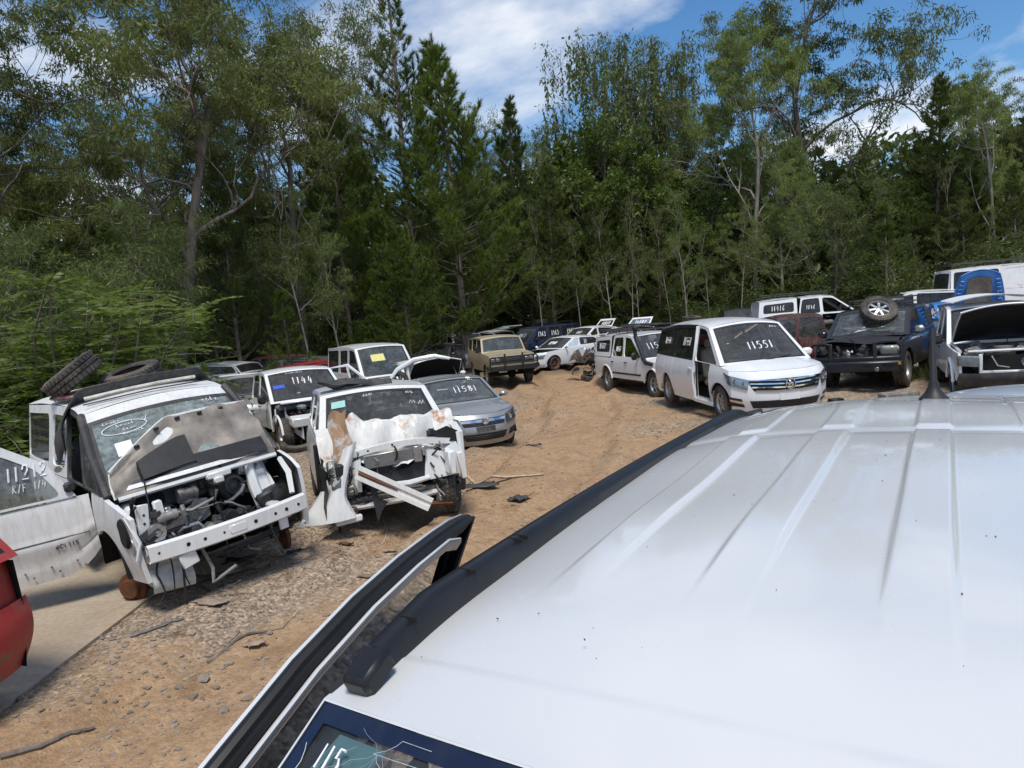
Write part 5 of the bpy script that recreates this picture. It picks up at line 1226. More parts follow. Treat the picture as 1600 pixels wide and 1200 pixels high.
# ---- the near white wagon seen over its roof --------------------------------
def near_wagon():
    P = PP(4.7, 1.86, [(-2.35,1.05), (-1,1.03), (1.0,1.0), (1.4,.99), (2.1,.9), (2.3,.84)], [(-2.02,1.70), (-1.5,1.745), (-.6,1.742), (.15,1.722), (.36,1.712), (.47,1.70)],
           ((1.32,1.0), (.47,1.70)), ((-2.3,1.05), (-2.02,1.70)), [(1.42,.36,.42), (-1.35,.36,.42)], .3,
           [(.25,-.1), (.4,0), (.65,0), (.85,-.1)], [(.3,.05), (.6,0), (1.1,.05)], paint('near_white_paint', (.60,.605,.605), .26, .05, (.47,.43,.37), 0, .7, False), crown=.022, hcrown=.06, ws_bulge=.1, nc=.3, band=.024)
    P['prof'] = [(.15,.9), (.5,.99), (.7,1.0), (.9,.985), (1.05,.94), (1.70,.725)]
    c = Car('wagon', 'clean white wagon in the foreground with ribbed roof, black rails and open front door', 'car', P, (.546, .93), (0, 0, R(-121.8)), z=.33)
    c.body([-2.35, -1.0, -.1, 1.02, 2.0], ['quarter_panel', 'rear_door', 'front_door', 'fender'], skip=[('front_door', -1)])
    # roof with pressed ribs and a bend across it
    yc = [-.445, -.228, -.012, .204, .42]
    def sst(e0, e1, x): t = min(1, max(0, (x-e0)/(e1-e0))); return t*t*(3-2*t)
    def zf(x, t):
        y = t*.64; z = 0
        for k, c0 in enumerate(yc):
            hw = .036; e = sst(hw+.006, hw-.002, abs(y-c0))
            end = .30-.22*abs(c0)
            a1 = sst(-.955, -.915, x)*(1-sst(end-.45, end, x))
            a2 = sst(-1.99, -1.93, x)*(1-sst(-1.04, -.99, x))
            z += e*(.0105*a1+.006*a2)
        z -= .005*math.exp(-((x+.965+.02*math.sin(y*5))/.035)**2)*(.7+.3*math.sin(y*9))
        z -= .02*sst(-1.2, -2.0, x)
        z += .004*math.sin(x*7+y*3)*math.sin(y*6-x*2)*sst(.5, 0, x)
        return z
    pl = P['roof']; rows = []
    for x in np.concatenate([np.linspace(-2.02, -1.05, 60), np.linspace(-1.045, -.86, 50), np.linspace(-.85, .30, 84), np.linspace(.31, .47, 24)]):
        z = itps(pl, x, .06) if x < .36 else itp(pl, x); y = c.Y(x, z)
        rows.append([(x+.045*(1-t*t)*sst(.1, .47, x), t*y, z+lerp(.065, .022, sst(.12, .47, x)**1.5)*lerp(1-abs(t)**2.6, 1-t*t, sst(.12, .47, x))+zf(x, t)) for t in np.linspace(-1, 1, 301)])
    c.o('roof', MB().grid(rows), P['paint'], None, 60)
    # roof rails
    def ztop(x): return 1.775-.03*max(0, (x-.28)/.14)-.05*max(0, (-1.5-x)/.2)**2
    def yrail(x): return .63+.032*math.sin(math.pi*min(1, max(0, (.50-x)/2.2)))
    for sd in (-1, 1):
        xs = np.linspace(.43, -1.70, 60); rows = []
        for x in xs:
            zr = itps(pl, min(x, .40), .06); b = 0 if x > -.35 or x < -1.25 else .022
            zt = ztop(x); zl = min(zr-.03+b*1.6, zt-.02); w = .0185; yc_ = yrail(x)+.012
            sec = [(-w*.9, zl), (-w*1.35, lerp(zl, zt, .55)), (-w, zt-.010), (-w*.45, zt), (w*.45, zt), (w, zt-.008), (w*1.1, lerp(zl, zt, .5)), (w*1.0, zl)]
            rows.append([(x, sd*(yc_-q[0]), q[1]) for q in sec])
        rail_m = plain('satin_black_rail', (.010,.011,.014), .42, var=.2)
        rl = c.o('roof_rail', MB().grid([list(r) for r in zip(*rows)], True).add([p for p in rows[0]], [tuple(range(8))]).add([p for p in rows[-1]], [tuple(range(8))]), rail_m, None, 50)
        for x in (.34, .18, .02, .0):
            c.o('rail_seam', MB().box((x, sd*yrail(x), ztop(x)-.003), (.003, .030, .008)), M_DRK, rl)
        c.o('rail_foot', MB().box((.432, sd*.632, 1.728), (.06, .046, .034), Matrix.Rotation(.45, 3, 'Y'), .007), rail_m, rl)
        c.o('roof_gutter', MB().tube([(x, sd*(c.Y(x, itp(pl, x))+.004), itp(pl, x)-.002) for x in np.linspace(-2.0, .46, 24)], .008, 5), M_PLA)
    # aerial
    ax, az = -1.6, 1.79
    ant = c.o('aerial_base', MB().lathe([(0,.044), (.010,.043), (.022,.030), (.045,.017), (.065,.013), (.07,.001)], (ax, -.02, az), 24, 'z'), M_PLA)
    c.o('aerial_rod', MB().tube([(ax, -.02, az+.06), (ax-.05, -.02, az+.235)], [.011, .008], 10), M_PLA, ant)
    # windscreen
    f = c.screen('ws', 'windscreen', glass('blue_windscreen', (.42,.48,.54), .06), .004, .003, .05, seal=paint('glass_border', (.008,.012,.03), .12, .05)); c.screen('rs', 'rear_window', M_GDARK); c.rear(.3, 1.05); c.hood(); c.front(.3)
    r = random.Random(5); mb = MB()
    for k in range(20):
        t, v = -.84+r.uniform(-.12, .2), .90+r.uniform(-.12, .08); a = r.uniform(0, 6.28); pts = []
        for j in range(r.randint(4, 9)):
            pts.append(f(t, v, .001)); a += r.uniform(-.6, .6); t += .016*math.cos(a); v += .012*math.sin(a); v = min(v, .985); t = max(min(t, -.3), -.97)
        mb.tube(pts, r.choice((.0002, .0003, .00045)), 3)
    for k in range(6):
        t, v = -.80, .965; a = R(-150+k*38); pts = [f(t+q*math.cos(a)*.09+.006*math.sin(q*9+k), min(.985, v+q*math.sin(a)*.05), .001) for q in np.linspace(0, 1+r.random(), 8)]; mb.tube(pts, .0003, 3)
    c.o('crack', mb, plain('crack_white', (.5,.56,.6), .3))
    st = c.o('windscreen_sticker', MB().grid([[f(t+.5*(v-.9), v, -.010) for v in np.linspace(.915, .972, 4)] for t in np.linspace(-.955, -.83, 5)]), plain('pale_green_card', (.36,.6,.55), .7, var=.1))
    c.write('115', (-.615, .945), .03, seed=77, w=.0016, parent=st)
    c.interior(1.1, 1.0, [(-.2,-.4), (-.2,.4), (-1.1,0)], -1, zs=.62)
    gl = [([(-2.25,1.06), (-1.0,1.04), (-1.0,1.715), (-2.0,1.70)], .06), ([(-1.0,1.04), (-.1,1.03), (-.1,1.722), (-1.0,1.72)], .045)]
    glasshouse(c, gl, M_GTINT); fd = [(-.1,1.03), (1.32,1.0), (.50,1.675), (-.1,1.722)]
    c.cell('side_window', 1, fd, .05, M_GDARK); c.cell('door_opening', -1, fd, gl=None, margins=[.003,.075,.03,.06])
    # open front door, hinged at the windscreen pillar
    hx, hy, op = 1.0, -.80, R(12.5); du = Vector((-math.cos(op), -math.sin(op), 0)); nn = Vector((math.sin(op), -math.cos(op), 0))   # nn: outwards
    def dp(u, z, out=0.):
        tum = .20*max(0, z-1.0)/.7
        return Vector((hx, hy, 0))+du*u+nn*(out-tum+.205)+Vector((0, 0, z))
    fr = [(-.12,1.10), (.12,1.24), (.35,1.38), (.58,1.50), (.80,1.575), (1.0,1.615), (1.2,1.632), (1.38,1.635), (1.50,1.632)]
    fr2 = fr+[(1.60,1.618), (1.53,1.48), (1.44,1.25), (1.42,1.04)]
    def sweep(name, prof, path, mat, par=None):
        rows = []
        for i, (u, z) in enumerate(path):
            a, b = path[max(i-1, 0)], path[min(i+1, len(path)-1)]; tx, tz = b[0]-a[0], b[1]-a[1]; l_ = math.hypot(tx, tz); ni = (tz/l_, -tx/l_)   # inwards (down)
            rows.append([tuple(dp(u+ni[0]*q[1], z+ni[1]*q[1], q[0])) for q in prof])
        return c.o(name, MB().grid(rows), mat, par, 30)
    dr = c.o('front_door', MB().grid([[tuple(dp(u, z, .02+.06*math.sin(math.pi*(z-.32)/.75))) for z in np.linspace(.32, 1.06, 9)] for u in np.linspace(-.1, 1.42, 12)]), P['paint'])
    c.o('door_card', MB().grid([[tuple(dp(u, z, -.07)) for z in np.linspace(.34, 1.04, 4)] for u in np.linspace(-.08, 1.4, 6)]), M_INT, dr)
    sweep('door_skin_edge', [(.030,.075), (.034,.02), (.026,.0), (.017,.0), (.016,.012)], fr2, P['paint'], dr)
    sweep('door_seal', [(.017,.004), (.004,-.002), (-.007,.002), (-.013,.010), (-.022,.008), (-.030,.016), (-.030,.034)], fr2, plain('door_rubber', (.012,.012,.012), .45, var=.2), dr)
    sweep('door_inner_edge', [(-.032,.020), (-.037,.017), (-.042,.020), (-.044,.030), (-.036,.05)], fr[:-1]+[(1.47,1.61)], P['paint'], dr)
    c.o('door_glass', MB().add([tuple(dp(u, z-.02, .0)) for u, z in fr2[1:]]+[tuple(dp(.05, 1.05, 0))], [tuple(range(len(fr2)))]), M_GDARK, dr)
    c.wheels([(1.42,-1,.36,.24), (1.42,1,.36,.24), (-1.35,-1,.36,.24), (-1.35,1,.36,.24)])
    for x, y in ((1.2,-.5), (1.2,.5), (-1.1,-.5), (-1.1,.5)):
        c.o('stand', MB().tube([(x, y, -.34), (x, y, .3)], .06, 8).tube([(x, y, -.34), (x, y, -.3)], .2, 16), M_RUST)
    mb = MB(); r = random.Random(9)   # leaf litter lying on the roof
    for k in range(46):
        x, t = r.uniform(-.85, .42), r.uniform(-.9, .75); z = itps(pl, x, .06)+.065*(1-abs(t)**2.6)+zf(x, t)+.0015; y = t*.66; a = r.uniform(0, 3.14); l_ = r.choice((.0012, .0016, .002, .0035))
        mb.box((x, y, z), (l_, l_*.45, .0012), Matrix.Rotation(a, 3, 'Z'))
    tag(c.o('roof_litter', mb, M_RUST), kind='stuff')
near_wagon()

# ---- crashed white wagon ----------------------------------------------------
def crashed():
    P = PP(4.5, 1.84, [(-2.25,1.12), (-1,1.1), (.7,1.06), (1.2,1.03), (1.9,.95)], [(-2.0,1.58), (-1.2,1.64), (-.3,1.655), (.28,1.62)],
           ((1.02,1.08), (.28,1.62)), ((-2.2,1.1), (-2.0,1.58)), [(1.38,.34,.42), (-1.3,.36,.42)], .3,
           [(.2,-.1), (.4,0), (.7,0), (.9,-.1)], [(.3,.05), (.6,0), (1.1,.05)], M_WHTD, nofront=True, nowell=True, crown=.06, floor_end=1.0, shell_end=1.0, ws_bulge=.12)
    c = Car('crashed_wagon', 'wrecked white wagon with crumpled rust-stained bonnet, bare radiator and loose fender', 'car', P, (-2.0, 10.05), (0, R(-1), R(-71.5)), z=.05)
    c.body([-2.25, -1.1, -.1, .98, 1.86], ['quarter_panel', 'rear_door', 'front_door', 'fender'], skip=['fender'])
    f = c.screen('ws', 'windscreen', M_GCLR, .085, .07, .05); c.screen('rs', 'rear_window', M_GDARK); c.roof(); c.rear(.35, 1.1)
    glasshouse(c, [([(-2.15,1.12), (-1.1,1.11), (-1.1,1.645), (-1.98,1.575)], .06), ([(-1.1,1.11), (-.1,1.09), (-.1,1.655), (-1.1,1.645)], .05), ([(-.1,1.09), (1.02,1.08), (.28,1.62), (-.1,1.655)], .05)], M_GDARK)
    c.interior(.8, 1.08, [(-.3,-.38), (-.3,.38), (-1.1,0)], -1, M_INT, None, .6)
    c.o('interior_mirror', MB().box((.40,.05,1.52), (.04,.22,.07), None, .02), M_PLA)
    c.o('windscreen_sticker', MB().add([f(t, v, .003) for t, v in ((-.80,.66), (-.56,.66), (-.56,.80), (-.80,.80))], [(0,1,2,3)]), plain('green_label', (.3,.55,.48), .6, var=.1))
    c.write('fa', (-.12,.85), .12, seed=51, w=.006); c.write('af', (.5,.62), .2, seed=52, w=.006); c.write('fe', (.45,.84), .1, seed=53, w=.006)  # scribbled white strokes drawn as reflections in the windscreen, not writing
    # crumpled bonnet
    r = np.random.RandomState(8); rows = []
    for i, u in enumerate(np.linspace(0, 1, 25)):
        rw = []
        for t in np.linspace(-1, 1, 41):
            y = t*(.80+.07*math.sin(u*3)); x = 1.05+.62*u+.07*math.sin(t*3.1+1)+.05*math.sin(t*11+u*6)
            z = 1.0+.28*math.sin(math.pi*min(1, u*1.35))**.8+.022*math.sin(t*4.3+u*4)+.010*math.sin(t*13-u*7)+.018*math.sin(t*31+u*5)*u*u+.01*math.sin(t*23+u*11)-.34*max(0, u-.45)
            z = z*1.0-.02+.16*math.exp(-((t+.48)/.12)**2)*math.sin(math.pi*u)-.07*math.exp(-((t-.1)/.25)**2)*u+.04*t
            z += .03*abs(((t*4.3+u*2.2) % 1)-.5)+.02*abs(((t*7.7-u*3.1) % 1)-.5)
            rw.append((x+.05*(fbm(np.array([t*4]), np.array([u*4]), 3, 3)[0]-.5), y, z))
        rows.append(rw)
    bn = c.o('crumpled_bonnet', MB().grid(rows), WRST, None, 14)
    c.o('bonnet_hinge', MB().box((1.55,-.58,.92), (.12,.2,.05), Matrix.Rotation(.3, 3, 'X'), .012).box((1.6,-.5,.89), (.08,.1,.06), None, .01), M_PLA, bn)
    c.o('bonnet_underside', MB().grid([[(p[0]-.03, p[1]*.97, p[2]-.05) for p in rw[::4]] for rw in rows[::4]]), M_DRK, bn)
    rust = paint('rusty_flap_paint', (.45,.30,.18), .6, .6, (.30,.10,.03), 0, 0, True, ((.62,.6,.56), 4, .52))
    rws = []
    for i in range(11):
        v = i/10; rws.append([(1.72+.05*math.sin(3*v+k)-.03*k*.3, -.60+.07*(k-2)*(1-.25*v)+.03*math.sin(v*6), .72+.62*v+.03*math.sin(k*2.1+v*5)) for k in range(5)])
    c.o('torn_flap', MB().grid(rws), rust, None, 25)
    # radiator support, radiator, beams
    sup = c.o('radiator_support', MB().grid([[(1.78+.03*math.sin(y*5), y, .82+.05*math.sin(y*3+1)+dz) for dz in (-.04, .0, .03)]+[(1.66, y, .85+.05*math.sin(y*3+1))] for y in np.linspace(-.55, .78, 20)]), M_WHTD)
    for y in (-.3, .0, .2, .45): c.o('bolt_hole', MB().lathe([(0,.001), (0,.014)], (1.789, y, .82+.05*math.sin(y*3+1)), 8, 'x'), M_DRK, sup)
    def panelx(name, pts, mat, d=.03):
        n = len(pts); mb = MB().add([p for p in pts]+[(p[0]-d, p[1], p[2]) for p in pts], [tuple(range(n))]+[(i, (i+1) % n, n+(i+1) % n, n+i) for i in range(n)]); return c.o(name, mb, mat)
    panelx('side_support', [(1.80,.36,.36), (1.84,.82,.40), (1.82,.86,.66), (1.80,.80,.80), (1.78,.60,.70), (1.76,.42,.76)], M_WHTD)
    panelx('side_support', [(1.74,-.80,.34), (1.80,-.42,.34), (1.80,-.40,.74), (1.74,-.66,.66)], M_WHTD)
    rad = c.o('radiator', MB().box((1.72,.02,.50), (.05,.76,.30), None, .008), plain('radiator_core', (.035,.035,.036), .7, var=.3, scale=60))
    cond = c.o('condenser', MB().box((1.77,0,.70), (.05,.72,.17), Matrix.Rotation(.05, 3, 'X'), .01), M_ALU)
    for k in range(11): c.o('condenser_fin', MB().box((1.80,0,.63+k*.0145), (.016,.70,.005), Matrix.Rotation(.05, 3, 'X')), M_MET, cond)
    c.o('condenser_bracket', MB().box((1.8,.30,.71), (.05,.10,.2), None, .01).box((1.8,.38,.74), (.05,.05,.12), None, .01), M_ALU, cond)
    b1, b2 = Vector((1.86,-.46,.60)), Vector((2.12,.34,.12)); ax = (b2-b1).normalized(); sd = ax.cross(Vector((1,0,0))).normalized(); ot = sd.cross(ax)
    rows = []
    for k in range(9):
        p = b1.lerp(b2, k/8); rows.append([tuple(p+sd*a+ot*b) for a, b in ((-.085,.0), (-.08,.035), (-.03,.035), (-.025,.008), (.025,.008), (.03,.035), (.08,.035), (.085,0), (.0,-.03))])
    c.o('bent_bumper_beam', MB().grid([list(q) for q in zip(*rows)], True), WRST)
    c.o('rust_streak', MB().tube([tuple(b1.lerp(b2, q)+ot*.02) for q in (.02, .3, .55)], [.022, .02, .008], 5), M_RUST)
    c.o('cross_member', MB().tube([(1.84,-.1,.38), (1.86,.15,.37), (1.82,.42,.40)], [.035,.04,.03], 7), M_WHTD)
    c.o('cross_member', MB().box((1.68,-.05,.24), (.12,1.3,.07), Matrix.Rotation(.03, 3, 'X'), .015), M_MET); c.o('lower_slat', MB().box((1.74,-.02,.30), (.03,.7,.02)).box((1.74,-.02,.26), (.03,.72,.02)), M_ALU)
    c.o('subframe', MB().tube([(1.7,-.62,.14), (1.78,-.3,.16), (1.76,.2,.17), (1.7,.66,.2)], .04, 7), WRST)
    c.o('tow_hook', MB().tube([(1.8,-.55+.05*math.cos(a),.12+.05*math.sin(a)) for a in np.linspace(0, 6.2, 10)], .012, 5), M_RUST)
    rr_ = random.Random(4)
    for k in range(14):
        y = rr_.uniform(-.7,.8); z = rr_.uniform(.4,.85); l_ = rr_.uniform(.15,.5); cablerun('cable', [(1.80+.05*math.sin(q*5+k), y+.05*math.sin(q*4+k), z-l_*q) for q in np.linspace(0, 1, 8)], rr_.choice((.005,.008,.012)), M_PLA if k % 3 else M_MET, c.root)
    c.o('hanging_plastic', MB().add([(1.86,-.33,.42), (1.87,-.26,.40), (1.88,-.24,.25), (1.92,-.14,.2), (1.93,-.22,.10), (1.92,-.28,-.04), (1.9,-.30,.12)], [(0,1,2,3,4,5,6)]), M_PLA)
    clutter(c, 1.55, 1.78, -.72, -.3, .2, .6, 21, 14, 8); clutter(c, 1.45, 1.75, .5, .84, .12, .42, 22, 14, 10); clutter(c, 1.2, 1.6, -.5, .6, .78, .92, 23, 12, 8)
    c.o('engine_block', MB().box((1.12,0,.52), (.2,1.0,.5), None, .05), M_DRK); c.o('firewall', MB().box((1.0,0,.7), (.05,1.5,.7)), M_DRK)
    c.o('inner_fender', MB().box((1.35,.66,.72), (.7,.1,.3), Matrix.Rotation(.1, 3, 'Z'), .02), M_WHTD); c.o('inner_fender', MB().box((1.3,-.66,.72), (.6,.1,.3), None, .02), M_PLA)
    panelx('headlight_bucket', [(1.72,.56,.82), (1.8,.84,.8), (1.8,.86,.92), (1.74,.72,1.0), (1.7,.58,.95)], M_DRK); c.o('upper_rail', MB().tube([(1.2,.82,1.0), (1.55,.86,.98), (1.78,.86,.9), (1.82,.86,.42)], [.04,.05,.05,.035], 6), M_WHTD)
    c.o('sill_stub', MB().box((1.86,.84,.5), (.06,.08,.34), Matrix.Rotation(.12, 3, 'X'), .01), WRST)
    # loose fender hanging off the right side, arch edge to the front
    rows = []
    out = [(0,.0,.93,.10), (.1,-.0,.80,.16), (.22,.0,.62,.20), (.38,.0,.42,.22), (.55,.0,.22,.23), (.72,0,.10,.25), (.9,0,.0,.30), (1.0,0,-.04,.36)]
    for i in range(17):
        v = i/16; z = lerp(.98, .10, v); edge = -.40-.30*math.sin(min(1, v*1.15)*math.pi/2)**1.2*.7+.36*max(0, v-.72)*1.1
        left = -.58-.06*v-.52*v**1.35; rw = []
        for k in range(9):
            q = k/8; y = lerp(edge if v < .75 else edge, left, q)-.05; x = 1.82+.10*math.sin(math.pi*q)+.16*v-.20*q+.02*math.sin(v*9)*q
            zz = z-.02-(.12*q if v > .5 else .10*q)*(1-v)+(-.04*q)*v
            rw.append((x, y, zz))
        rw = [(rw[0][0]-.06, rw[0][1]+.03, rw[0][2])]+rw+[(rw[-1][0]-.05, rw[-1][1]+.01, rw[-1][2])]
        rows.append(rw)
    c.o('loose_fender', MB().grid(rows), M_WHTD)
    c.o('fender_bracket', MB().box((1.92,-.62,.05), (.06,.32,.08), Matrix.Rotation(.1, 3, 'X'), .015), M_WHTD)
    c.o('torn_guard', MB().grid([[(1.3+.1*k, -.86+.04*math.sin(k*2+j), .95-.14*j-.03*k) for j in range(5)] for k in range(5)]), M_PLAD)
    c.o('headlight_remains', MB().box((1.5,-.74,.78), (.16,.14,.26), Matrix.Rotation(.4, 3, 'Y'), .03).box((1.58,-.72,.66), (.1,.12,.14), None, .02), M_LENS)
    make_wheel(c.root, (1.22,.74,.33), .33, .2, 1, M_MET, M_RUBD, 5, rot=(0,0,-.35)); make_wheel(c.root, (-1.3,-.78,.34), .34, .22, -1); make_wheel(c.root, (-1.3,.78,.34), .34, .22, 1)
    c.o('strut', MB().tube([(1.4,.58,.3), (1.4,.56,.9)], .035, 8), M_MET); c.o('lower_arm', MB().tube([(1.4,.3,.2), (1.5,.7,.18)], .03, 6), M_RUST)
    for o in c.root.children:
        if o.name.split('.')[0] in ('torn_flap', 'radiator_support', 'side_support', 'radiator', 'condenser', 'condenser_bracket', 'bent_bumper_beam', 'rust_streak', 'cross_member', 'lower_slat', 'subframe', 'tow_hook', 'hanging_plastic', 'headlight_bucket', 'upper_rail', 'sill_stub', 'loose_fender', 'fender_bracket', 'engine_cover', 'reservoir', 'bracket', 'air_box', 'pump', 'relay_box', 'hose', 'cable'): o.location = (-.30, 0, .15)
        if o.name.split('.')[0] == 'crumpled_bonnet': o.location = (-.24, 0, .03)
    c.o('front_door_edge', MB().box((1.0,-.89,.7), (.05,.05,.75), Matrix.Rotation(.0, 3, 'X'), .015), M_PLA)
crashed()
# torn black moulding lying on the roof of the crashed wagon
def cw(p): return Matrix.Rotation(R(-71.5), 4, 'Z') @ Matrix.Rotation(R(-1), 4, 'Y') @ Vector(p)+Vector((-2.0, 10.05, .05))
def roof_scrap():
    rows = []
    for i in range(21):
        q = i/20; yl = lerp(-.72, .30, q); zl = 1.735+.05*math.sin(q*3.0)+.10*max(0, 1-q*5); rows.append([tuple(cw((.02+.06*(k-2)+.05*math.sin(q*4), yl, zl+.045*math.sin(q*5+k*1.3)-.012*k+(.05*(1-q*4) if q < .25 and k > 2 else 0)))) for k in range(6)])
    o = obj('bumper_trim', MB().grid(rows), M_PLAD, None, 30); sm = o.modifiers.new('solid', 'SOLIDIFY'); sm.thickness = .012
    tag(o, 'twisted dark plastic trim lying across the roof of the crashed wagon', 'plastic trim')
roof_scrap()

# ---- stripped white van -----------------------------------------------------
def van():
    P = PP(4.78, 1.9, [(-2.39,1.12), (.9,1.10), (1.3,1.08), (1.62,1.04), (2.0,.96), (2.25,.86)], [(-2.3,1.88), (-1.2,1.91), (0,1.90), (.5,1.87), (.82,1.80)],
           ((1.64,1.06), (.82,1.80)), ((-2.39,1.1), (-2.3,1.88)), [(1.5,.30,.41), (-1.45,.33,.41)], .26,
           [(.2,-.1), (.4,0), (.7,0), (.9,-.1)], [(.3,0), (.6,0), (1.1,0)], WGRIM, PROFB, nofront=True, crown=.07, floor_end=1.2, shell_end=1.2, ws_bulge=.16)
    P['prof'] = [(.2,.95), (.45,.985), (.7,1.0), (.95,.99), (1.1,.96), (1.8,.80), (1.95,.76)]
    c = Car('van', 'stripped white van with bonnet up, bare engine bay and marked front door swung wide', 'van', P, (-4.38, 8.56), (R(5.0), R(-1), R(-46.9)), z=.13)
    c.body([-2.39, -.6, .25, 1.26, 2.2], ['rear_side', 'sliding_door', 'front_door', 'fender'], skip=[('front_door', -1)], nr=11)
    f = c.screen('ws', 'windscreen', glass('van_windscreen', (.68,.74,.72), .40, dirtcol=(.40,.46,.44)), .03, .13, .05, seal=M_PLAD); c.screen('rs', 'rear_window', M_GDARK); c.roof(); c.rear(.3, 1.1)
    fd = [(.25,1.12), (1.64,1.06), (.82,1.80), (.25,1.885)]
    c.cell('side_window', 1, fd, .06, M_GDARK); c.cell('door_opening', -1, fd, gl=None, margins=[.004,.09,.05,.06], fr=M_PLAD)
    c.cell('pillar_panel', -1, [(1.0,1.10), (1.60,1.07), (.93,1.70), (.84,1.60)], gl=M_GDARK, margins=[.02,.05,.04,.05], fr=M_PLAD, mapf=lambda x, z, ins: (x, -(c.Y(x, z)+.012-ins), z))
    for sd in (-1, 1):
        c.cell('rear_side_window', sd, [(-.6,1.12), (.25,1.12), (.25,1.885), (-.6,1.90)], .1, M_GDARK); c.cell('upper_side', sd, [(-2.37,1.12), (-.6,1.12), (-.6,1.90), (-2.3,1.87)], .1, M_GDARK)
        c.o('pillar_trim', MB().tube([(1.66, sd*.86,1.04), (1.25, sd*.83,1.42), (.84, sd*.755,1.80)], .042, 7), M_PLAD)
    c.interior(1.35, 1.08, [(.3,-.42), (.3,.42), (-.7,-.3)], -1, zs=.75)
    for y in (.32, .62): c.o('inner_post', MB().tube([(.5, y, .9), (.2, y*.95, 1.82)], .025, 6), M_WHTD)
    # handwriting on the glass
    ov = [[(.34*math.cos(a)*1.0, .085*math.sin(a)) for a in np.linspace(0, 6.4, 26)], [(.33,.02), (.38,.09), (.3,.06)]]
    c.write('', (-.40,.70), 0, strk=[[(a*.62-.05, b*.9) for a, b in st] for st in ov], w=.0045)
    for tx, y, v in (('dafce', -.55, .80), ('bafed', -.44, .735), ('cefa', -.42, .68), ('dfaceb', -.40, .63)): c.write(tx, (y, v), .055, seed=len(tx)+60, w=.0038)
    c.write('61333', (-.12, .40), .10, seed=66, w=.005)
    c.o('windscreen_sticker', MB().grid([[f(t, v, .004) for v in (.38, .54)] for t in (-.74, -.56)]), M_CHK)
    c.write('acde', (.48, .82), .08, seed=68, w=.004); c.write('fe', (.5, .72), .07, seed=69, w=.004)
    # bonnet standing open against the windscreen, underside to the front
    hx, hz_ = 1.74, 1.03; dirx, dirz = -.62, .785
    def bp(t, u, o=0.):
        w = .82-.02*u-.05*max(0, u-.6); ln = .78*(1-.05*max(0, t)**4-.72*max(0, -t-.12)**1.15)
        return (hx+dirx*u*ln+dirz*o+.12*(1-t*t)*(.3+.7*u)*.6, t*w, hz_+dirz*u*ln-dirx*o)
    rows = []
    for u in np.linspace(0, 1, 17):
        rows.append([bp(t, u, .026*math.sin(u*9+abs(t)*3)*math.sin(t*7)*(1 if .1 < u < .9 else 0)+.03*(fbm(np.array([t*5+9]), np.array([u*5]), 3, 13)[0]-.5)+.018*math.exp(-((abs(t)-.55)/.09)**2)-.02*math.exp(-((u-.78)/.08)**2)) for t in np.linspace(-1, 1, 41)])
    bn = c.o('bonnet', MB().grid(rows), M_LINER, None, 40)
    c.o('bonnet_skin', MB().grid([[bp(t, u, -.03) for t in np.linspace(-1.01, 1.01, 21)] for u in np.linspace(0, 1.02, 7)]), WGRIM, bn)
    c.o('bonnet_edge', MB().tube([bp(t, 1.0, -.012) for t in np.linspace(-1, 1, 25)], .017, 6), WGRIM, bn)
    c.o('sound_pad', MB().grid([[bp(t, u, .055+.015*math.sin(t*20)*0) for t in np.linspace(-.66, -.02, 8)] for u in np.linspace(.18, .62, 5)]).grid([[bp(t, u, o) for t in np.linspace(-.66, -.02, 8)] for u, o in ((.62,.055), (.64,.01))]).grid([[bp(t, u, o) for u in np.linspace(.18, .62, 5)] for t, o in ((-.02,.055), (-.0,.01))]).grid([[bp(t, u, o) for u in np.linspace(.18, .62, 5)] for t, o in ((-.66,.055), (-.68,.01))]), M_PLA, bn)
    c.o('lower_pad', MB().grid([[bp(t, u, .04) for t in np.linspace(-.02, .9, 8)] for u in np.linspace(.06, .3, 3)]), M_PLA, bn)
    for t in (-.6, -.3, .0, .3, .6): c.o('clip', MB().box(bp(t, .93, .02), (.03,.05,.03), None, .006), M_PLA, bn)
    c.o('bonnet_latch', MB().box((1.86,.12,1.0), (.06,.26,.07), None, .015).box((1.9,.1,.95), (.05,.1,.06), None, .01), M_WHTD)
    c.o('cowl', MB().tube([(1.76,-.8,1.01), (1.86,0,1.03), (1.76,.8,1.01)], .025, 6), M_WHTD)
    c.o('bonnet_prop', MB().tube([bp(-.62,.6,.03), (2.0,-.62,.78)], .007, 5), M_PLA)
    # engine bay
    c.o('firewall', MB().box((1.50,0,.7), (.05,1.56,.8)), M_DRK); c.o('bay_floor', MB().box((1.75,0,.26), (.6,1.4,.05)), M_DRK)
    fw = c.o('bulkhead_panel', MB().box((1.58,-.28,.88), (.06,.95,.22), Matrix.Rotation(-.1, 3, 'Y'), .03), M_PLAD)
    c.o('bulkhead_window', MB().box((1.62,-.50,.88), (.03,.27,.12), None, .02), M_DRK, fw); c.o('bulkhead_window', MB().box((1.62,-.18,.89), (.03,.14,.08), None, .015), M_DRK, fw)
    c.o('bulkhead_bracket', MB().box((1.63,.08,.90), (.05,.2,.12), None, .02).box((1.66,.2,.86), (.05,.12,.09), None, .02), M_PLAD, fw)
    c.o('heat_shield', MB().grid([[(1.78+.06*math.sin(j*.8), lerp(-.42, .0, j/7), lerp(.52, .74, k/4)+.02*math.sin(j*2+k)+.05*j/7) for k in range(5)] for j in range(8)]), plain('crinkled_foil', (.33,.32,.31), .42, .6, .5, 14, bump=.6))
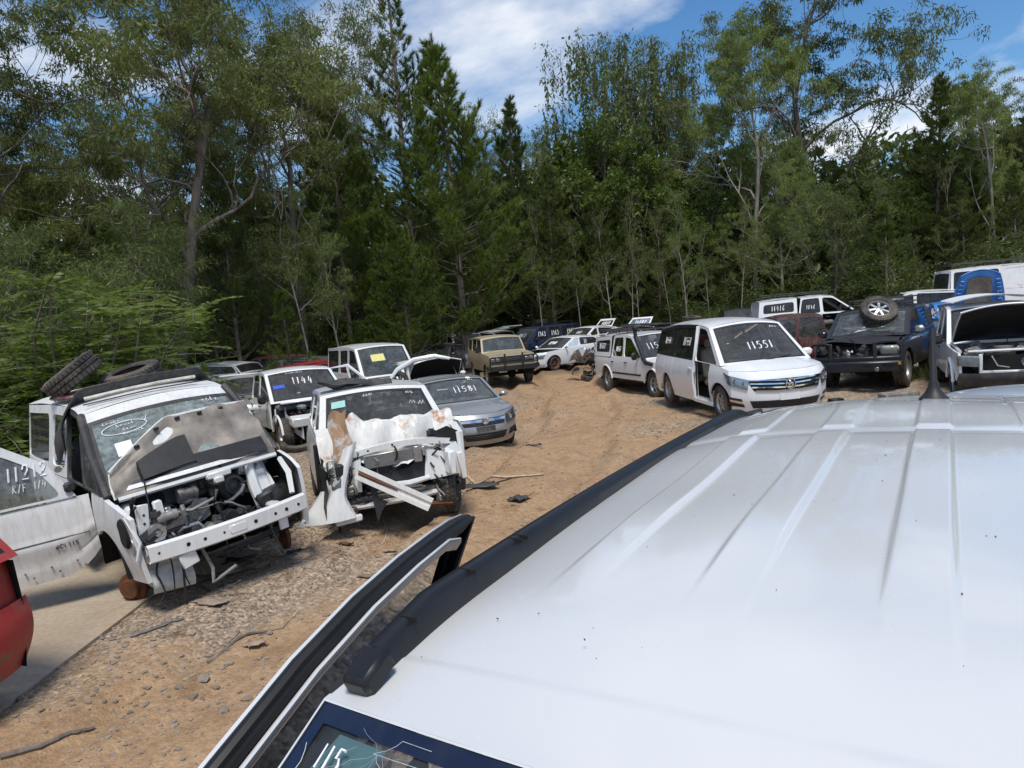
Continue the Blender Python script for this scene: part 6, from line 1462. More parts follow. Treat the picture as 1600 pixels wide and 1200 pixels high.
    c.o('heater_box', MB().ball((1.62,.28,.80), (.12,.16,.16), 12, 8), M_PLAD); c.o('duct', MB().tube([(1.66,.05,.92), (1.72,.16,.86), (1.7,.2,.70), (1.66,.12,.6)], .06, 9), M_PLA); c.o('duct_ring', MB().lathe([(0,.10), (.03,.10), (.03,.07), (0,.07)], (1.72,.30,.82), 18, 'x'), M_PLAD)
    c.o('strut_tower', MB().grid([[(1.56+.35*(j/7), .50+.10*math.sin(k*.9)+.26*(k/5), 1.0-.50*(j/7)**1.4+.05*math.sin(k*1.4+j*.6)) for k in range(6)] for j in range(8)]), M_WHTD); c.o('strut_tower', MB().box((1.66,-.72,.76), (.34,.14,.34), None, .04), M_WHTD)
    c.o('tower_post', MB().tube([(1.72,.50,.98), (1.8,.48,.75), (1.88,.50,.5)], [.05,.06,.06], 8), M_WHTD)
    c.o('fan_shroud', MB().box((1.86,.60,.56), (.16,.30,.26), Matrix.Rotation(.2, 3, 'X'), .03), M_PLA); c.o('fan_motor', MB().lathe([(-.05,.001), (-.05,.09), (.04,.08), (.06,.03), (.06,.001)], (1.96,.66,.60), 14, 'x'), M_PLA)
    c.o('engine_block', MB().box((1.72,.22,.42), (.34,.42,.24), Matrix.Rotation(.2, 3, 'X'), .05).lathe([(-.08,.001), (-.08,.13), (.05,.13), (.05,.001)], (1.86,.2,.42), 14, 'x'), M_DRK)
    c.o('pump_drum', MB().box((1.98,-.14,.48), (.16,.2,.14), Matrix.Rotation(.5, 3, 'X'), .03), M_MET)
    clutter(c, 1.62, 1.95, -.55, -.1, .4, .62, 31, 14, 10); clutter(c, 1.7, 2.0, .0, .5, .38, .62, 32, 12, 12); clutter(c, 1.92, 2.14, -.78, -.38, .40, .82, 33, 22, 14); clutter(c, 1.6, 1.7, -.3, .5, .6, .95, 35, 10, 12)
    # front ends of the side members and the bumper beam
    rows = []
    for y in np.linspace(-.78, .80, 24):
        x = 2.34-.10*(y/.8)**2; rows.append([(x, y, .44), (x+.035, y, .46), (x+.035, y, .60), (x, y, .62), (x-.05, y, .61), (x-.05, y, .45)])
    bm_ = c.o('bumper_beam', MB().grid([list(q) for q in zip(*rows)], True), M_WHTD)
    for y, rr in ((-.7,.012), (-.45,.02), (-.3,.016), (-.12,.012), (.02,.03), (.2,.02), (.42,.016), (.55,.02), (.7,.016)):
        c.o('bolt_hole', MB().lathe([(.0,.001), (.0,rr)], (2.378-.10*(y/.8)**2, y, .53), 10, 'x'), M_DRK, bm_)
    c.o('beam_plate', MB().box((2.37,.02,.53), (.02,.17,.09), None, .008), M_WHTD, bm_)
    c.o('beam_bracket', MB().box((2.3,-.46,.38), (.03,.16,.14), Matrix.Rotation(.2, 3, 'X'), .01), M_WHTD); c.o('beam_bracket', MB().box((2.26,.52,.40), (.03,.1,.16), None, .01), M_WHTD)
    for sd in (-1, 1):
        c.o('side_member', MB().box((2.05, sd*.56, .50), (.5, .12, .14), None, .02), M_WHTD)
        c.o('upper_support', MB().tube([(1.75, sd*.84,.95), (2.0, sd*.80,.82), (2.12, sd*.74,.62)], [.03,.035,.03], 6), M_WHTD)
    c.o('front_post', MB().box((2.10,-.56,.72), (.06,.08,.5), Matrix.Rotation(.05, 3, 'X'), .012), M_WHTD); c.o('post_plate', MB().box((2.13,-.74,.70), (.025,.10,.56), Matrix.Rotation(-.12, 3, 'X'), .006), M_WHTD)
    for z in (.5, .6, .7, .8, .88): c.o('bolt_hole', MB().lathe([(0,.001), (0,.012)], (2.148,-.76+.12*(z-.5),z), 8, 'x'), M_DRK)
    c.o('pipe', MB().tube([(2.16,-.46,.62), (2.2,-.42,.66), (2.2,-.28,.66), (2.22,-.24,.6), (2.24,-.25,.45)], .018, 7), M_ALU); c.o('pipe', MB().tube([(2.12,-.52,.66), (2.2,-.50,.6), (2.22,-.48,.52), (2.2,-.3,.5)], .014, 6), M_ALU); c.o('pipe', MB().tube([(1.7,-.4,.75), (1.85,-.2,.72), (1.9,.02,.78), (1.92,.05,.86)], .018, 7), M_MET)
    c.o('washer_tank', MB().grid([[(2.12+.05*math.sin(k), lerp(-.78, -.40, j/5), lerp(.12, .42, k/5)-.05*(j/5)*(1-k/5)) for k in range(6)] for j in range(6)]).box((2.02,-.6,.26), (.16,.34,.24), None, .04), plain('white_plastic', (.55,.55,.53), .5, var=.25))
    c.o('splash_guard', MB().grid([[(1.42-.42*math.cos(a), -.90+y, .28+.42*math.sin(a)) for y in (0, .2, .34)] for a in np.linspace(2.0, 3.14, 8)]), M_PLA)
    dsc = c.o('brake_rotor', MB().lathe([(.02,.001), (.02,.15), (-.012,.15), (-.02,.10), (-.07,.09), (-.07,.001)], (0,0,0), 24, 'y'), M_RUST); dsc.location = (1.5,-.80,.07); dsc.rotation_euler = (0,0,R(38))
    c.o('brake_rotor', MB().lathe([(-.02,.001), (-.02,.16), (.02,.16), (.02,.09), (.06,.08), (.06,.001)], (1.5,.80,.02), 24, 'y'), M_RUST)
    for sd in (-1, 1): c.o('lower_arm', MB().tube([(1.5, sd*.3,.1), (1.5, sd*.75,.06)], .035, 6), M_MET)
    for sd in (-1, 1): make_wheel(c.root, (-1.45, sd*.80, .33), .33, .21, sd)
    for k, (y, l_) in enumerate(((-.62,.62), (-.52,.75), (-.48,.5), (-.36,.45))):
        pts = [(2.2+.02*k, y+.03*math.sin(q*4+k), .62-l_*q*1.02+.02*math.sin(q*7)) for q in np.linspace(0, 1, 10)]; cablerun('hanging_cable', pts, .007+.004*(k % 2), M_PLA, c.root)
    cablerun('hanging_cable', [(2.15,.2,.6), (2.3,.35,.42), (2.35,.4,.2), (2.36,.42,.1)], .008, M_PLA, c.root); cablerun('hose', [(2.2,-.3,.4), (2.26,-.26,.2), (2.32,-.3,.08), (2.36,-.24,.12), (2.44,-.1,.2)], .018, M_MET, c.root)
    c.o('undertray', MB().add([(2.2,-.05,.33), (2.26,.62,.33), (2.0,.66,.27), (1.9,0,.2), (2.22,-.05,.32), (2.28,.62,.32)], [(0,1,2,3), (0,4,5,1)]).box((2.2,.3,.32), (.1,.8,.03), Matrix.Rotation(.06, 3, 'X'), .01), M_PLA)
    # fender headlamp hole
    c.o('headlamp_hole', MB().lathe([(0,.001), (0,.13), (.02,.15)], (2.02,-.90,.74), 18, 'y'), M_DRK); c.o('fender_rim', MB().tube([(2.2,-.86,.50), (2.22,-.82,.66), (2.18,-.85,.80), (2.1,-.86,.9)], .02, 6), M_WHTD)
    # open front door
    hx, hy, op = 1.22, -.93, R(74); du = Vector((-math.cos(op), -math.sin(op), 0)); nn = Vector((math.sin(op), -math.cos(op), 0))
    def dp(u, z, out=0.): return tuple(Vector((hx, hy, 0))+du*u+nn*(out-.17*max(0, z-1.0))+Vector((0, 0, z)))
    def dz(u): return .30+(.26*max(0, 1-((u+.05)/.40))**2 if u < .35 else 0)
    rows = []
    for u in np.linspace(0, 1.24, 18):
        rows.append([dp(u, lerp(dz(u), 1.06, k/16), .035*math.sin(math.pi*k/16)+(.016 if 6 < k < 9 else 0)-(.012 if k == 4 else 0)) for k in range(17)])
    dr = c.o('front_door', MB().grid(rows), WGRIM, None, 30)
    c.o('door_card', MB().grid([[dp(u, lerp(dz(u)+.02, 1.04, k/3), -.08) for k in range(4)] for u in np.linspace(.02, 1.22, 5)]), M_INT, dr); c.o('door_edge', MB().grid([[dp(0, z, o) for o in (.0, -.08)] for z in np.linspace(dz(0), 1.06, 5)]).grid([[dp(u, dz(u), o) for o in (.0, -.08)] for u in np.linspace(0, 1.24, 18)]), WGRIM, dr)
    pts = [(.10,1.07), (1.24,1.08), (1.24,1.70), (1.0,1.76), (.62,1.68), (.30,1.44)]
    c.cell('door_window', -1, pts, gl=glass('grey_door_glass', (.35,.38,.38), .25), margins=[.02,.05,.06,.07,.08,.09], fr=WGRIM, rnd=.5, parent=dr, mapf=lambda u, z, ins: dp(u, z, .02-ins))
    c.o('mirror_mount', MB().box(dp(.14,1.17,.03), (.06,.10,.10), Matrix.Rotation(R(16), 3, 'Z'), .02), M_PLAD, dr); c.o('mirror_mount', MB().lathe([(0,.035), (.03,.03), (.03,.001)], dp(.20,1.36,.03), 10, 'x'), M_MET, dr)
    mb = MB()
    for tx, u0, z0, h, sd_ in (('11212', .47, 1.40, .135, 71), ('R/F 1/4', .47, 1.26, .075, 72)):
        for st in strokes(tx, h, seed=sd_): mb.tube([dp(u0-a, z0+b, .022) for a, b in st], .009 if h > .1 else .004, 5)
    c.o('chalk_and_glint_strokes', mb, M_CHK, dr)
    tx = bpy.data.curves.new('lettering', 'FONT'); tx.body = 'dCi 115'; tx.size = .055; tx.extrude = .003; tx.align_x = 'CENTER'
    to = bpy.data.objects.new('lettering', tx); me = bpy.data.meshes.new_from_object(to); bpy.data.objects.remove(to)
    lo = link('door_lettering', me, M_PLAD, dr); zx = Vector(dp(.27,.60,.05)); ex = -du; lo.matrix_local = Matrix.Translation(zx) @ Matrix((( ex.x,0,nn.x,0), (ex.y,0,nn.y,0), (0,1,0,0), (0,0,0,1))) @ Matrix.Scale(1.15, 4)
    c.o('rub_strip', MB().tube([dp(u, .70, .048) for u in np.linspace(.06, 1.24, 6)], .006, 4), M_PLAD, dr)
    for u in (.16, .38, .6, .82, 1.04):
        for z in (.38, .44): c.o('rivet', MB().ball(dp(u+.06*(z > .4), z, .035), (.013,.013,.013), 6, 4), M_MET, dr)
    # roof strips
    c.o('roof_strip', MB().tube([(.62,-.64,1.955), (.72,-.3,1.975), (.74,.1,1.98), (.70,.5,1.965)], .022, 6), plain('cream_strip', (.55,.52,.45), .6)); c.o('roof_seam', MB().tube([(.70,-.68,1.90), (.82,0,1.93), (.70,.68,1.90)], .008, 5), M_PLA)
    return c
VAN = van()
def vw(p):
    rt = Matrix.Rotation(R(-46.9), 4, 'Z') @ Matrix.Rotation(R(-1), 4, 'Y') @ Matrix.Rotation(R(5.0), 4, 'X'); return rt @ Vector(p)+Vector((-4.38, 8.56, .13))
# black bumper cover lying over the van roof, ends hanging down
def roof_bumper():
    rows = []
    for i in range(41):
        q = -1+2*i/40; aq = abs(q); y = q*.98; drop = 0 if aq < .62 else .62*((aq-.62)/.38)**1.5
        x = .42-.25*aq**3-.12*max(0, aq-.7); zc = 2.085-drop-.05*aq; rw = []
        for k in range(7):
            b = k/6; rw.append(tuple(vw((x+.11*math.cos(b*2.8)-.18*b*0, math.copysign(min(aq*.98, .86)+.06*(aq > .6)*b, q), zc-.13*b+.04*math.sin(b*6.3)))))
        rows.append(rw)
    o = obj('bumper_cover', MB().grid(rows), paint('scuffed_black_plastic', (.028,.029,.032), .5, .35, (.3,.28,.25), 0, 0), None, 40)
    m = o.modifiers.new('solid', 'SOLIDIFY'); m.thickness = .015; tag(o, 'long scuffed black bumper cover lying over the front of the van roof with ends drooping', 'bumper cover')
roof_bumper()
def loose_tyre(p, axis, r, w, label, rim=None, cat='tyre', group=None, spokes=6):
    """axis: the direction the tyre's axle points"""
    q = Vector(axis).to_track_quat('Y', 'Z'); return make_wheel(None, p, r, w, 1, rim, M_RUBD, spokes, thing=(label, cat, group), rot=q.to_euler())
loose_tyre(vw((-.35,-.50,2.20)), (-.52,-.30,.80), .33, .24, 'worn tyre leaning at a steep angle on the left end of the van roof')
loose_tyre(vw((-.25,.10,2.07)), (-.14,-.25,.95), .33, .2, 'dusty brown tyre lying nearly flat in the middle of the van roof')
o = obj('tail_panel', MB().box(tuple(vw((-.2,-.45,1.99))), (.5,.6,.05), Matrix.Rotation(R(-40), 3, 'Z') @ Matrix.Rotation(.15, 3, 'X'), .02), MAR); tag(o, 'dark red car panel lying under the steep tyre on the van roof', 'car panel')
# ---- the other vehicles of the yard -----------------------------------------
# white dual cab wreck 1144 between the van and the crashed wagon
c = dual_cab('utility_vehicle', 'white dual cab utility with whole front cut away, 1144 on the windscreen and muddy tyres', (-5.45, 18.0), -59, -.08, canopy=False, nofront=True, gl=M_GDARK,
    writing=[(('1144', (-.05,.62), .24), dict(seed=81, w=.013, slant=-.06)), (('bafcefdae', (-.15,.9), .07), dict(seed=82, w=.006))])
f = c.scr(); c.o('blue_label', MB().add([f(t, v, .004) for t, v in ((-.85,.45), (-.55,.45), (-.55,.56), (-.85,.56))], [(0,1,2,3)]), plain('blue_card', (.03,.1,.55), .6, var=.1))
c.o('cowl_panel', MB().box((1.22,0,1.07), (.22,1.5,.06), None, .02), M_WHT); c.o('firewall', MB().box((1.12,0,.75), (.05,1.5,.6)), M_DRK)
c.o('inner_fender', MB().grid([[(1.25+.16*j, -.62-.12*math.sin(j*.7), .98-.05*j-.07*k+.05*math.sin(j+k)) for k in range(6)] for j in range(7)]), M_WHTD); c.o('inner_fender', MB().box((1.7,.66,.85), (.9,.1,.3), None, .03), M_DRK)
c.o('fender_rib', MB().tube([(1.2,-.86,.95), (1.25,-.88,.6), (1.2,-.88,.5)], .02, 5), M_WHTD); c.o('guard_rail', MB().box((2.1,-.5,.70), (.3,.5,.2), Matrix.Rotation(.2, 3, 'Y'), .02), M_WHTD)
clutter(c, 1.25, 2.1, -.55, .5, .45, .98, 83, 22, 14); c.o('engine_block', MB().box((1.6,0,.6), (.7,.6,.5), None, .08), M_DRK); c.o('chassis_rail', MB().box((1.8,-.42,.48), (1.2,.1,.12), None, .02).box((1.8,.42,.48), (1.2,.1,.12), None, .02), M_DRK)
c.o('coil_spring', MB().tube([(1.6+.07*math.cos(a), -.55+.07*math.sin(a), .4+a*.012) for a in np.linspace(0, 37, 90)], .012, 4), M_RUST)
loose_tyre((-4.95, 15.9, .05), (.1,-.2,1), .38, .26, 'muddy tyre lying flat on the ground below the cut-away white utility')

def box_hatch(name, label, cat, pos, th, z, pm, L=4.3, W=1.72, H=1.45, hood=True, gl=M_GTINT, group=None, nose_h=.78, ws=(.95,.15), writing=(), skip=(), rim=M_ALU, front=True, rot=(0,0), wheels=True, lampc=((.48,.56), (.80,.58), (.84,.74), (.48,.70)), sedan=False, glf=M_GCLR, int_=True):
    k = H/1.45; bz = .95*k; rr = -L/2+.35
    tail_top = rr if not sedan else -1.15
    P = PP(L, W, [(-L/2,bz*1.02), (0,bz), (ws[0],bz*.97), (L/2-.5,.86*k), (L/2-.1,nose_h)], [(tail_top,H-.16), (-1.0,H-.07), (-.3,H-.05), (ws[1],H-.09)] if not sedan else [(tail_top,H-.1), (-.6,H-.06), (-.2,H-.05), (ws[1],H-.09)],
           ((ws[0]+.05,bz*.965), (ws[1],H-.09)), ((-L/2+.04 if not sedan else -1.75,bz*1.02), (tail_top,(H-.16) if not sedan else H-.1)), [(L*.31,.31,.37), (-L*.30,.31,.37)], .22,
           [(.15,-.1), (.3,0), (.5,0), (nose_h-.1,-.05), (nose_h,-.14)], [(.3,.05), (.6,0), (1.1,.05)], pm, nc=.34, npow=2.6, crown=.06, hcrown=.06, ws_bulge=.16, nofront=not front)
    c = Car(name, label, cat, P, pos, (rot[0], rot[1], R(th)), group, z)
    c.body([-L/2, -1.0, -.1, ws[0], L/2-.3], ['quarter_panel', 'rear_door', 'front_door', 'fender'], skip=skip)
    c.screen('ws', 'windscreen', glf); c.screen('rs', 'rear_window', M_GTINT); c.roof(); c.rear(.25, bz)
    a = P['rs'][0]
    cl = [([(a[0]+.06,bz*1.015), (-.1,bz), (-.12,H-.05), P['rs'][1]], .05), ([(-.1,bz), P['ws'][0], P['ws'][1], (-.12,H-.05)], .05)]
    glasshouse(c, cl, gl)
    if sedan: c.o('boot_lid', MB().grid([[(x, t*.72, bz*1.02+.03*(1-t*t)) for t in np.linspace(-1, 1, 7)] for x in np.linspace(-L/2+.08, -1.7, 5)]), pm)
    if hood: c.hood()
    if front:
        c.front(.18); c.lamp(lampc, M_REF, 2); c.fpatch('grille', [(-.38,nose_h-.22), (.38,nose_h-.22), (.42,nose_h-.1), (-.42,nose_h-.1)], M_DRK, .010); c.fpatch('grille_bar', [(-.40,nose_h-.17), (.40,nose_h-.17), (.41,nose_h-.145), (-.41,nose_h-.145)], M_CHR, .022, .02, 8, 1)
        c.fpatch('lower_intake', [(-.45,.27), (.45,.27), (.5,.38), (-.5,.38)], M_DRK, .010); c.plate(0, .46, M_PLAD)
    if wheels: c.wheels([(L*.31,-1,.31,.2), (L*.31,1,.31,.2), (-L*.30,-1,.31,.2), (-L*.30,1,.31,.2)], rim, spokes=5)
    if int_: c.interior(ws[0]-.2, bz, [(-.25,-.36), (-.25,.36)], -1, zs=.5)
    for sd in (-1, 1): c.mirror(sd, ws[0]-.15, bz, sz=(.1,.17,.12))
    for w in writing: c.write(*w[0], **w[1])
    return c
def bay(c, x0, x1, w, z0, z1, seed, n=18):
    c.o('bay_floor', MB().box(((x0+x1)/2,0,z0-.12), (x1-x0,w*1.9,.05)), M_DRK); c.o('engine_block', MB().box(((x0+x1)/2,0,z0+.02), ((x1-x0)*.6,w*.9,.22), None, .05), M_DRK)
    clutter(c, x0+.05, x1-.05, -w, w, z0, z1, seed, n, 10)
def open_bonnet(c, hx, hz_, w, ln, ang, skin, liner=M_DRK, ribs=True, name='bonnet', tap=.08):
    """bonnet hinged at the windscreen and lifted by ang"""
    ca, sa = math.cos(ang), math.sin(ang)
    def bp(t, u, o): l_ = u*ln*(1-.10*t*t); cr = .06*(1-t*t); return (hx+ca*l_+sa*(-o-cr), t*w*(1-tap*u**2), hz_+sa*l_+ca*(o+cr))
    b = c.o(name, MB().grid([[bp(t, u, 0) for t in np.linspace(-1, 1, 17)] for u in np.linspace(0, 1, 9)]), skin)
    c.o('bonnet_underside', MB().grid([[bp(t*.985, u, -.035+(.012*math.sin(u*11)*math.cos(t*6) if ribs else 0)) for t in np.linspace(-1, 1, 17)] for u in np.linspace(.02, .985, 11)]), liner, b)
    c.o('bonnet_edge', MB().tube([bp(t, 1, -.015) for t in np.linspace(-1, 1, 13)], .017, 5).tube([bp(-1, u, -.015) for u in np.linspace(0, 1, 6)], .014, 5).tube([bp(1, u, -.015) for u in np.linspace(0, 1, 6)], .014, 5), liner if skin is M_DRK else skin, b)
    c.o('bonnet_prop', MB().tube([bp(.7, .6, -.03), (hx+ln*.75, w*.8, hz_-.1)], .008, 5), M_MET)
    return bp
# white hatch with its bonnet up, behind the crashed wagon
c = box_hatch('hatchback', 'white hatchback with black bonnet underside raised, standing behind the crashed wagon', 'hatchback', (-2.55, 20.9), -70, .05, M_WHTD, hood=False, H=1.5, glf=M_GDARK)
open_bonnet(c, 1.02, .98, .72, .95, .62, M_WHTD, M_DRK); bay(c, 1.1, 1.9, .6, .5, .75, 91, 8)
# loose door frame and arch leaning beside it
def door_frame():
    o = MB(); a = lambda x, z, y=18.6: (x, y, z)
    o.tube([a(-4.72,.1), a(-4.70,1.62), a(-4.25,1.66), a(-3.72,1.18), a(-3.70,.1), a(-4.72,.1)], .045, 6).box(a(-4.21,.5), (1.0,.07,.8), None, .02).tube([a(-4.28,1.66), a(-4.15,.9)], .03, 6)
    obj_ = obj('door', o, M_WHT); tag(obj_, 'empty white door frame without glass standing in front of the high roof van', 'door')
    o = MB().tube([(-3.38, 18.9, .0), (-3.3,18.9,1.05), (-3.0,18.9,1.42), (-2.55,18.9,1.64), (-2.0,18.9,1.70), (-1.6,18.95,1.6)], [.07,.07,.07,.07,.06,.04], 8).tube([(-2.75,18.95,1.45), (-2.72,18.95,.7)], .05, 6)
    o2 = obj('wheel_arch_panel', o, M_WHT); tag(o2, 'curved white body arch cut from a car, leaning beside the raised black bonnet', 'body panel')
    for p, r_ in (((-2.98,18.92,1.12), .22),): loose_tyre(p, (.2,1,.1), .24, .12, 'dark spoked wheel leaning inside the curved white body arch', M_MET, 'wheel', None, 7)
door_frame()

def van_box(name, label, pos, th, z, pm, L=4.9, W=1.8, H=2.0, wsb=1.75, wst=1.0, gl=M_GTINT, cells=3, writing=(), group=None, lamp=True, roof_rib=0., sideglass=None, hood=True, pane_out=()):
    bz = 1.12*H/2; nb = .9
    P = PP(L, W, [(-L/2,bz), (wsb-.4,bz*.99), (wsb,bz*.96), (L/2-.25,nb), (L/2,nb-.06)], [(-L/2+.1,H-.12), (-1.2,H-.06), (.2,H-.06), (wst,H-.12)], ((wsb,bz*.96), (wst,H-.12)), ((-L/2,bz), (-L/2+.1,H-.12)),
           [(L*.31,.33,.40), (-L*.28,.33,.40)], .3, [(.2,-.1), (.4,0), (.7,0), (nb-.06,-.08)], [(.3,0), (.6,0), (1.1,0)], pm, PROFB, nc=.2, npow=3, crown=.06, hcrown=.05, ws_bulge=.12)
    P['prof'] = [(.2,.95), (.45,.985), (.7,1.0), (1.0,.99), (1.15,.97), (H-.12,.86), (2.7,.8)]
    c = Car(name, label, 'van', P, pos, (0, 0, R(th)), group, z)
    c.body([-L/2, -.7, .35, wsb-.35, L/2-.2], ['rear_side', 'sliding_door', 'front_door', 'fender'])
    c.screen('ws', 'windscreen', M_GDUST); c.screen('rs', 'rear_window', gl, .12, .1, .1); c.rear(.3, bz)
    c.roof(n=60 if roof_rib else None, zfun=(lambda x, t: roof_rib*(1 if int((x+10)/.11) % 2 else 0)*(1 if abs(t) < .9 else 0)) if roof_rib else None)
    xs = [(-L/2+.03,-L/2+.1), (-.7,-.7), (.35,.35)]
    for sd in (-1, 1):
        for i in range(2): c.cell('side_window', sd, [(xs[i][0],bz), (xs[i+1][0],bz), (xs[i+1][1],H-.06), (xs[i][1],H-.08)], .09, gl if (i == 0 or cells == 3) else pm)
        c.cell('side_window', sd, [(.35,bz), (wsb,bz*.96), (wst,H-.12), (.35,H-.06)], .07, None if sd in pane_out else gl)
        c.mirror(sd, wsb-.35, bz, M_PLA, (.1,.18,.2)); c.handle(sd, .5, bz-.14, M_PLA)
    if hood: c.hood()
    c.front(.25); c.fpatch('grille', [(-.5,.62), (.5,.62), (.5,.74), (-.5,.74)], M_PLA, .010)
    if lamp: c.lamp([(.55,.58), (.82,.6), (.84,.78), (.55,.76)], M_REF, 2)
    c.wheels([(L*.31,-1,.33,.2), (L*.31,1,.33,.2), (-L*.28,-1,.33,.2), (-L*.28,1,.33,.2)], spokes=6)
    c.interior(wsb-.3, bz*.96, [(.5,-.4), (.5,.4)], -1, zs=.75)
    for w in writing: c.write(*w[0], **w[1])
    return c
c = van_box('van', 'white high-roofed van standing in front of the left forest edge', (-4.35, 22.3), -62, .0, M_WHTD, H=2.12)
c.o('paper_sheet', MB().add([c.scr()(t, v, .004) for t, v in ((-.5,.5), (.0,.5), (.0,.72), (-.5,.72))], [(0,1,2,3)]), plain('yellow_paper', (.65,.6,.22), .8, var=.1))
c = van_box('van', 'pale silver van half hidden by the trunk of the yard pine', (-2.55, 37.0), -66, .05, paint('pale_silver_paint', (.5,.52,.53), .35, .3, (.3,.27,.23), .3), H=1.98)
c = van_box('van', 'dark blue van with 1963 on every window at the forest edge', (1.95, 40.5), -138, .14, NAVY, H=1.9, W=1.75, writing=[(('1963', (-.1,.45), .26), dict(seed=101, w=.016))]+[(('1963', (x, 1.42), .26, 'side', 1), dict(seed=102+k, w=.018)) for k, x in enumerate((-1.5, -.2, .85))])
rack(c, -1.9, .6, .66, 1.96, M_PLA, 5, h=.06)
loose_tyre((1.9, 40.4, 2.19), (0,.1,1), .36, .25, 'black tyre lying on the roof rack of the dark blue van')
# white sedan without bonnet
c = box_hatch('sedan', 'white sedan with its bonnet missing and a brown front wheel beside the dark blue van', 'sedan', (2.55, 32.6), -140, .12, M_WHT, L=4.8, W=1.82, H=1.42, hood=False, writing=[(('1140', (-.05,.5), .22), dict(seed=111, w=.015)), (('11', (-.5,1.12), .2, 'side', 1), dict(seed=112, w=.014)), (('11', (.35,1.12), .2, 'side', 1), dict(seed=113, w=.014))], rim=M_RUST, sedan=True, glf=M_GDARK)
bay(c, 1.1, 2.05, .6, .5, .74, 114, 18)
# wrecked dark front end and tyres on the ground left of the double cab
o = empty('car_wreckage', (2.95, 26.2, .05), (0, 0, .6), 'heap of grey smashed front-end wreckage behind the double cab utility', 'wreckage')
class _W: pass
w_ = _W(); w_.root = o; clutter(w_, -.7, .7, -.6, .6, .1, 1.1, 120, 34, 18)
obj('crushed_panel', MB().grid([[(-.7+.2*i, -.4+.18*j, .9+.25*math.sin(i*1.7+j)+.1*math.sin(j*2.3)) for j in range(6)] for i in range(8)]), GREY, o)
loose_tyre((2.85, 25.6, .14), (.1,-.1,1), .34, .22, 'flat-lying tyre in front of the grey wreckage heap')
loose_tyre((4.25, 18.2, .12), (.05,-.15,1), .34, .2, 'dusty tyre lying flat behind the people carrier rear wheel')
# white hatch with raised tailgate
def raised_gate(c, hx, hz_, w, ln, ang, txt, seed):
    ca, sa = math.cos(ang), math.sin(ang)
    def gp(y, u, o=0): return (hx-ca*u*ln-sa*o, y, hz_+sa*u*ln+ca*o)
    g_ = c.o('tailgate', MB().add([gp(a, b) for a, b in ((-w,0), (w,0), (w*.9,1), (-w*.9,1))]+[gp(a, b, .05) for a, b in ((-w,0), (w,0), (w*.9,1), (-w*.9,1))]+[gp(a, b) for a, b in ((-w*.86,.12), (w*.86,.12), (w*.78,.8), (-w*.78,.8))]+[gp(a, b, .05) for a, b in ((-w*.86,.12), (w*.86,.12), (w*.78,.8), (-w*.78,.8))],
        [(0,1,9,8), (1,2,10,9), (2,3,11,10), (3,0,8,11), (4,5,13,12), (5,6,14,13), (6,7,15,14), (7,4,12,15), (0,1,5,4), (1,2,6,5), (2,3,7,6), (3,0,4,7)]), M_WHT)
    c.o('tailgate_glass', MB().add([gp(a, b, .02) for a, b in ((-w*.86,.12), (w*.86,.12), (w*.78,.8), (-w*.78,.8))], [(0,1,2,3)]), M_GTINT, g_)
    mb = MB()
    for st in strokes(txt, .22, seed=seed): mb.tube([gp(a, .46+b/ln, .032) for a, b in st], .016, 4); mb.tube([gp(a, .46+b/ln, .006) for a, b in st], .016, 4)
    c.o('chalk_and_glint_strokes', mb, M_CHK, g_)
c = box_hatch('hatchback', 'white hatchback with raised tailgate marked 11517 beyond the dark wreckage', 'hatchback', (4.2, 38.5), -135, .28, M_WHT, H=1.5, skip=('rear_door',), glf=M_GCLR, writing=[(('112', (.1,.5), .2), dict(seed=131, w=.014))]); raised_gate(c, -1.6, 1.36, .58, .62, .7, '11517', 132)
c = box_hatch('hatchback', 'white hatchback behind the double cab with a lifted tailgate marked 11587', 'hatchback', (5.7, 34.5), -125, .22, M_WHTD, H=1.5); raised_gate(c, -1.5, 1.42, .62, .7, .55, '11587', 133)
c = box_hatch('hatchback', 'white car with lifted rear hatch half hidden behind the tan four wheel drive', 'hatchback', (-1.15, 43.0), 120, .2, M_WHT, H=1.75); raised_gate(c, -1.7, 1.75, .7, 1.2, .12, '', 134)
# red car with tyre between the double cab and the right rise
c = box_hatch('hatchback', 'dull red hatchback behind the people carrier roof carrying a flat tyre', 'hatchback', (7.8, 28.2), 178, .35, paint('dull_red_paint', (.22,.03,.03), .45, .4), H=1.40)
loose_tyre((7.3, 28.2, 1.92), (.05,-.1,1), .36, .22, 'tyre lying on the roof of the dull red hatchback')
c = box_hatch('wagon', 'black wagon standing left of the canopy utility on the right rise', 'car', (9.9, 30.2), -100, .45, BLK, H=1.72, gl=M_GDARK)
# maroon tub utility in front of the 11416 utility
c = dual_cab('utility_vehicle', 'dark maroon utility with an empty tub parked below the 11416 utility', (8.3, 21.7), 178, None, canopy=False, pm=MAR, gl=M_GDARK)

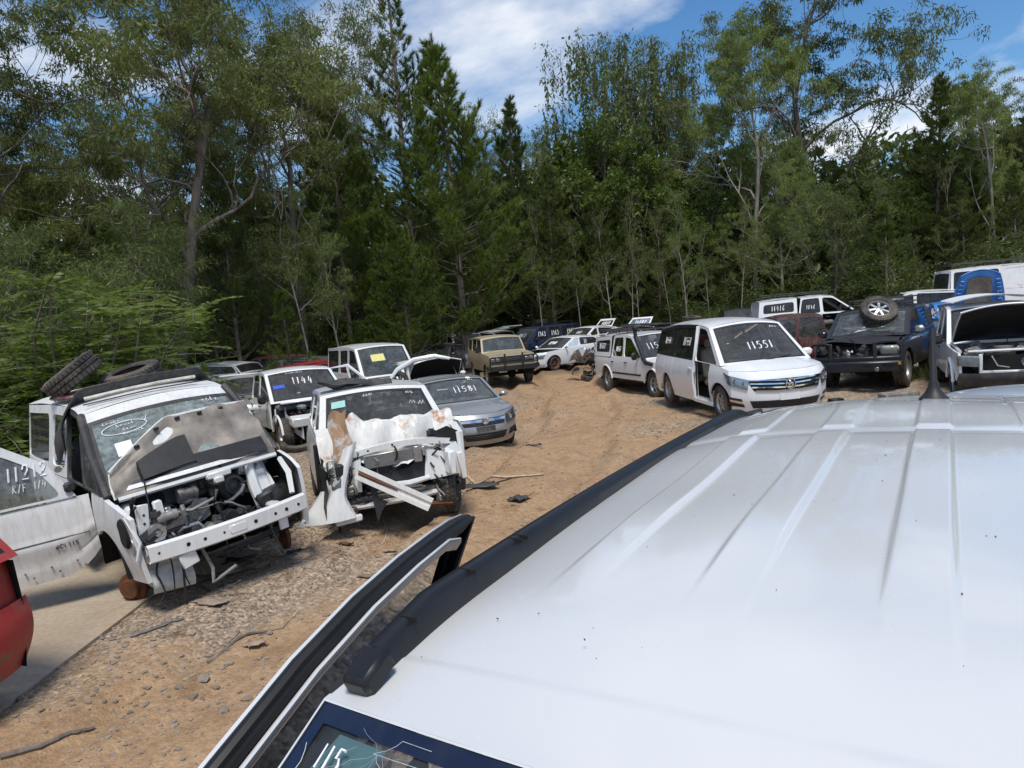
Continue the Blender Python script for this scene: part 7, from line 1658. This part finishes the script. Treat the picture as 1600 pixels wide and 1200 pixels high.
# black four wheel drive with bull bar ---------------------------------------
def black_4wd():
    P = PP(4.8, 1.9, [(-2.4,1.16), (.9,1.14), (1.4,1.12), (2.25,1.02)], [(-2.2,1.70), (-1.3,1.76), (0,1.76), (.42,1.71)], ((1.18,1.14), (.42,1.71)), ((-2.4,1.16), (-2.2,1.70)), [(1.45,.40,.47), (-1.38,.40,.47)], .42,
           [(.4,-.1), (.6,0), (.85,-.02), (1.02,-.1)], [(.5,.03), (.8,0), (1.2,.02)], BLK, PROFB, nc=.2, npow=3.4, crown=.06, hcrown=.05, ws_bulge=.12)
    c = Car('four_wheel_drive', 'battered black four wheel drive with steel bull bar, smashed windscreen and one headlamp', 'four wheel drive', P, (9.19, 17.61), (R(1), 0, R(-130)), z=.25)
    c.body([-2.4, -1.2, -.2, 1.0, 2.15], ['quarter_panel', 'rear_door', 'front_door', 'fender'])
    f = c.screen('ws', 'windscreen', M_GDUST, .07, .06, .05); c.screen('rs', 'rear_window', M_GDARK); c.roof(); c.rear(.5, 1.16)
    glasshouse(c, [([(-2.38,1.16), (-1.2,1.15), (-1.2,1.76), (-2.18,1.70)], .07), ([(-1.2,1.15), (-.2,1.145), (-.2,1.76), (-1.2,1.76)], .06), ([(-.2,1.145), (1.18,1.14), (.42,1.71), (-.2,1.76)], .06)], M_GTINT)
    # buckled bonnet, hollow front, bull bar
    c.o('buckled_bonnet', MB().grid([[(lerp(1.15, 2.2, i/9), t*.82, 1.10-.05*i/9+.05*math.sin(i*1.1+t*3)+.04*(1-t*t)) for t in np.linspace(-1, 1, 13)] for i in range(10)]), M_PLA)
    c.o('front_opening', MB().box((2.02,-.1,.82), (.2,1.4,.34)), M_DRK); clutter(c, 2.1, 2.24, -.75, .5, .68, .98, 141, 18, 10)
    c.front(.42, mat=BLK, ys=None) if False else None
    bb = c.o('bull_bar', MB().box((2.42,0,.56), (.26,1.96,.24), None, .04).box((2.38,0,.73), (.22,1.9,.10), Matrix.Rotation(.1, 3, 'Y'), .02), plain('bull_bar_black', (.016,.018,.024), .35, var=.4))
    for y in (-.46, .46): c.o('bar_upright', MB().box((2.46,y,.86), (.06,.08,.46), Matrix.Rotation(-.06, 3, 'Y'), .015), M_PLA, bb)
    for sd in (-1, 1): c.o('bar_hoop', MB().tube([(2.46,sd*.46,1.06), (2.44,sd*.6,1.10), (2.36,sd*.86,1.08), (2.30,sd*.94,.98), (2.30,sd*.95,.7)], .032, 7), M_PLA, bb)
    c.o('bar_slot', MB().box((2.555,.72,.6), (.01,.22,.07), None, .02).box((2.555,.3,.6), (.01,.16,.07), None, .02).box((2.555,-.7,.6), (.01,.22,.07), None, .02), M_DRK, bb); c.o('bar_lamp', MB().lathe([(0,.05), (.015,.04), (.015,.001)], (2.555,.50,.50), 12, 'x'), M_REF, bb)
    c.o('amber_lamp', MB().box((2.56,.95,.62), (.02,.05,.06)), M_ORG, bb)
    h = c.o('headlight', MB().box((2.22,.70,.88), (.12,.40,.22), Matrix.Rotation(.12, 3, 'Z'), .05), plain('hazed_lamp', (.55,.54,.48), .25, var=.25, scale=9)); c.o('lens', MB().box((2.25,.70,.88), (.11,.41,.23), Matrix.Rotation(.12, 3, 'Z'), .05), M_LENS, h)
    c.wheels([(1.45,-1,.40,.28), (1.45,1,.40,.28), (-1.38,-1,.40,.28), (-1.38,1,.40,.28)], spokes=6); c.interior(1.0, 1.14, [(.0,-.4), (.0,.4), (-.9,0)], -1, zs=.75)
    c.mirror(1, .85, 1.17, M_ALU, (.12,.22,.18)); c.mirror(-1, .85, 1.17, BLK, (.12,.22,.18)); c.handle(1, .05, 1.0, BLK); c.handle(1, -.95, 1.0, BLK)
    for k in range(14): r = random.Random(k); c.o('glass_shard', MB().add([f(-.8+1.6*r.random()+q[0], .05+.25*r.random()+q[1], .03+.05*r.random()) for q in ((0,0), (.09,.03), (.04,.1))], [(0,1,2)]), M_LENS)
    rack(c, -2.0, .1, .62, 1.86, M_PLAD, 6)
    for k, (x, y) in enumerate(((-1.2,.2), (-.6,-.2), (-1.6,-.1))): c.o('roof_load', MB().box((x, y, 1.92), (.9,.25,.06), Matrix.Rotation(.3*k, 3, 'Z'), .015), M_PLAD if k % 2 else M_MET)
    c.o('axle', MB().tube([(1.45,-.7,.4), (1.45,.7,.4)], .05, 8), M_DRK)
    return c
black_4wd()
def bw(p): return Matrix.Rotation(R(-130), 4, 'Z') @ Vector(p)+Vector((9.19, 17.61, .25))
loose_tyre(bw((.72,.16,1.72)), tuple(Matrix.Rotation(R(-130), 3, 'Z') @ Vector((.62,.36,.70))), .40, .26, 'big spare wheel with silver alloy rim lying on the black four wheel drive windscreen', M_ALU, 'spare wheel', None, 7)

# blue sedan with its bonnet lifted
c = box_hatch('sedan', 'bright blue sedan with lifted blue bonnet and 11540 on its side window', 'sedan', (13.05, 20.4), -105, .52, BLU, H=1.46, L=4.6, W=1.8, hood=False, writing=[(('11540', (.3,1.18), .2, 'side', -1), dict(seed=151, w=.014))], sedan=True)
bp = open_bonnet(c, 1.05, 1.0, .66, 1.3, 1.25, BLU, BLU, tap=.3); bay(c, 1.1, 2.0, .6, .5, .74, 152, 10)
c.o('bonnet_pad', MB().grid([[bp(t, u, -.07) for t in np.linspace(-.52, .52, 8)] for u in np.linspace(.22, .86, 6)]), M_LINER)
for k in range(9):
    for sg in (-1, 1): c.o('bonnet_recess', MB().box(bp(sg*.80, .12+.09*k, -.06), (.05,.12,.05), Matrix.Rotation(-1.12, 3, 'Y'), .015), BLU)
c.o('paper_note', MB().add([(.55,-.80,1.08), (.85,-.80,1.08), (.85,-.79,1.16), (.55,-.79,1.16)], [(0,1,2,3)]), plain('yellow_paper', (.65,.6,.22), .8, var=.1))
# white van with racks, marked 155
c = van_box('van', 'white van with faded red graffiti, black roof racks and 155 on its window', (19.3, 27.2), -9, .92, paint('graffiti_white_paint', (.7,.7,.71), .35, .3, (.33,.29,.25), 0, .2, True, ((.45,.2,.22), 1.6, .60)), H=2.1, L=5.0, cells=2, gl=M_GTINT, writing=[(('155', (-1.55,1.50), .3, 'side', -1), dict(seed=161, w=.022)), (('bcfd', (-1.5,1.78), .15, 'side', -1), dict(seed=162, w=.012))], pane_out=(-1,))
rack(c, -2.3, 1.0, .66, 2.22, M_PLA, 5, h=.04)
c.o('windscreen_sticker', MB().add([c.scr()(t, v, .005) for t, v in ((-.6,.5), (-.45,.5), (-.45,.68), (-.6,.68))], [(0,1,2,3)]), M_CHK)
# white wagon with raised tailgate behind the black four wheel drive
c = box_hatch('wagon', 'white wagon with lifted tailgate marked 21011 behind the black four wheel drive', 'car', (15.4, 27.3), 160, .55, M_WHTD, H=1.75, L=4.6, W=1.8); raised_gate(c, -1.7, 1.72, .7, 1.0, .25, '21011', 171)
# white utility with the black bonnet open at the right edge
c = dual_cab('utility_vehicle', 'white utility with black-lined bonnet open and grey bumper, right edge', (10.05, 14.75), -116, .2, canopy=False, nofront=False, gl=M_GDARK, dk=1)
for o in list(c.root.children):
    if o.name.split('.')[0] in ('bonnet', 'lower_intake', 'grille', 'grille_bar', 'headlight', 'front_bumper'):
        for ch in list(o.children): bpy.data.objects.remove(ch)
        bpy.data.objects.remove(o)
open_bonnet(c, 1.18, 1.12, .84, 1.2, .60, M_WHT, M_PLA); bay(c, 1.35, 2.2, .66, .82, 1.04, 181, 34); c.o('air_filter', MB().lathe([(-.06,.001), (-.06,.16), (.05,.16), (.06,.05), (.06,.001)], (1.85,-.1,1.0), 20, 'z'), M_MET); c.o('fender_top', MB().tube([(1.25,-.86,1.1), (2.2,-.82,1.0)], .03, 6).tube([(1.25,.86,1.1), (2.2,.82,1.0)], .03, 6), M_WHTD)
c.P['fzb'] = .4
for sg in (1, -1):
    h = c.fpatch('headlight', [(sg*.56,.74), (sg*.88,.76), (sg*.90,.95), (sg*.56,.93)], plain('hazed_lamp', (.55,.54,.48), .25), .01); c.fpatch('lens', [(sg*.56,.74), (sg*.88,.76), (sg*.90,.95), (sg*.56,.93)], M_LENS, .025, parent=h); c.fpatch('indicator', [(sg*.86,.74), (sg*.93,.75), (sg*.95,.94), (sg*.89,.94)], M_ORG, .015, parent=h)
c.o('grey_bumper', MB().grid([[c.fp(0, z, .05*math.sin((z-.36)/.27*3.14), t) for z in np.linspace(.36, .62, 7)] for t in np.linspace(-1, 1, 21)]), M_PLAD)
c.o('radiator_panel', MB().grid([[(2.30-.1*t*t, t*.5, z) for z in (.58,.70,.82,.92)] for t in np.linspace(-1, 1, 9)]), M_DRK); c.o('radiator_frame', MB().box((2.30,0,.62), (.06,1.1,.05), None, .012).box((2.30,-.52,.78), (.06,.06,.34), None, .012).box((2.30,.52,.78), (.06,.06,.34), None, .012), M_WHTD); c.o('spot_lamp', MB().lathe([(-.03,.001), (-.03,.08), (.03,.095), (.035,.09), (.01,.03), (.01,.001)], (2.44,.16,.80), 18, 'x'), M_REF)
c.o('slam_panel', MB().tube([(2.24,-.7,1.0), (2.3,-.3,1.01), (2.3,.3,1.01), (2.24,.7,1.0)], .025, 6), M_WHTD); c.o('lamp_bracket', MB().tube([(2.38,-.36,.92), (2.42,-.28,.74), (2.4,-.1,.70)], .016, 5), M_MET)
c.o('ribbed_roof', MB().grid([[(x, t*.72, 1.86+.025*(1 if int((x+9)/.085) % 2 else 0)+.10*(1-t*t)) for t in np.linspace(-1, 1, 9)] for x in np.linspace(-1.9, .45, 58)]), M_WHT)
# silver-blue roof and blue wing right beside the near wagon
SBL = paint('silver_blue_paint', (.40,.45,.53), .3, .12)
c = box_hatch('sedan', 'pale silver-blue sedan roof and bonnet just beyond the right side of the near wagon', 'sedan', (3.85, 5.25), -139, .1, SBL, H=1.5, L=4.5, sedan=True, lampc=((.48,.56), (.80,.58), (.84,.72), (.48,.70)))
c = box_hatch('hatchback', 'dark blue hatchback mostly outside the right edge near the open-bonnet utility', 'hatchback', (10.3, 11.3), -115, .15, paint('mid_blue_paint', (.03,.07,.2), .25, .15), H=1.5, gl=M_GDARK)
# red car corner at the left edge
c = box_hatch('hatchback', 'scratched and peeling red hatchback whose rear corner enters at the left edge', 'hatchback', (-5.80, 4.75), 168, .06, REDP, H=1.55, L=4.1)
P = c.P
c.o('rear_bumper', MB().grid([[c.tpnt(y, z, .06+.03*math.sin((z-.28)*9)) for z in np.linspace(.22, .72, 12)] for y in np.linspace(-.86, .86, 19)]), REDP)
c.o('tail_light', MB().grid([[c.tpnt(y, z, .04) for z in np.linspace(.74, 1.02, 6)] for y in np.linspace(.50, .80, 6)]), M_REDL)
mb = MB()
for tx, z in (('fae', .94), ('dce', .84)):
    for st in strokes(tx, .07, seed=len(tx)+190): mb.tube([c.tpnt(.66-a, z+b, .05) for a, b in st], .004, 4)
c.o('chalk_and_glint_strokes', mb, M_CHK)
# wrecks among the trees on the left
c = box_hatch('hatchback', 'dark grey stripped hatchback wreck under the left trees', 'hatchback', (-8.6, 27.6), 172, .25, paint('dull_grey_paint', (.07,.075,.08), .5, .4), H=1.5, L=4.4, gl=M_GCLR, hood=False, wheels=False, skip=('rear_door',)); bay(c, 1.1, 2.0, .6, .5, .75, 201, 12)
c = box_hatch('hatchback', 'faded orange car wreck behind the dark grey hatchback in the trees', 'hatchback', (-10.3, 29.8), 180, .3, paint('faded_orange_paint', (.32,.09,.04), .6, .4), H=1.55, gl=M_GDARK)
c = box_hatch('hatchback', 'white burnt-out car wreck among thin trunks left of the grey hatchback', 'hatchback', (-11.9, 28.2), 160, .3, WGRIM, H=1.5, gl=M_GCLR, hood=False, skip=('fender',), front=False, wheels=False); bay(c, 1.1, 2.0, .6, .5, .75, 203, 12)
c = box_hatch('hatchback', 'red wreck peeking out left of the white high-roofed van', 'hatchback', (-6.6, 26.2), 35, .1, paint('plain_red_paint', (.35,.015,.02), .4, .3), H=1.5, gl=M_GDARK)
c = box_hatch('wagon', 'silver wagon between the stripped van and the white cut-away utility', 'car', (-7.6, 20.2), -75, .05, GREY, H=1.5, L=4.4)
c.o('roof_bar', MB().box((-.2,0,1.52), (.08,1.3,.04), None, .01), M_WHT)
c = box_hatch('hatchback', 'black wreck stacked at the forest edge right of the high-roofed van', 'hatchback', (-3.2, 31.5), -100, .2, paint('matt_black_paint', (.02,.02,.022), .6, .4), H=1.5, gl=M_GDARK)
c = dual_cab('utility_vehicle', 'grey utility with a black and chrome grille behind the open van door', (-10.6, 13.2), -60, .05, canopy=False, pm=GREY, gl=M_GDARK)
# ---- things on the ground ----------------------------------------------------
def gz(x, y, d=0.): return hz(x, y)+d
o = obj('timber_block', MB().box((7.6, 13.9, gz(7.6,13.9,.12)), (.75,.3,.26), Matrix.Rotation(.15, 3, 'Z'), .03), bark_mat('weathered_timber', (.12,.105,.09), (.3,.27,.24), 9)); tag(o, 'weathered grey timber block in front of the black four wheel drive wheel', 'timber block')
o = obj('battery', MB().box((6.35, 13.9, gz(6.35,13.9,.12)), (.28,.18,.2), None, .02).box((6.35, 13.9, gz(6.35,13.9,.23)), (.26,.16,.03), None, .01), M_PLA); tag(o, 'black car battery lying under the black four wheel drive bull bar', 'car battery')
def stick(pts, r, label, mat=B_EUC, name='stick', cat='stick', n=7):
    P_ = []
    for i in range(len(pts)-1):
        for k in range(4): q = k/4; x, y = lerp(pts[i][0], pts[i+1][0], q), lerp(pts[i][1], pts[i+1][1], q); P_.append((x+random.uniform(-.008,.008), y+random.uniform(-.008,.008), gz(x, y, r*.7)))
    P_.append((pts[-1][0], pts[-1][1], gz(*pts[-1], r*.7)))
    o = obj(name, MB().tube(P_, list(np.linspace(r, r*.55, len(P_))), n), mat); tag(o, label, cat); return o
def flat(x, y, w, h, rot, mat, name, label, cat, lift):
    r = random.Random(int(x*100+y*10)); rows = []
    for i in range(7):
        u = i/6-.5; rows.append([(lambda a, b: (x+a*math.cos(rot)-b*math.sin(rot), y+a*math.sin(rot)+b*math.cos(rot), gz(x, y, .012)+lift*(.5+.8*math.sin(i*1.3+k*2)*r.random())))(u*w*(1+.2*r.uniform(-1,1)), (k/3-.5)*h*(1+.35*r.uniform(-1,1))) for k in range(4)])
    o = obj(name, MB().grid(rows), mat, None, 25); m = o.modifiers.new('solid', 'SOLIDIFY'); m.thickness = .008; tag(o, label, cat)
def rock(x, y, s, label):
    o = scatter_stones('rock', np.array([[x, y, gz(x, y, s*.2)]]), np.array([s]), M_STONE, int(x*77+y*31) % 1000); tag(o, label, 'stone')
stick([(-2.58, 5.42), (-2.48, 5.62), (-2.22, 5.76)], 0.018, 'grey dead stick lying across the gravel near the concrete edge')
stick([(-2.57, 5.44), (-2.62, 5.76), (-2.60, 6.12)], 0.009, 'thin twig joining the grey dead stick on the gravel')
stick([(-3.43, 4.29), (-3.28, 4.44), (-3.18, 4.61), (-3.07, 4.69)], 0.022, 'long dark branch lying at the bottom left corner of the gravel')
stick([(-3.45, 5.92), (-3.34, 6.02), (-3.25, 6.16), (-3.16, 6.28)], 0.02, 'flat grey strip of rubber lying beside the concrete edge', plain('grey_rubber', (.16,.15,.14), .8), 'rubber_strip', 'rubber strip', 5)
stick([(-1.84, 9.13), (-1.72, 8.73), (-1.70, 8.43), (-1.78, 8.22)], 0.009, 'curled pale cable lying on the dirt below the crashed wagon', plain('pale_cable', (.45,.38,.3), .7), 'cable', 'cable', 5)
stick([(-0.98, 11.70), (-0.42, 10.83), (0.37, 10.85)], 0.03, 'pale tan plank lying on the dirt right of the crashed wagon', plain('pale_plank', (.45,.33,.22), .8), 'plank', 'plank', 4)
stick([(-0.76, 10.53), (-0.37, 10.47), (-0.12, 10.81), (0.28, 10.88)], 0.014, 'black twisted cable on the dirt right of the crashed wagon', M_PLA, 'cable', 'cable', 5)
stick([(-3.96, 7.48), (-3.59, 7.26), (-3.24, 7.08)], 0.016, 'brown stick lying under the van bumper beam')
stick([(-2.27, 5.70), (-2.13, 5.86), (-2.06, 6.17)], 0.006, 'fine twig on the track edge near the long dead stick')
flat(-3.22, 7.80, 0.34, 0.09, 0.5, M_PLA, 'plastic_bracket', 'broken black plastic bracket on the gravel below the van bumper beam', 'plastic piece', 0.06)
flat(-2.98, 7.64, 0.3, 0.12, 0.3, plain('cardboard', (.26,.19,.12), .9), 'cardboard', 'torn brown cardboard piece beside the black plastic bracket', 'cardboard', 0.05)
flat(-3.50, 7.37, 0.5, 0.16, 0.2, plain('brown_offcut', (.17,.12,.085), .9), 'offcut', 'flat brown offcut lying below the van front', 'offcut', 0.02)
flat(-3.04, 6.59, 0.36, 0.14, -0.3, plain('pale_board', (.3,.24,.18), .9), 'board', 'small pale board lying on the gravel left of the van bumper', 'board', 0.02)
flat(-2.70, 8.11, 0.18, 0.07, 0.8, M_PLA, 'plastic_scrap', 'small black plastic scrap on the gravel under the van beam end', 'plastic piece', 0.03)
flat(0.32, 13.35, 0.3, 0.12, 0.2, M_PLA, 'plastic_scrap', 'black plastic scrap on the track right of the silver hatchback', 'plastic piece', 0.03)
flat(-0.03, 9.50, 0.26, 0.2, 0.9, M_PLAD, 'scrap_tangle', 'tangle of dark scrap on the dirt beside the near wagon rail', 'scrap', 0.05)
flat(-0.64, 10.17, 0.7, 0.25, 0.15, M_PLAD, 'plastic_sheet', 'grey plastic sheet lying right of the crashed wagon wheel', 'plastic sheet', 0.03)
flat(-2.25, 5.56, 0.16, 0.1, 0.7, plain('bark_flake', (.3,.22,.15), .9), 'bark_flake', 'pale leaf-shaped bark flake beside the grey dead stick', 'bark', 0.02)
flat(-1.60, 6.93, 0.22, 0.06, 0.1, plain('bark_strip', (.2,.14,.1), .9), 'bark_strip', 'thin bark strip on the sandy track edge', 'bark', 0.02)
flat(-1.30, 11.73, 0.5, 0.2, 0.2, M_PLA, 'rubber_mat', 'dark rubber mat under the right front wheel of the crashed wagon', 'mat', 0.02)
flat(-2.10, 8.14, 0.2, 0.06, -0.4, M_RUST, 'metal_fragment', 'rusty metal fragment on the gravel below the loose fender', 'metal piece', 0.02)
flat(-1.48, 7.58, 0.14, 0.05, 0.4, plain('leaf_tan', (.33,.23,.14), .9), 'bark_piece', 'crumpled tan leaf litter piece in the middle of the gravel verge', 'bark', 0.02)
flat(-3.99, 7.12, 0.2, 0.07, 0.9, M_MET, 'engine_part', 'oil-black pump part lying on the concrete edge by the van', 'engine part', 0.06)
rock(-2.45, 5.05, 0.055, 'largest flat grey stone at the gravel corner near the concrete')
rock(-2.03, 4.76, 0.04, 'rounded brown stone right of the largest flat stone')
rock(-2.13, 4.61, 0.045, 'grey stone just below the largest flat stone')
rock(-2.44, 4.82, 0.035, 'small dark stone left of the grey stones near the concrete')
